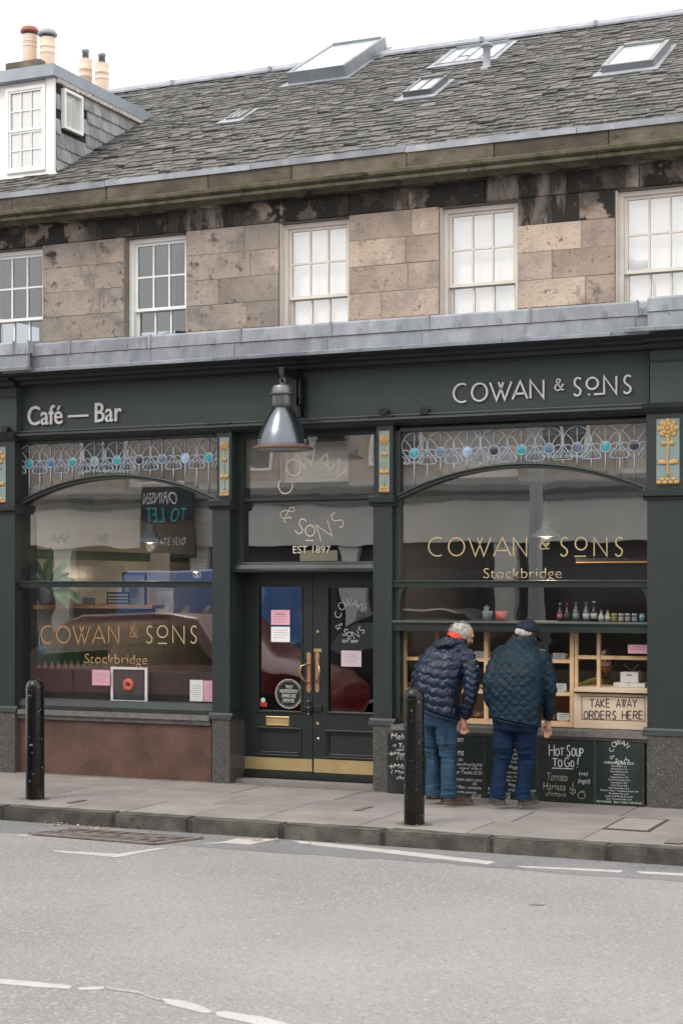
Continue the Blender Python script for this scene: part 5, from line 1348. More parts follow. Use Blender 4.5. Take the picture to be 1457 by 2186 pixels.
# doughnut picture standing on the window board
yp = .145
r, cx_, cz_ = picture(238, 315, 1424, 1500, yp, .024, mat('white frame', [(.86,.85,.84)]), mat('black mount', [(.030,.030,.032)]), mat('slate photo', [(.055,.055,.058)], rough=.3), 'white framed photograph of a red iced doughnut in the left window', mw=.06)
b = MB(); b.tube([(cx_+.042*math.cos(a), yp-.014, cz_+.002+.042*math.sin(a)) for a in [i*math.pi/10 for i in range(20)]], .026, 8, closed=True); b.build('doughnut', mat('red icing', [(.50,.07,.035),(.62,.14,.06)], scale=60, rough=.3), r, smooth=True)
b = MB()
for i in range(26): a = random.uniform(0,6.28); q = random.uniform(.028,.055); b.ell((cx_+q*math.cos(a), yp-.040, cz_+q*math.sin(a)), (.0035,.002,.0025), None, 6, 4)
b.build('sprinkles', mat('sprinkle', [(.75,.45,.5),(.8,.7,.3)], scale=80), r)
wb = MB().box(XW, X(468,.2), .165, .32, zbf1-.05, zbf1-.002).build('window_board', GRN, None); tag(wb, 'dark window board inside the bottom of the left window', 'window board')
zbq = Z(55, 1426, .42)
bq = root('bench', (X(250,.5), .5, 0), label='dark maroon banquette with its back to the left window', cat='bench')
MB().box(X(56,.42), X(474,.42), .42, .50, .3, zbq).build('backrest', mat('maroon velvet', [(.022,.015,.017),(.035,.024,.026)], scale=5, rough=.9), bq, bevel=.02)
MB().box(X(56,.42), X(474,.42), .50, .95, .3, .48).build('seat', mat('maroon seat', [(.05,.025,.03)]), bq, bevel=.02)
MB().box(X(56,.42), X(474,.42), .52, .93, .0, .3).build('base', M['black_paint'], bq)
# rocket shaped ornament lamp on its tripod
rp = P(84, 1412, .55)
rk = root('ornamental_lamp', (rp.x, rp.y, rp.z), label='blue and chrome rocket shaped lamp on a thin tripod', cat='lamp')
MB().lathe([(0,.02),(.02,.03),(.035,.12),(.03,.2),(.02,.26),(.016,.33),(.008,.40),(0,.41)], rp, 16).build('body', mat('chrome blue', [(.18,.26,.34),(.35,.37,.4)], metal=.6, rough=.25, scale=9), rk, smooth=True)
MB().ell((rp.x+.02, rp.y-.02, rp.z+.13), (.05,.05,.05)).build('globe', mat('blue globe', [(.18,.30,.48)], rough=.15), rk, smooth=True)
for i in range(3):
    a = i*2.1+.3; MB().tube([(rp.x+.01*math.cos(a), rp.y+.01*math.sin(a), rp.z+.2), (rp.x+.05*math.cos(a), rp.y+.05*math.sin(a), rp.z-.08)], .005, 6).build('leg', M['steel_worn'], rk)
MB().lathe([(0,0),(.10,0),(.11,.03),(0,.035)], (rp.x, rp.y, rp.z-.12), 18).build('tray', mat('orange tray', [(.5,.12,.05)]), rk)
tb = root('side_table', (rp.x, rp.y, 0), label='small dark table carrying the rocket lamp', cat='table')
MB().box(rp.x-.2, rp.x+.3, rp.y-.04, rp.y+.3, rp.z-.15, rp.z-.121).build('tabletop', M['wood_warm'], tb); MB().tube([(rp.x, rp.y+.1, 0), (rp.x, rp.y+.1, rp.z-.15)], .03).build('leg', M['black_paint'], tb)
# pendant lamps
def pendant(x, yt, ys, yb, hw, Y, m, label, wire=1040, bulb=None, watt=0):
    c = P(x, yb, Y); k = (D0+Y)/(ct+(x-CX)/F*st)/F; h = (yb-ys)*k; H2 = (yb-yt)*k
    r = root('pendant_lamp', tuple(c), label=label, cat='lamp')
    pr_ = [(hw*k, 0), (hw*k*.98, .012), (hw*k*.55, h*.35), (hw*k*.30, h*.62), (hw*k*.26, h*.95), (hw*k*.18, h)]
    MB().lathe(pr_ + [(hw*k*.17, h-.004), (hw*k*.28, h*.60), (hw*k*.53, h*.33), (hw*k*.95, .004)], c, 28).build('lamp_shade', m, r, smooth=True)
    MB().lathe([(hw*k*.26, h), (hw*k*.28, h+.02), (hw*k*.16, h+.05), (hw*k*.14, H2-.02), (.008, H2), (0, H2)], c, 16).build('lamp_holder', M['steel_worn'], r, smooth=True)
    MB().tube([c+Vector((0,0,H2)), Vector((c.x, c.y, 3.36))], .005, 6).build('cord', M['ink'], r)
    MB().ell(c+Vector((0,0,.02)), (.035,.035,.03)).build('bulb', emit('warm bulb', (1,.62,.3), bulb or .8), r)
    if watt:
        li = bpy.data.lights.new('bulb_light', 'POINT'); li.energy = watt; li.color = (1, .80, .58); li.shadow_soft_size = .05
        lo = bpy.data.objects.new('bulb_light', li); C.objects.link(lo); lo.parent = r; lo.location = (0, 0, -.04)
pendant(320.5, 1082, 1117, 1158.5, 33, .9, mat('pale grey enamel', [(.42,.45,.48)], rough=.2, spec=.8), 'pale grey enamel pendant lamp hanging in the left window', bulb=1.2, watt=4)
pendant(418, 1186, 1200, 1221, 15, 2.6, mat('olive enamel', [(.20,.22,.14)], rough=.3), 'small olive pendant lamp deeper inside the left room', watt=6)
pendant(1164, 1072, 1112, 1146, 34, .9, mat('pale enamel b', [(.42,.43,.43)], rough=.2), 'pale pendant lamp hanging inside the right window', watt=20)
# glowing linear light in the right window
p = P(1228, 1203, 1.2); q = P(1400, 1203, 1.2)
ll = root('linear_light', tuple(p), label='long gold lit bar light inside the right window', cat='lamp')
MB().box(p.x, q.x, 1.2, 1.24, p.z+.006, p.z+.02).build('light_strip', emit('amber strip', (.6,.32,.12), .25), ll)
MB().box(p.x, q.x, 1.19, 1.25, p.z+.021, p.z+.05).build('housing', M['black_paint'], ll)

# ------------------------------------------------------------------ serving hatch (right bay)
WY = .20
hat = root('serving_hatch', (X(1040, WY), WY, zsr[0]), label='pale wood display case and takeaway hatch filling the right bay', cat='display case')
zb_h = Z(1040, 1546, WY); zt_h = Z(1040, 1349, WY)
zb_h = max(zb_h, zsr[0] + .012)
WD = M['wood']
for (x0, x1) in ((852, 864), (1032, 1040), (1215, 1223.5)):
    b = MB(); b.box(X(x0,WY), X(x1,WY), WY, WY+.06, zb_h, zt_h); b.build('post', WD, hat)
b = MB(); b.box(X(924,WY), X(931,WY), WY+.05, WY+.09, Z(930,1408,WY), zt_h); b.build('post', M['wood_warm'], hat)
b = MB(); b.box(X(846,WY), X(849.5,WY), WY-.03, WY+.06, zb_h, zt_h); b.build('post', M['wood_warm'], hat)
sz = []
for (yt, yb) in ((1404, 1411), (1472, 1479), (1533, 1545)):
    z1, z0 = Z(960, yt, WY), Z(960, yb, WY); z0 = max(z0, zb_h)
    for (a, e) in ((864, 1032), (1040, 1215)): MB().box(X(a,WY)+.001, X(e,WY)-.001, WY+.004, WY+.05, z0, z1).build('shelf_edge', WD, hat)
    MB().box(X(864,WY), X(1215,WY), WY+.051, .72, z0+.008, z1-.003).build('shelf', M['wood_warm'], hat); sz.append(z1-.003)
for (a, e) in ((864, 1032), (1040, 1215)): MB().box(X(a,WY)+.002, X(e,WY)-.002, WY+.026, WY+.030, sz[2]+.01, zt_h).build('case_glass', M['glass_clear'], hat)
MB().box(X(864,.74), X(1215,.74), .74, .76, zb_h, Z(960,1478,.74)).build('back_panel', WD, hat)
# hatch opening on the right
zh_b = Z(1300, 1469, WY-.08)
MB().box(X(1224,WY-.08), X(1392,WY-.08), WY-.08, .62, Z(1300,1478,WY-.08), zh_b).build('counter_ledge', M['ply_white'], hat)
for (x0, x1) in ((1224.5, 1231), (1272, 1279)):
    MB().box(X(x0,WY), X(x1,WY), WY+.01, WY+.05, zh_b+.001, zt_h).build('post', WD, hat)
z1, z0 = Z(1300,1400,WY), Z(1300,1408,WY)
MB().box(X(1231,WY)+.001, X(1272,WY)-.001, WY+.014, WY+.046, z0, z1).build('cross_rail', WD, hat); MB().box(X(1279,WY)+.001, X(1392,WY), WY+.014, WY+.046, z0, z1).build('cross_rail', WD, hat)
MB().box(X(1231,WY), X(1272,WY), WY+.028, WY+.032, zh_b+.001, z0).build('hatch_glass', M['glass_clear'], hat)
MB().box(X(1308,WY-.02), X(1321,WY-.02), WY-.03, WY-.022, zh_b+.002, zt_h).build('sliding_glass', M['glass_clear'], hat)
zpb = max(Z(1300,1556,WY-.03), zsr[0]+.002)
MB().box(X(1224,WY-.03), X(1390,WY-.03), WY-.03, WY-.005, zpb, Z(1300,1482,WY-.03)).build('front_panel', M['ply_white'], hat)
MB().box(X(846,WY-.05), X(1222,WY-.05), WY-.06, WY-.002, zsr[0]-.0, zb_h-.002).build('bottom_rail', M['green'], hat)
sgn = root('takeaway_sign', (X(1308,WY-.03), WY-.03, zpb), label='plywood sign asking for takeaway orders in thin black capitals', cat='sign')
ys_ = WY - .031
b = MB(); xa, xb, za, zb = X(1240,ys_), X(1376,ys_), Z(1308,1538,ys_), Z(1308,1487,ys_)
b.frame(xa, xb, za, zb, .006, ys_-.001, ys_-.0001); b.build('ruled_border', M['ink'], sgn)
def caps(t_, x0, x1, yt, yb):
    ws = {' ': .8}; tot = sum(ws.get(c, 1) for c in t_)*1.0 + .28*(len(t_)-1); u = (x1-x0)/tot; x = x0; L_ = []
    for c in t_:
        w_ = ws.get(c, 1)*u
        if c != ' ': L_.append((c, x, x+w_, yt, yb))
        x += w_ + .28*u
    word(L_, ys_-.0001, .0095, .001, M['ink'], sgn, 'letter')
caps('TAKE AWAY', 1258, 1358, 1493, 1509.5); caps('ORDERS HERE', 1245, 1372, 1518, 1535)
# price cards
for i, (x0, x1, yt, yb, lab) in enumerate(((1012,1031,1390,1405,'white price card beside the bent man\'s chin'), (1180,1205,1394,1408,'white price card on the top shelf right of the capped man'),
        (1183,1208,1459,1476,'white price card on the middle shelf right of the capped man'), (1188,1214,1522,1538,'white price card low in the case above the capped man\'s hand'))):
    Yc = WY + .08; r = root('price_card', (X((x0+x1)/2,Yc), Yc, Z(x0,yb,Yc)), label=lab, cat='price card', group='price cards in the display case')
    b = MB(); hb(b, x0, x1, yt, yb, (x0+x1)/2, Yc, Yc+.003); b.build('sheet', mat('card%d'%i, [(.60,.62,.66)]), r)
    b = MB(); hb(b, x0+3, x1-5, yb-1, yb+1.5, (x0+x1)/2, Yc-.012, Yc-.0005); b.build('card_holder', WD, r)
    t = MB()
    for q in range(3): hb(t, x0+4, x1-5-q*2, yt+3+q*4, yt+4.2+q*4, (x0+x1)/2, Yc-.0008, Yc-.0001)
    t.build('print', mat('blue ink', [(.2,.22,.3)]), r)
# pastries
past = mat('baked crust', [(.30,.13,.04),(.45,.24,.09)], scale=30, rough=.5); pastd = mat('dark bake', [(.14,.06,.025),(.30,.15,.06)], scale=40, rough=.5)
ORD = ['first','second','third','fourth','fifth','sixth','seventh','eighth','ninth']
def row_of(nm, z, xs_, Y, f, label, grp, cat='pastry'):
    for i, x in enumerate(xs_):
        p = Vector((X(x, Y), Y, z)); o = root(nm, tuple(p), label=label + ', ' + ORD[i] + ' from the left', cat=cat, group=grp); f(o, p)
def croissant(o, p):
    pts = [p+Vector((.05*math.cos(a), .035*math.sin(a), .028)) for a in [math.pi*(.1+.8*i/8) for i in range(9)]]
    MB().tube(pts, [.006,.014,.022,.020,.027,.020,.022,.014,.006], 8).build('crust', past, o, smooth=True); MB().box(p.x-.03, p.x+.03, p.y-.01, p.y+.02, p.z, p.z+.006).build('paper', M['paper'], o)
def bun(o, p):
    MB().ell(p+Vector((0,0,.022)), (.042,.042,.024), None, 14, 8).build('crust', pastd, o, smooth=True)
    b = MB(); b.tube([p+Vector((r_*math.cos(a), r_*math.sin(a)-.006, .044)) for a, r_ in [(i*.6, .006+.0022*i) for i in range(12)]], .004, 5); b.build('icing', mat('icing', [(.5,.4,.28)]), o, smooth=True)
row_of('croissant', sz[1], [870,890,912,1014,1022,1045,1056], .34, croissant, 'golden croissant on the middle display shelf', 'croissants on the middle shelf')
row_of('croissant', sz[0], [1006,1020,1046,1060,1184,1200], .36, croissant, 'golden croissant on the top display shelf', 'croissants on the top shelf')
row_of('bun', sz[2], [874,892,1006,1020,1046,1060,1180,1196,1208], .36, bun, 'iced brown bun in the bottom shelf front row', 'buns on the bottom shelf')
row_of('bun', sz[2], [882,1012,1028,1052,1170,1188], .50, bun, 'iced brown bun in the bottom shelf rear row', 'buns in the rear row')
# drinks on the upper shelf rail
zsh = zh1 + .001; YD2 = .22
MB().box(rgx0, rgx1, .165, .42, zh1-.03, zh1).build('window_shelf', GRN, winR)
def bottle(x, ytop, hw, cg, cl, cc, label, lab=True):
    c = Vector((X(x, YD2), YD2, zsh)); k = (D0+YD2)/(ct+(x-CX)/F*st)/F; h = (1331 - ytop)*k; r = hw*k
    o = root('drink_bottle', tuple(c), label=label, cat='bottle', group='bottles on the shelf over the hatch')
    MB().lathe([(0,0),(r,0),(r,h*.45),(r*.85,h*.55),(r*.42,h*.72),(r*.38,h*.92),(r*.45,h*.93)], c, 16).build('glass_body', cg, o, smooth=True)
    MB().lathe([(r*1.02,h*.12),(r*1.02,h*.40)], c, 16).build('paper_label', cl, o, smooth=True)
    MB().lathe([(r*.5,h*.92),(r*.5,h*.99),(0,h)], c, 12).build('bottle_cap', cc, o)
brn = mat('cola bottle', [(.03,.015,.012)], rough=.1, spec=.9); grn_ = mat('green bottle glass', [(.05,.07,.055)], rough=.1, spec=.9); clr = mat('clear bottle glass', [(.14,.16,.16)], rough=.1, spec=.9)
red_ = mat('red cap', [(.45,.03,.03)]); wht = mat('label white', [(.55,.55,.53)]); blu = mat('blue cap', [(.08,.2,.4)]); blk = M['black_paint']
bottle(1194, 1293, 6, brn, mat('red label', [(.45,.15,.14)]), mat('silver cap', [(.4,.4,.4)]), 'dark cola bottle with red and white label, leftmost of the bottles')
bottle(1209, 1293, 6, brn, mat('black label', [(.06,.06,.06)]), red_, 'dark cola bottle with red cap, second from left')
bottle(1228, 1290, 7, clr, mat('grey label', [(.25,.3,.28)]), mat('green cap', [(.05,.2,.12)]), 'clear green capped bottle beside the cola bottles')
bottle(1250, 1290, 7, clr, wht, blu, 'clear bottle with light blue cap and white label')
bottle(1266.5, 1288, 6.8, mat('black bottle', [(.012,.012,.012)], rough=.1), wht, wht, 'tall black bottle with white label')
mlk = mat('cream milk', [(.50,.47,.38)], rough=.3)
bottle(1282, 1306, 6, mlk, wht, mat('green cap b', [(.06,.22,.14)]), 'short cream drink bottle with green cap, left of its twin'); bottle(1296, 1306, 6, mlk, wht, mat('green cap c', [(.06,.22,.14)]), 'short cream drink bottle with green cap beside the cans')
def can(x, c1, c2, label):
    c = Vector((X(x, YD2), YD2, zsh)); k = (D0+YD2)/(ct+(x-CX)/F*st)/F; h = 17*k; r = 6.4*k
    o = root('drink_can', tuple(c), label=label, cat='can', group='cans on the shelf over the hatch')
    MB().lathe([(r*.8,0),(r,.006),(r,h-.008),(r*.85,h)], c, 16).build('can_body', c1, o, smooth=True)
    MB().lathe([(r*1.01,h*.55),(r*1.01,h*.82)], c, 16).build('can_print', c2, o); MB().lathe([(0,h-.002),(r*.85,h-.002),(r*.85,h+.002)], c, 16).build('lid', M['steel_worn'], o)
cw_ = mat('can white', [(.5,.5,.47)], rough=.3); cgd = mat('can grey', [(.16,.17,.17)], rough=.3)
can(1310, mat('can yellow', [(.40,.36,.10)], rough=.3), mat('can olive', [(.2,.22,.08)]), 'yellow green drink can next to the cream bottles')
can(1325, cw_, cgd, 'white and grey drink can right of the yellow one'); can(1339, mat('can cream', [(.5,.42,.36)], rough=.3), cgd, 'cream and grey drink can in the middle of the cans')
can(1354, mat('can ice', [(.38,.42,.46)], rough=.3), cgd, 'pale grey blue drink can left of the turquoise can'); can(1370, mat('can turquoise', [(.12,.34,.42)], rough=.3), wht, 'turquoise drink can at the right end of the shelf')
for (x0, x1, m, nm, lab) in ((1028, 1050, mat('grey blue pot', [(.17,.22,.24)]), 'pen_pot', 'grey blue pot of pens on the shelf over the hatch'), (1056, 1081, mat('red pot', [(.55,.06,.03)]), 'red_pot', 'bright red pot on the shelf over the hatch')):
    xc = (x0+x1)/2; c = Vector((X(xc,YD2), YD2, zsh)); k = (D0+YD2)/(ct+(xc-CX)/F*st)/F; r = (x1-x0)/2*k; h = (1331-1311)*k
    o = root(nm, tuple(c), label=lab, cat='pot'); MB().lathe([(0,0),(r*.86,0),(r,h),(r*.93,h),(r*.8,.01),(0,.01)], c, 20).build('body', m, o, smooth=True)
    if nm == 'pen_pot':
        for i in range(5): MB().tube([c+Vector((0,0,.02)), c+Vector((-.03+.012*i, 0, h+.035+.01*(i%3)))], .006, 6).build('pen', [wht, mat('teal pen',[(.2,.4,.4)]), mat('orange pen',[(.6,.3,.15)])][i%3], o)
# takeaway boxes on the ledge
bxm = mat('white carton', [(.66,.65,.63)], rough=.6)
Yq = WY + .1
for (x0, x1, yt, yb, lab) in ((1308,1341,1458,1471,'flat white cake box, left of two under the tall carton'), (1341.6,1375,1458,1471,'flat white cake box, right of two under the tall carton'), (1323,1361,1435,1457.7,'tall white carton stacked on the flat cake boxes')):
    b = MB(); b.box(X(x0,Yq), X(x1,Yq), Yq, Yq+.15, (zh_b+.001 if yb > 1460 else Z(1340,1457.9,Yq)+.002), Z(1340,yt,Yq)); o = b.build('carton', bxm, None, bevel=.003); tag(o, lab, 'box')
tag(MB().box(X(1336,Yq), X(1348,Yq), Yq-.002, Yq-.0005, Z(1340,1442,Yq), Z(1340,1440,Yq)).build('carton_slot', M['ink'], None), 'dark hand slot in the tall carton', 'slot')
bpy.data.objects['carton_slot'].parent = bpy.data.objects['carton.002']; del bpy.data.objects['carton_slot']['category']; del bpy.data.objects['carton_slot']['label']
notice(1339, 1390, 1376.5, 1395, WY-.035, M['paper_pink'], 2, 'pink notice at the top right of the takeaway hatch')
# clear menu holders
mh = root('menu_stand', tuple(P(1350,1436,Yq+.05)), label='clear crossed plastic menu stand behind the cartons', cat='menu stand')
for (a, e) in (((1330,1418),(1366,1450)), ((1362,1418),(1330,1450))):
    b = MB(); b.tube([P(*a, Yq+.18), P(*e, Yq+.18)], .004, 5); b.build('strut', mat('clear plastic', [(.3,.33,.33)], rough=.2), mh)
# back of shop furniture seen dimly
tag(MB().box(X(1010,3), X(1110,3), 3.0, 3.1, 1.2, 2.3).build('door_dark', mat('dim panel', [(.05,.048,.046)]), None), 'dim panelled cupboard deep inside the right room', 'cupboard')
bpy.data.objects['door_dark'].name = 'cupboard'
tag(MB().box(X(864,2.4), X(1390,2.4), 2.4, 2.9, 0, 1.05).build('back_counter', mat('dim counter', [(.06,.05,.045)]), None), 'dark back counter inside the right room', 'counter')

# ------------------------------------------------------------------ across the street: what the shop windows mirror
OY = -17.6
YM = 2*yg - OY                                  # where its mirror image stands
mz = lambda y: Z(700, y, YM) 
oz0, oz1, oz2 = mz(1163), mz(1075), mz(1022)    # top of dark shops, pale band, cornice
opp = root('facing_building', (-6, OY, 0), label='stone building across the street, seen only mirrored in the shop windows', cat='building')
opw = mat('facing sandstone', [(.34,.28,.23),(.45,.38,.32)], scale=1.5, rough=.9, bump=.3)
opl = mat('facing pale fascia', [(.60,.59,.57),(.70,.69,.67)], scale=.8, rough=.8)
MB().box(-30, 16, OY-8, OY, oz2, 6.5).build('wall', opw, opp)
MB().box(-30, 16, OY-8, OY+.02, oz0, oz1).build('fascia', opl, opp)
MB().prof([(OY-.5, oz1), (OY+.10, oz1), (OY+.12, oz1+.1), (OY+.30, oz1+.2), (OY+.32, oz1+.32), (OY+.1, oz2-.04), (OY+.1, oz2), (OY-.5, oz2)], -30, 16).build('cornice', mat('facing cornice', [(.30,.30,.29)]), opp)
MB().box(-30, 16, OY-8, OY-.25, RZ, oz0).build('shop_wall', mat('facing dark shops', [(.03,.028,.03),(.06,.055,.055)], scale=.7), opp)
MB().prof([(OY-8, 6.5), (OY+.2, 6.5), (OY+.2, 6.65), (OY-4, 8.3), (OY-8, 6.65)], -30, 16).build('roof', M['slate_gap'], opp)
for i in range(12):
    x = -28.5 + i*3.55
    w = link('sash_window', MB().frame(x, x+1.25, 4.5, 6.2, .07, OY+.004, OY+.08).box(x+.07, x+1.18, OY+.01, OY+.05, 5.4, 5.46).box(x+.6, x+.65, OY+.01, OY+.05, 4.57, 5.4).mesh(), M['white'], opp)
    MB().box(x+.07, x+1.18, OY+.002, OY+.008, 4.57, 6.13).build('pane', mat('facing pane', [(.05,.055,.06)], rough=.1), w)
    MB().box(x+.2, x+2.6, OY-.26, OY-.2, .5, 2.3).build('shop_window', mat('facing shop pane', [(.03,.03,.035)], rough=.08), opp)
    MB().box(x+2.8, x+3.2, OY-.25, OY-.05, RZ, oz0).build('pilaster', opl, opp)
MB().box(-60, 60, OY-9, OY+2.4, RZ, -.005).build('far_pavement', M['flag'], None, kind='structure')
# board with its lettering, reversed by the mirror
tb_ = root('letting_board', (-13, OY, oz1), label='dark letting board across the street, mirrored in the left window', cat='sign')
pm = lambda x, y: P(x, y, YM)
a, b_ = pm(322, 1035), pm(432, 1190)
MB().box(a.x, b_.x, OY+.36, OY+.42, b_.z, a.z).build('board', mat('letting board', [(.02,.03,.035)]), tb_)
def mtext(body, x0, x1, yt, yb, m):
    me = text_mesh(body); me.materials.clear()
    vx = [v.co.x for v in me.vertices]; vy = [v.co.y for v in me.vertices]
    p0, p1 = pm(x0, yb), pm(x1, yt)
    for v in me.vertices:
        u = (v.co.x-min(vx))/(max(vx)-min(vx)); w = (v.co.y-min(vy))/(max(vy)-min(vy))
        v.co = Vector((p1.x + (p0.x-p1.x)*u, OY+.425, p0.z + (p1.z-p0.z)*w))
    link('lettering', me, m, tb_)
mtext('ORINSEN', 327, 393, 1052, 1080, mat('board white', [(.75,.75,.75)])); mtext('TO LET', 335, 414, 1085, 1116, mat('board teal', [(.05,.42,.45)])); mtext('0131 374 1111', 335, 416, 1148, 1164, mat('board white b', [(.7,.7,.7)]))
# grey lamp column
lc = root('lamp_column', (X(1142, 2*yg+9), -9.0, 0), label='pale grey lamp column across the road, mirrored in the right window', cat='lamp column')
p = P(1142, 1200, 2*yg+9.0); MB().lathe([(.16,RZ),(.16,1.1),(.12,1.2),(.11,5.0),(.08,7.5),(0,7.5)], (p.x, -9.0, 0), 20).build('pole', mat('pale column', [(.42,.43,.44)], rough=.5), lc, smooth=True)
lc.location = (p.x, -9.0, 0); 
for ch in ALLCH[lc.name]: ch.matrix_parent_inverse = Matrix.Translation(-Vector((p.x, -9.0, 0)))
# parked cars
def vehicle(name, label, cat, x0, x1, yc, wd_, hull, glassz, m, mg, win):
    "hull: side outline (x fraction, height); win: side window outline"
    L_ = x1 - x0; r = root(name, ((x0+x1)/2, yc, RZ), label=label, cat=cat)
    rows_ = []; b = MB(); n = len(hull)
    def inset(z): return max(0, (z - glassz))*.32
    vs = []
    for s in (-1, 1):
        for q in (0, 1):
            for u, z in hull: 
                y = yc + s*(wd_/2 - inset(z)) * (1 if q == 0 else .93)
                vs.append((x0+L_*u, y, RZ + z + (.03 if q and z > .5 else 0)))
    fs = []
    for i in range(n):
        j = (i+1) % n
        fs += [(i, j, n+j, n+i), (n+i, n+j, 3*n+j, 3*n+i), (3*n+i, 3*n+j, 2*n+j, 2*n+i)]
    fs += [tuple(range(n-1,-1,-1)), tuple(2*n+i for i in range(n))]
    b.add(vs, fs); body = b.build('body', m, r); smooth_angle(body, 40)
    MB().box(x0+L_*.04, x1-L_*.04, yc-wd_/2-.012, yc+wd_/2+.012, RZ+.22, RZ+.70).build('added_dark_band', M['black_paint'], r)  # black band added to darken the lower body's reflection in the shop glass
    for s in (-1, 1):
        for u in (.30, .56): MB().box(x0+L_*u-.006, x0+L_*u+.006, yc+s*(wd_/2+.001)-.003, yc+s*(wd_/2+.001)+.003, RZ+.53, RZ+.98).build('door_gap', M['ink'], r)
        for k, wn in enumerate(win):
            b = MB(); pts = [(x0+L_*u, yc + s*(wd_/2 - inset(z) + .006), RZ+z) for u, z in wn]; b.add(pts + [(x, y-s*.03, z) for x, y, z in pts], [tuple(range(len(wn)))] + [(i, (i+1) % len(wn), len(wn)+(i+1) % len(wn), len(wn)+i) for i in range(len(wn))]); b.build('window', mg, r)
        for u in (.19, .81):
            c = Vector((x0+L_*u, yc+s*(wd_/2-.06), RZ+.33))
            w = link('wheel', MB().tube([c+Vector((0,-s*.1,0)), c+Vector((0,s*.07,0))], .33, 24).mesh(), M['black_paint'], r)
            MB().tube([c+Vector((0,s*.071,0)), c+Vector((0,s*.08,0))], .22, 16).build('rim', M['steel_worn'], w)
    return r
crp = mat('deep red car paint', [(.20,.010,.014)], rough=.18, coat=1.0); cgl = mat('car glass', [(.02,.022,.025)], rough=.05, spec=1)
ch_ = [(.0,.35),(.0,.75),(.03,.95),(.10,1.02),(.24,1.55),(.30,1.66),(.60,1.70),(.68,1.64),(.80,1.10),(.97,.92),(1.0,.75),(1.0,.35),(.9,.25),(.1,.25)]
cwn = [[(.13,1.06),(.25,1.50),(.42,1.56),(.42,1.06)],[(.44,1.06),(.44,1.56),(.60,1.57),(.66,1.53),(.76,1.08)]]
vehicle('parked_car', 'red parked car, mirrored in the left window and the doors', 'car', -6.7, -2.25, -4.35, 1.8, ch_, 1.0, crp, cgl, cwn)
vh = [(0,.35),(0,2.0),(.03,2.25),(.78,2.3),(.83,2.1),(.90,1.35),(.99,1.1),(1,.8),(1,.35),(.9,.28),(.1,.28)]
vanr = vehicle('parked_van', 'bright blue parked van, mirrored above the red car', 'van', -8.0, -5.15, -9.6, 1.9, vh, 1.3, mat('blue van paint', [(.02,.13,.42)], rough=.2, coat=.8), cgl, [[(.80,1.4),(.80,1.95),(.83,1.98),(.885,1.4)]])
vehicle('parked_car', 'charcoal parked car beside the blue van, mirrored in the right door', 'car', -4.9, -.6, -9.6, 1.8, ch_, 1.0, mat('charcoal car paint', [(.02,.021,.024)], rough=.35, coat=.1), cgl, cwn)
for i in range(3):
    b = MB(); x = -7.1 + i*.34
    ribbon(b, [Vector((x+.22, -8.630, RZ+1.75)), Vector((x, -8.630, RZ+1.5)), Vector((x+.22, -8.630, RZ+1.25))], .07, -.004); b.build('chevron', M['white_letter'], vanr)

# ------------------------------------------------------------------ people
def solidify(b, name, voxel, smooth=6, fn=None, tint=None):
    "weld overlapping forms into one continuous skin, relax it, then push it along its normals by fn(co)"
    me = b.mesh('raw'); o = bpy.data.objects.new('raw', me); C.objects.link(o)
    m = o.modifiers.new('r', 'REMESH'); m.mode = 'VOXEL'; m.voxel_size = voxel
    s = o.modifiers.new('s', 'SMOOTH'); s.factor = .6; s.iterations = smooth
    dg = bpy.context.evaluated_depsgraph_get(); out = bpy.data.meshes.new_from_object(o.evaluated_get(dg))
    bpy.data.objects.remove(o); out.name = name
    if fn:
        import numpy as np
        n = len(out.vertices); co = np.empty(n*3, 'f'); no = np.empty(n*3, 'f')
        out.vertices.foreach_get('co', co); out.vertex_normals.foreach_get('vector', no) if hasattr(out, 'vertex_normals') else out.vertices.foreach_get('normal', no)
        co = co.reshape(-1, 3); no = no.reshape(-1, 3)
        d = fn(co, no); co = co + (no*d[:, None] if d.ndim == 1 else d)
        out.vertices.foreach_set('co', co.astype('f').ravel()); out.update()
    out.polygons.foreach_set('use_smooth', [True]*len(out.polygons))
    return out
import numpy as np
def limb(b, pts, rs, n=14, cut=False):
    "tapering limb with rounded ends"
    b.tube(pts, rs, n)
    for p, r in list(zip(pts, rs))[:-1 if cut else None]: b.ell(p, (r, r, r), None, n, 8)
def rings(b, rs, Ym, sh=(1, 0), n=28):
    out = []
    for (x, y, dY, hw, hd, tilt) in rs:
        c = P(x, y, Ym+dY); k = (D0+Ym+dY)/(ct+(x-CX)/F*st)/F/ct
        e = P(x+hw, y+tilt, Ym+dY) - c
        a = Vector((e.x*math.cos(sh[1]), e.x*math.sin(sh[1]), e.z))
        f = Vector((-math.sin(sh[1]), math.cos(sh[1]), -.12))*hd
        out.append((c, a, f))
    b.loft(out, n)
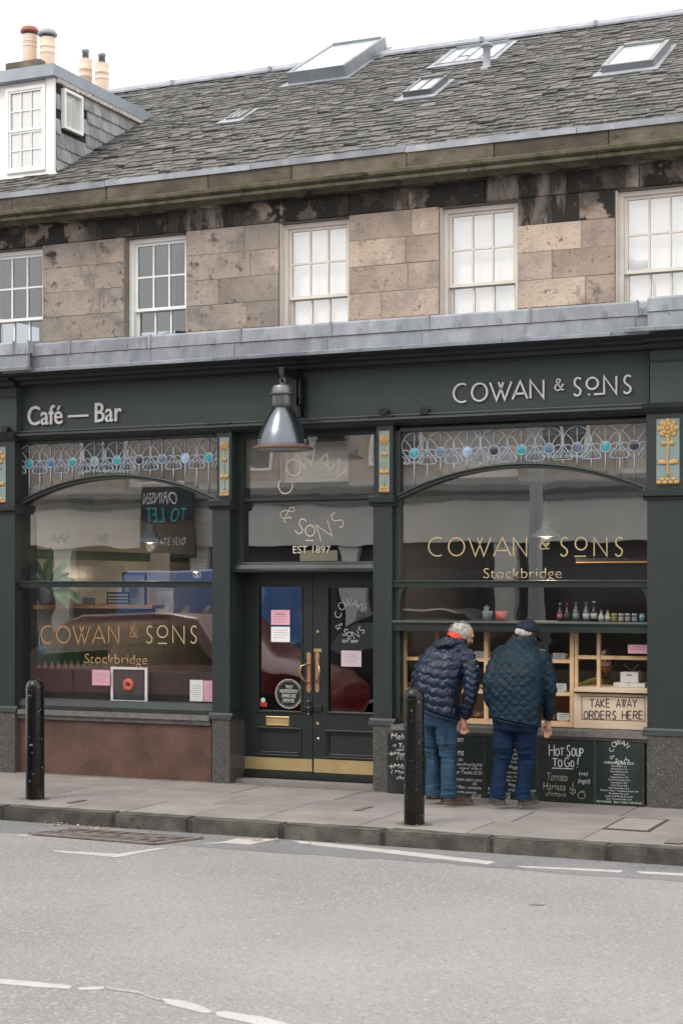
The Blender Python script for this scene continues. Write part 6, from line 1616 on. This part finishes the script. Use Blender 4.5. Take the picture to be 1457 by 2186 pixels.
def hand(b, w, d, side, thumb, curl=.5, s=1.0):
    "palm, four unequal bent fingers and a thumb; w wrist, d direction the hand hangs in, side axis across the knuckles"
    d = d.normalized(); side = (side - d*side.dot(d)).normalized(); pn = d.cross(side)
    b.tube([w - d*.03*s, w + d*.02*s, w + d*.055*s, w + d*.088*s], [.024*s,.027*s,.033*s,.029*s], 12)
    for i, (L_, r) in enumerate(((.068,.0085),(.076,.009),(.070,.0085),(.055,.0075))):
        o = w + d*.082*s + side*(i-1.5)*.021*s
        p = [o]; dd = d.copy(); 
        for k in range(3):
            dd = (dd + pn*curl*(.35+.25*k) + side*(i-1.5)*.012).normalized(); p.append(p[-1] + dd*L_*s*(.42,.32,.26)[k])
        limb(b, p, [r*s*1.1, r*s, r*s*.92, r*s*.8], 8)
    o = w + d*.022*s + side*thumb*.026*s
    q = [o, o + (d*.6+side*thumb*.8+pn*.2).normalized()*.036*s, o + (d*.6+side*thumb*.8).normalized()*.036*s + (d*.9+side*thumb*.15+pn*.4).normalized()*.032*s, o + (d*.6+side*thumb*.8).normalized()*.036*s + (d*.9+side*thumb*.15+pn*.5).normalized()*.056*s]
    limb(b, q, [.013*s,.0115*s,.010*s,.008*s], 8)
def head(b, c, f, up, s=1.0):
    "c skull centre, f where the face looks, up the crown"
    f = f.normalized(); r = f.cross(up).normalized(); u = r.cross(f).normalized(); R_ = Matrix((r, f, u)).transposed()
    q = lambda x, y, z: c + R_ @ Vector((x*s, y*s, z*s))
    b.ell(c, (.076*s, .096*s, .092*s), R_, 24, 16); b.ell(q(0,.018,-.045), (.060*s,.072*s,.075*s), R_, 20, 12)
    b.ell(q(0,.062,-.095), (.030*s,.028*s,.022*s), R_, 12, 8); b.ell(q(0,.085,.018), (.055*s,.018*s,.012*s), R_, 12, 8)
    b.ell(q(0,.100,-.030), (.013*s,.022*s,.016*s), R_, 10, 8); b.tube([q(0,.088,.005), q(0,.108,-.028)], [.008*s,.012*s], 8)
    b.ell(q(0,.086,-.062), (.026*s,.012*s,.008*s), R_, 10, 6); b.ell(q(0,.085,-.073), (.022*s,.012*s,.007*s), R_, 10, 6)
    for d in (-1, 1):
        b.ell(q(d*.034,.075,-.035), (.020*s,.018*s,.018*s), R_, 10, 8)
        E = Matrix((r, f, u)).transposed() @ Matrix.Rotation(d*.35, 3, 'Z')
        b.ell(q(d*.078,-.008,-.028), (.008*s,.020*s,.031*s), E, 12, 8); b.ell(q(d*.080,-.010,-.012), (.009*s,.016*s,.014*s), E, 10, 6)
    return q, R_
def fabric(name, c1, c2, rough=.6, bs=120, bump=.25, sheen=.0, spec=.3, scale=4, stretch=None, stain=None):
    m = mat(name, [c1, c2], rough=rough, scale=scale, detail=8, bump=bump, bscale=bs, spec=spec, stretch=stretch, stain=stain)
    m.node_tree.nodes['Principled BSDF'].inputs['Sheen Weight'].default_value = sheen; return m
def fold(co, scale=9, amp=.006, st=(1, 1, .45), off=0):
    return np.array([noise.noise(Vector((c[0]*scale*st[0]+off, c[1]*scale*st[1], c[2]*scale*st[2]))) for c in co])*amp
skin = mat('weathered skin', [(.42,.22,.15),(.52,.29,.21)], rough=.5, scale=25, bump=.1, bscale=150, spec=.4)
skin.node_tree.nodes['Principled BSDF'].inputs['Subsurface Weight'].default_value = .08
skin_red = skin
def shoe(par, heel, toe, w, ms, mu, nm='shoe'):
    d = (toe-heel); L_ = d.length; d.normalize(); s = Vector((0,0,1)).cross(d)*-1
    b = MB(); ot = [(0,-.30),(0,.30),(.12,.42),(.35,.40),(.6,.48),(.8,.50),(.93,.36),(1.0,.08),(1.0,-.12),(.92,-.38),(.78,-.46),(.55,-.42),(.35,-.36),(.12,-.40)]
    n = len(ot); vs = []
    for h in (0, .022, .03): 
        for u, v in ot: vs.append(tuple(heel + d*L_*u + s*w*v*(1.06 if h else 1.0) + Vector((0,0,h + (.008 if u > .9 and not h else 0)))))
    b.add(vs, [tuple(range(n-1,-1,-1)), tuple(2*n+i for i in range(n))] + [(k*n+i, k*n+(i+1)%n, (k+1)*n+(i+1)%n, (k+1)*n+i) for k in (0,1) for i in range(n)])
    so = b.build('sole', ms, par, bevel=.003)
    b = MB(); R_ = Matrix((d, s, Vector((0,0,1)))).transposed()
    up_ = []
    for u, hw_, h in ((.02,.34,.05),(.10,.42,.085),(.25,.42,.095),(.42,.42,.085),(.60,.46,.062),(.78,.46,.048),(.92,.34,.036),(.99,.14,.026)):
        c = heel + d*L_*u + Vector((0,0,.026)); up_.append((c, s*w*hw_, Vector((0,0,1))*h))
    b.loft(up_, 18); b.ell(heel + d*L_*.2 + Vector((0,0,.095)), (.05,.045,.04), R_, 14, 8)
    me = solidify(b, 'upper', .006, 3)
    # cut what falls below the sole top
    for v in me.vertices:
        if v.co.z < heel.z + .02: v.co.z = heel.z + .02
    sh = link(nm, me, mu, par)
    b = MB()
    for k in range(4):
        c = heel + d*L_*(.42+.075*k) + Vector((0,0,.108-.014*k)); b.tube([c - s*w*.2, c + Vector((0,0,.006)), c + s*w*.2], .003, 5)
    b.build('laces', M['ink'], sh)
    so.parent = sh; so.matrix_parent_inverse = Matrix.Translation(-woff(par)) @ Matrix.Identity(4); so.matrix_parent_inverse = Matrix.Identity(4)
    return sh
YP = -.72

# ---- the man in the cap, quilted jacket
g2 = G(1085, 1716)
m2 = root('person', (g2.x, YP, 0), label='man in navy cap and dark teal diamond quilted jacket leaning to the display case', cat='person', group='two men looking into the display case')
J = lambda x, y, d=0.0: P(x, y, YP+d)
hc = J(1124, 1350, .27)
b = MB(); q2, R2 = head(b, hc, Vector((.62,.72,-.42)), Vector((.1,.15,1)), .98)
limb(b, [J(1112,1385,.16), hc + Vector((-.01,-.02,-.05))], [.062,.056], 16)
rings(b, [(1100,1535,0,42,.12,6),(1102,1490,.02,42,.12,4),(1108,1430,.07,46,.12,3),(1112,1395,.12,44,.10,3),(1112,1372,.16,22,.06,0)], YP)
la = [J(1068,1395,.10), J(1045,1452,-.02), J(1050,1505,.0)]; ra = [J(1160,1408,.12), J(1172,1472,.10), J(1169,1532,.16)]
limb(b, la, [.055,.045,.034]); limb(b, ra, [.055,.045,.030])
hand(b, J(1168.5,1538,.16), Vector((-.10,.20,-1)), Vector((.75,.62,0)), -1, .35, 1.0)
l1 = [J(1075,1530,0), J(1072,1612,.02), J(1062,1700,-.04)]; l2 = [J(1120,1535,.02), J(1122,1615,.05), J(1112,1700,.06)]
limb(b, l1, [.068,.046,.034]); limb(b, l2, [.068,.046,.034])
link('body', solidify(b, 'body2', .0055, 3), skin, m2)
# jacket with diamond quilting
b = MB()
rings(b, [(1099,1541,-.01,53,.165,12),(1099,1520,.0,53,.17,10),(1101,1480,.02,55,.17,6),(1106,1440,.05,57,.165,3),(1110,1412,.09,56,.155,3),(1112,1392,.12,48,.125,3),(1112,1376,.16,33,.095,0),(1112,1364,.19,26,.08,0)], YP)
limb(b, [J(1070,1398,.11), J(1058,1425,.04), J(1045,1458,-.03), J(1047,1490,-.03), J(1052,1508,.0)], [.082,.078,.068,.060,.050], 16)
limb(b, [J(1156,1405,.12), J(1167,1440,.11), J(1172,1475,.11), J(1171,1510,.13), J(1169,1528,.15)], [.080,.073,.065,.055,.046], 16)
co0 = J(1104, 1460, 0)
def quilt2(co, no):
    x = co[:,0]-co0.x; z = co[:,2]-co0.z; y = co[:,1]-co0.y
    u = x*math.cos(rad(48)) + z*math.sin(rad(48)) + y*.25; v = -x*math.cos(rad(40)) + z*math.sin(rad(40)) + y*.15
    pt = .058
    a = np.abs(np.sin(np.pi*u/pt)); c = np.abs(np.sin(np.pi*v/pt)); g = np.minimum(a, c)
    d = .0075*np.sqrt(np.clip(g, 0, 1)) - .004
    d += fold(co, 6, .014, (1,1,.7), 3) + fold(co, 14, .006, (1,1,1.6), 8)
    return d
qm = fabric('teal quilted cloth', (.002,.0125,.0235), (.0035,.018,.032), rough=.55, bs=200, bump=.2, spec=.22)
jk = link('jacket', solidify(b, 'jacket2', .0062, 5, quilt2), qm, m2)
b = MB(); cpts = []
for i in range(18):
    a = i*2*math.pi/18; cpts.append(J(1114,1368,.175) + Vector((.098*math.cos(a), .078*math.sin(a), .012*math.sin(a)+.006*math.cos(a))))
b.tube(cpts, .017, 10, closed=True); b.tube([p+Vector((.004,.003,.024)) for p in cpts], .015, 10, closed=True); b.tube([p*1 + Vector((.008,.006,.046)) for p in cpts], .011, 10, closed=True)
link('collar', solidify(b, 'collar2', .006, 4, lambda co, no: fold(co, 30, .004)), fabric('corduroy collar', (.005,.014,.022), (.008,.020,.03)), m2)
b = MB(); hp = []
n_ = 30
for i in range(n_):
    a = i*2*math.pi/n_; k = P(1099+53*math.cos(a), 1540+12*math.cos(a), YP) ; hp.append(Vector((k.x, YP-.01+.165*math.sin(a), k.z)))
b.tube(hp, .006, 6, closed=True); b.build('hem_binding', qm, m2, smooth=True)
# jeans
jm2 = fabric('dark blue denim', (.005,.015,.040), (.008,.024,.058), rough=.8, scale=6, bs=250, spec=.15, stain=[(7,.60,.15,(.016,.040,.080))])
def trousers(hips, legs, name, mt, par, amp=.010):
    b = MB(); rings(b, hips, YP)
    for pts, rs in legs: limb(b, pts, rs, 18, True)
    def fn(co, no):
        low = np.clip((.34-co[:,2])/.34, 0, 1)
        knee = np.exp(-((co[:,2]-.48)/.09)**2)
        return fold(co, 7, amp*1.3, (1.5,1.5,.7), 2) + (knee+low)*(fold(co, 12, amp*1.3, (.6,.6,2.6), 7) + fold(co, 30, amp*.5, (.7,.7,1.8), 9))
    link(name, solidify(b, name, .0065, 4, fn), mt, par)
trousers([(1098,1515,0,45,.145,6),(1098,1545,0,47,.15,6),(1098,1562,0,44,.14,4)],
         [([J(1077,1552,.0), J(1073,1590,.0), J(1071,1620,.03), J(1064,1657,.0), J(1060,1705,-.02)], [.102,.090,.075,.068,.072]),
          ([J(1120,1552,.02), J(1122,1590,.03), J(1123,1620,.06), J(1118,1657,.06), J(1115,1705,.06)], [.098,.088,.074,.067,.070])], 'jeans', jm2, m2)
solem = mat('grey sole', [(.10,.085,.07),(.19,.165,.14)], rough=.8, scale=20); upm = fabric('grey brown suede', (.085,.065,.048), (.14,.11,.085), scale=12)
dkm = fabric('charcoal shoe cloth', (.03,.032,.032), (.06,.06,.055), scale=10)
def gz(x, y, z=0): p = G(x, y, 0); return Vector((p.x, p.y, z))
shoe(m2, gz(1068,1721,0)+Vector((.0,-.00,0)), gz(1068,1721,0)+Vector((-.15,.24,0)), .118, solem, upm)
shoe(m2, gz(1111,1720,0), gz(1111,1720,0)+Vector((.05,.27,0)), .112, solem, dkm)
# cap
b = MB(); n = 20; cc = hc
capf = (Vector((.62,.72,-.42))).normalized(); rr_ = capf.cross(Vector((.1,.15,1))).normalized(); uu = rr_.cross(capf)
Rc = Matrix((rr_, capf, uu)).transposed(); qc = lambda x, y, z: cc + Rc @ Vector((x, y, z))
vs = []; rws = 9
for i in range(rws+1):
    ph = i/rws*rad(97); 
    for k in range(n):
        a = 2*math.pi*k/n; vs.append(qc(.090*math.sin(ph)*math.cos(a), -.002+.110*math.sin(ph)*math.sin(a), .018+.100*math.cos(ph) - (.012 if math.sin(a) < 0 else 0)*math.sin(ph)))
b.add(vs, [(i*n+k, i*n+(k+1)%n, (i+1)*n+(k+1)%n, (i+1)*n+k) for i in range(rws) for k in range(n)])
navy = fabric('navy cap cotton', (.008,.013,.026), (.012,.018,.034), rough=.75, bs=300)
cp_ = b.build('cap', navy, m2, smooth=True); sm = cp_.modifiers.new('s', 'SOLIDIFY'); sm.thickness = .004
b = MB(); m_ = 14; vs = []
for i, (rr1, dz) in enumerate(((.0,0),(.35,-.004),(.75,-.013),(1,-.022))):
    for k in range(m_+1):
        a = math.pi*(.12+.76*k/m_); vs.append(qc(.088*math.cos(a), .005+.100*math.sin(a) + rr1*.070*math.sin(a)**.6, .014 + dz - .010*abs(math.cos(a))*rr1))
b.add(vs, [(i*(m_+1)+k, i*(m_+1)+k+1, (i+1)*(m_+1)+k+1, (i+1)*(m_+1)+k) for i in range(3) for k in range(m_)])
br = b.build('brim', navy, cp_, smooth=True); br.matrix_parent_inverse = Matrix.Identity(4); sm = br.modifiers.new('s', 'SOLIDIFY'); sm.thickness = .005
bt = MB().ell(qc(0,0,.118), (.008,.008,.005)).build('button', navy, cp_, smooth=True); bt.matrix_parent_inverse = Matrix.Identity(4)
for k in range(3):
    a0 = k*math.pi/3; pts = [qc(.0925*math.sin(t)*math.cos(a0), -.002+.1125*math.sin(t)*math.sin(a0), .018+.1025*math.cos(t)-(.012 if math.sin(a0)*math.sin(t) < 0 else 0)*abs(math.sin(t))) for t in [rad(-92+184*i/16) for i in range(17)]]
    o = MB().tube(pts, .0018, 5).build('seam', navy, cp_, smooth=True); o.matrix_parent_inverse = Matrix.Identity(4)
# short grey hair under the cap
hair = mat('white grey hair', [(.34,.33,.315),(.52,.51,.49)], rough=.6, scale=60, stretch=(1,1,.3), bump=.6, bscale=200)
b = MB(); b.ell(qc(0,-.012,-.018), (.080,.098,.070), Rc, 24, 16)
me = solidify(b, 'hair', .006, 2, lambda co, no: fold(co, 90, .006, (1,1,.4)))
bm = bmesh.new(); bm.from_mesh(me)
Ri = Rc.transposed()
bmesh.ops.delete(bm, geom=[v for v in bm.verts if (Ri @ (v.co-cc)).y > .012 or (Ri @ (v.co-cc)).z < -.058 or (Ri @ (v.co-cc)).z > .04], context='VERTS'); bm.to_mesh(me); bm.free()
link('hair', me, hair, m2)

for pts in ([J(1045,1545,.05), J(1045,1600,.05), J(1046,1650,.03), J(1044,1695,.0)],):
    MB().tube([P(1100+2*math.sin(t*.5), 1556+t*3, YP-.145) for t in range(4)], .003, 5).build('centre_seam', jm2, m2)

# ---- the bent man, wavy down jacket
m1 = root('person', (J(940,1715).x, YP-.05, 0), label='white haired man in navy puffer jacket bending down to look into the display case', cat='person', group='two men looking into the display case')
hc = J(988, 1352, .22)
f1 = Vector((.80,.40,-.50)); u1 = Vector((.45,.25,1))
b = MB(); q1, R1 = head(b, hc, f1, u1, .98)
limb(b, [J(962,1385,.12), hc + Vector((-.025,-.015,-.04))], [.064,.056], 16)
rings(b, [(938,1520,0,36,.11,8),(934,1470,.0,38,.11,6),(945,1425,.05,42,.11,6),(958,1395,.10,40,.10,4),(964,1378,.14,22,.06,0)], YP)
la = [J(915,1400,.14), J(890,1455,.20), J(905,1490,.30)]; ra = [J(1000,1408,.06), J(1004,1465,-.02), J(990,1530,.03)]
limb(b, la, [.055,.045,.032]); limb(b, ra, [.055,.045,.030])
hand(b, J(988.5,1535,.03), Vector((.02,.12,-1)), Vector((.85,.45,0)), -1, 1.9, 1.0)
hand(b, J(906,1492,.31), Vector((.3,.3,-1)), Vector((.8,-.5,0)), 1, .8, .9)
limb(b, [J(918,1525,.06), J(922,1610,.08), J(925,1695,.05)], [.068,.046,.034]); limb(b, [J(952,1530,-.02), J(958,1612,-.02), J(957,1698,-.06)], [.068,.046,.034])
link('body', solidify(b, 'body1', .0055, 3), skin, m1)
b = MB()
rings(b, [(938,1521,-.01,41,.155,15),(936,1500,.0,42,.165,13),(934,1470,.01,45,.17,10),(938,1440,.03,48,.17,8),(948,1412,.07,50,.16,7),(957,1392,.10,45,.135,6),(964,1376,.13,33,.10,4),(968,1364,.16,26,.085,2)], YP)
limb(b, [J(920,1402,.14), J(902,1425,.15), J(893,1455,.18), J(898,1475,.24), J(904,1486,.28)], [.080,.074,.066,.058,.050], 16)
limb(b, [J(996,1405,.07), J(1004,1430,.02), J(1006,1462,-.02), J(1001,1495,-.02), J(994,1522,.02)], [.078,.074,.068,.060,.050], 16)
c1 = J(938, 1460, 0)
armx = [P(1003,1400,YP), P(994,1525,YP)]
def quilt1(co, no):
    x = co[:,0]-c1.x; z = co[:,2]-c1.z; y = co[:,1]-c1.y
    ax = x + .20*0
    arm = (co[:,0] > J(986,1440).x - .0) & (co[:,2] < J(990,1395).z)
    wave = .0095*np.abs(np.sin(x*np.pi/.088 + y*9))*1.9 + .010*np.sin(x*2*np.pi/.36 + 1)
    pt = np.where(arm, .058, .080); zz = z + wave + x*.15
    s = np.abs(np.sin(np.pi*zz/pt)); d = .014*np.power(np.clip(s, 0, 1), .5) - .007
    d += fold(co, 26, .006, (1.4,1.4,.9), 3)*(.4+s) + fold(co, 8, .008, (1,1,1), 8)
    return d
nm_ = fabric('navy down shell', (.004,.0105,.028), (.007,.016,.040), rough=.42, bs=90, bump=.12, sheen=.0, spec=.38)
link('jacket', solidify(b, 'jacket1', .0058, 4, quilt1), nm_, m1)
b = MB()
hcx = J(955, 1377, .06)
b.ell(hcx + Vector((-.01,-.01,-.005)), (.135,.095,.048), Matrix.Rotation(rad(-14), 3, 'Y'), 20, 12); b.ell(hcx + Vector((.09,.03,-.03)), (.08,.09,.05), Matrix.Rotation(rad(30), 3, 'Y'), 16, 10); b.ell(hcx + Vector((-.05,.08,.0)), (.10,.08,.045), None, 16, 10)
link('hood', solidify(b, 'hood1', .0055, 5, lambda co, no: fold(co, 16, .016, (1,1,1.6)) + fold(co, 38, .006)), nm_, m1)
b = MB(); sc_ = hc + Vector((-.050,-.030,-.060))
up_ = (hc - sc_).normalized(); t1 = up_.cross(Vector((0,1,0))).normalized(); t2 = up_.cross(t1)
for k, (dr_, dz_) in enumerate(((.088,-.012),(.084,.012),(.078,.034))): b.tube([sc_ + t1*dr_*math.cos(a) + t2*dr_*.92*math.sin(a) + up_*dz_ for a in [i*math.pi/10 for i in range(20)]], .015, 8, closed=True)
link('scarf', solidify(b, 'scarf1', .006, 3, lambda co, no: fold(co, 30, .006)), fabric('red scarf', (.50,.035,.025), (.62,.06,.04)), m1)
hm = [J(938+42*math.cos(a), 1522+15*math.cos(a)) for a in [i*2*math.pi/30 for i in range(30)]]
b = MB(); b.tube([Vector((p.x, YP-.01+.158*math.sin(i*2*math.pi/30), p.z-.004)) for i, p in enumerate(hm)], .008, 6, closed=True); b.build('hem_binding', nm_, m1, smooth=True)
jm1 = fabric('faded blue denim', (.018,.042,.072), (.038,.080,.125), rough=.85, scale=5, bs=250, spec=.15, stretch=(1,1,.5), stain=[(9,.60,.12,(.07,.12,.175))])
trousers([(936,1508,0,36,.135,9),(936,1535,.0,37,.14,8),(936,1552,.01,35,.13,5)],
         [([J(920,1540,.06), J(919,1580,.08), J(924,1612,.10), J(924,1652,.07), J(926,1699,.06)], [.094,.084,.072,.067,.069]),
          ([J(950,1545,-.02), J(954,1585,-.02), J(958,1618,.0), J(956,1657,-.04), J(957,1703,-.05)], [.098,.088,.076,.071,.075])], 'jeans', jm1, m1, .011)
brn_ = fabric('brown suede', (.07,.042,.028), (.12,.075,.05), scale=12)
shoe(m1, gz(940,1717,0), gz(940,1717,0)+Vector((.285,.05,0)), .112, solem, brn_)
shoe(m1, gz(908,1705,0), gz(908,1705,0)+Vector((.27,.10,0)), .108, mat('dark sole', [(.03,.025,.02)]), fabric('dark brown leather', (.03,.02,.015), (.05,.035,.025)))
# hair: fine locks over a bald crown patch
Ri = R1.transposed()
b = MB(); b.ell(q1(0,-.014,.0), (.082,.100,.088), R1, 24, 16)
me = solidify(b, 'hair', .0055, 2, lambda co, no: fold(co, 80, .010, (1,1,.5)))
bm = bmesh.new(); bm.from_mesh(me)
def bald(v):
    p = Ri @ (v.co-hc); return p.y > .035 + .3*max(p.z, 0) or p.z < -.062 or (abs(p.x+.02) < .045 and -.095 < p.y < -.02 and p.z > .045) 
bmesh.ops.delete(bm, geom=[v for v in bm.verts if bald(v)], context='VERTS'); bm.to_mesh(me); bm.free()
hob = link('hair', me, hair, m1)
b = MB(); random.seed(11)
for i in range(420):
    a = random.uniform(0, 2*math.pi); e = random.uniform(-.45, 1.1)
    d = Vector((math.cos(a)*math.cos(e), math.sin(a)*math.cos(e), math.sin(e)))
    if d.y > .45: continue
    p = Vector((d.x*.083, -.012+d.y*.100, d.z*.090)); t = Vector((-d.x*.2, -.5, -.75+d.z)) + Vector([random.uniform(-.5,.5) for _ in range(3)])
    if abs(p.x+.02) < .045 and -.09 < p.y < -.02 and p.z > .045: continue
    L_ = random.uniform(.018, .040); pts = [q1(*p), q1(*(p + d*.006 + t.normalized()*L_*.5)), q1(*(p + d*.004 + t.normalized()*L_))]
    b.tube(pts, [.0022,.0018,.0005], 4, False)
o = b.build('strands', hair, hob, kind='stuff'); o.matrix_parent_inverse = Matrix.Identity(4)

# ---- the server bending behind the hatch
YS = .95
m3 = root('person', (X(1292,YS), YS, 0), label='dark haired server in olive top bending down behind the takeaway hatch', cat='person')
J = lambda x, y, d=0.0: P(x, y, YS+d)
hc = J(1292, 1413, -.12)
b = MB(); q3, R3 = head(b, hc, Vector((.10,-.85,-.55)), Vector((0,-.3,1)), .98)
limb(b, [J(1282,1450,.10), hc + Vector((0,.03,-.04))], [.06,.055], 14)
rings(b, [(1270,1640,.25,38,.12,0),(1272,1560,.2,40,.12,0),(1275,1490,.12,44,.11,0),(1280,1455,.08,34,.09,0)], YS)
limb(b, [J(1240,1472,.1), J(1232,1530,.0), J(1262,1545,-.2)], [.05,.042,.03]); hand(b, J(1264,1546,-.22), Vector((.6,-.6,-.2)), Vector((0,.3,1)), 1, .5)
limb(b, [J(1316,1472,.1), J(1326,1530,.0), J(1306,1545,-.2)], [.05,.042,.03]); hand(b, J(1304,1546,-.22), Vector((-.6,-.6,-.2)), Vector((0,.3,1)), -1, .5)
limb(b, [J(1258,1640,.25), J(1256,1740,.25), J(1256,1700,.25)+Vector((0,0,-.35))], [.08,.055,.045]); limb(b, [J(1290,1640,.25), J(1292,1740,.25), J(1292,1700,.25)+Vector((0,0,-.35))], [.08,.055,.045])
link('body', solidify(b, 'body3', .007, 3), skin, m3)
b = MB(); rings(b, [(1270,1620,.25,44,.16,0),(1272,1560,.2,46,.15,0),(1275,1490,.12,50,.14,0),(1280,1458,.08,38,.11,0),(1282,1448,.06,22,.08,0)], YS)
limb(b, [J(1240,1472,.1), J(1232,1525,.02)], [.066,.058]); limb(b, [J(1316,1472,.1), J(1326,1525,.02)], [.066,.058])
link('olive_top', solidify(b, 'top3', .009, 4, lambda co, no: fold(co, 10, .012)), fabric('olive cotton', (.16,.17,.05), (.22,.23,.08)), m3)
b = MB(); b.ell(q3(0,-.02,.012), (.086,.100,.095), R3, 20, 14); b.ell(q3(0,-.12,.0), (.035,.045,.04), R3, 12, 8)
me = solidify(b, 'hair3', .007, 2, lambda co, no: fold(co, 60, .008)); bm = bmesh.new(); bm.from_mesh(me); Ri3 = R3.transposed()
bmesh.ops.delete(bm, geom=[v for v in bm.verts if (Ri3 @ (v.co-hc)).y > .055 and (Ri3 @ (v.co-hc)).z < .045], context='VERTS'); bm.to_mesh(me); bm.free()
link('hair', me, mat('dark hair', [(.015,.011,.009),(.03,.02,.016)], rough=.45, scale=60), m3)

# ---- chimneys beyond the ridge
def chimney(pots, sx0, sx1, syt, syb, Yc, label, m_st):
    r = root('chimney', (X((sx0+sx1)/2, Yc), Yc, Z(sx0, syb, Yc)), label=label, cat='chimney', group='chimneys behind the ridge')
    xa, xb = X(sx0, Yc), X(sx1, Yc); z1, z0 = Z((sx0+sx1)/2, syt, Yc), Z((sx0+sx1)/2, syb, Yc)
    MB().box(xa+.06, xb-.06, Yc+.06, Yc+.6, z0-2.2, z0).build('stack', m_st, r); MB().box(xa, xb, Yc, Yc+.66, z0, z1).build('cap_stone', M['stone_cornice'], r)
    for (x, yt, yb, hw, kind) in pots:
        Yp = Yc+.25; c = P(x, yb, Yp); k = (D0+Yp)/(ct+(x-CX)/F*st)/F; h = (yb-yt)*k; q = hw*k
        p = MB().lathe([(q,0),(q*.96,h*.55),(q*1.02,h*.56),(q*1.02,h*.60),(q*.97,h*.61),(q*.97,h*.72),(q*1.03,h*.73),(q*1.03,h*.77),(q*.98,h*.78),(q,h)], c, 24).build('chimney_pot', M['pot'], r, smooth=False); smooth_angle(p, 50)
        if kind == 'dome':
            o = MB().lathe([(q*.9,h),(q*.9,h+.03),(q*1.25,h+.035),(q*1.28,h+.06),(q*1.0,h+.11),(q*.5,h+.13),(0,h+.13)], c, 24).build('cowl', mat('red cowl', [(.30,.09,.07)]) if x < 80 else mat('grey cowl', [(.30,.31,.32)]), r, smooth=True)
            MB().lathe([(q*1.0,h+.0),(q*1.0,h+.05)], c, 20).build('cowl_mesh', M['black_paint'], r)
        else: MB().lathe([(q*.5,h),(q*.5,h+.10),(q*.55,h+.11),(q*.55,h+.15),(0,h+.16)], c, 16).build('cowl', M['steel_worn'], r, smooth=True)
chimney([(64,76,134,16,'dome'),(102,82,158,16.5,'dome')], 12, 84, 130, 149, 4.9, 'chimney with two domed buff pots behind the dormer', M['stone'])
chimney([(183,128,215,15,'tube'),(218,137,215,15.5,'tube')], 150, 250, 212, 235, 6.5, 'chimney with two narrow cowled buff pots right of the dormer', M['stone'])
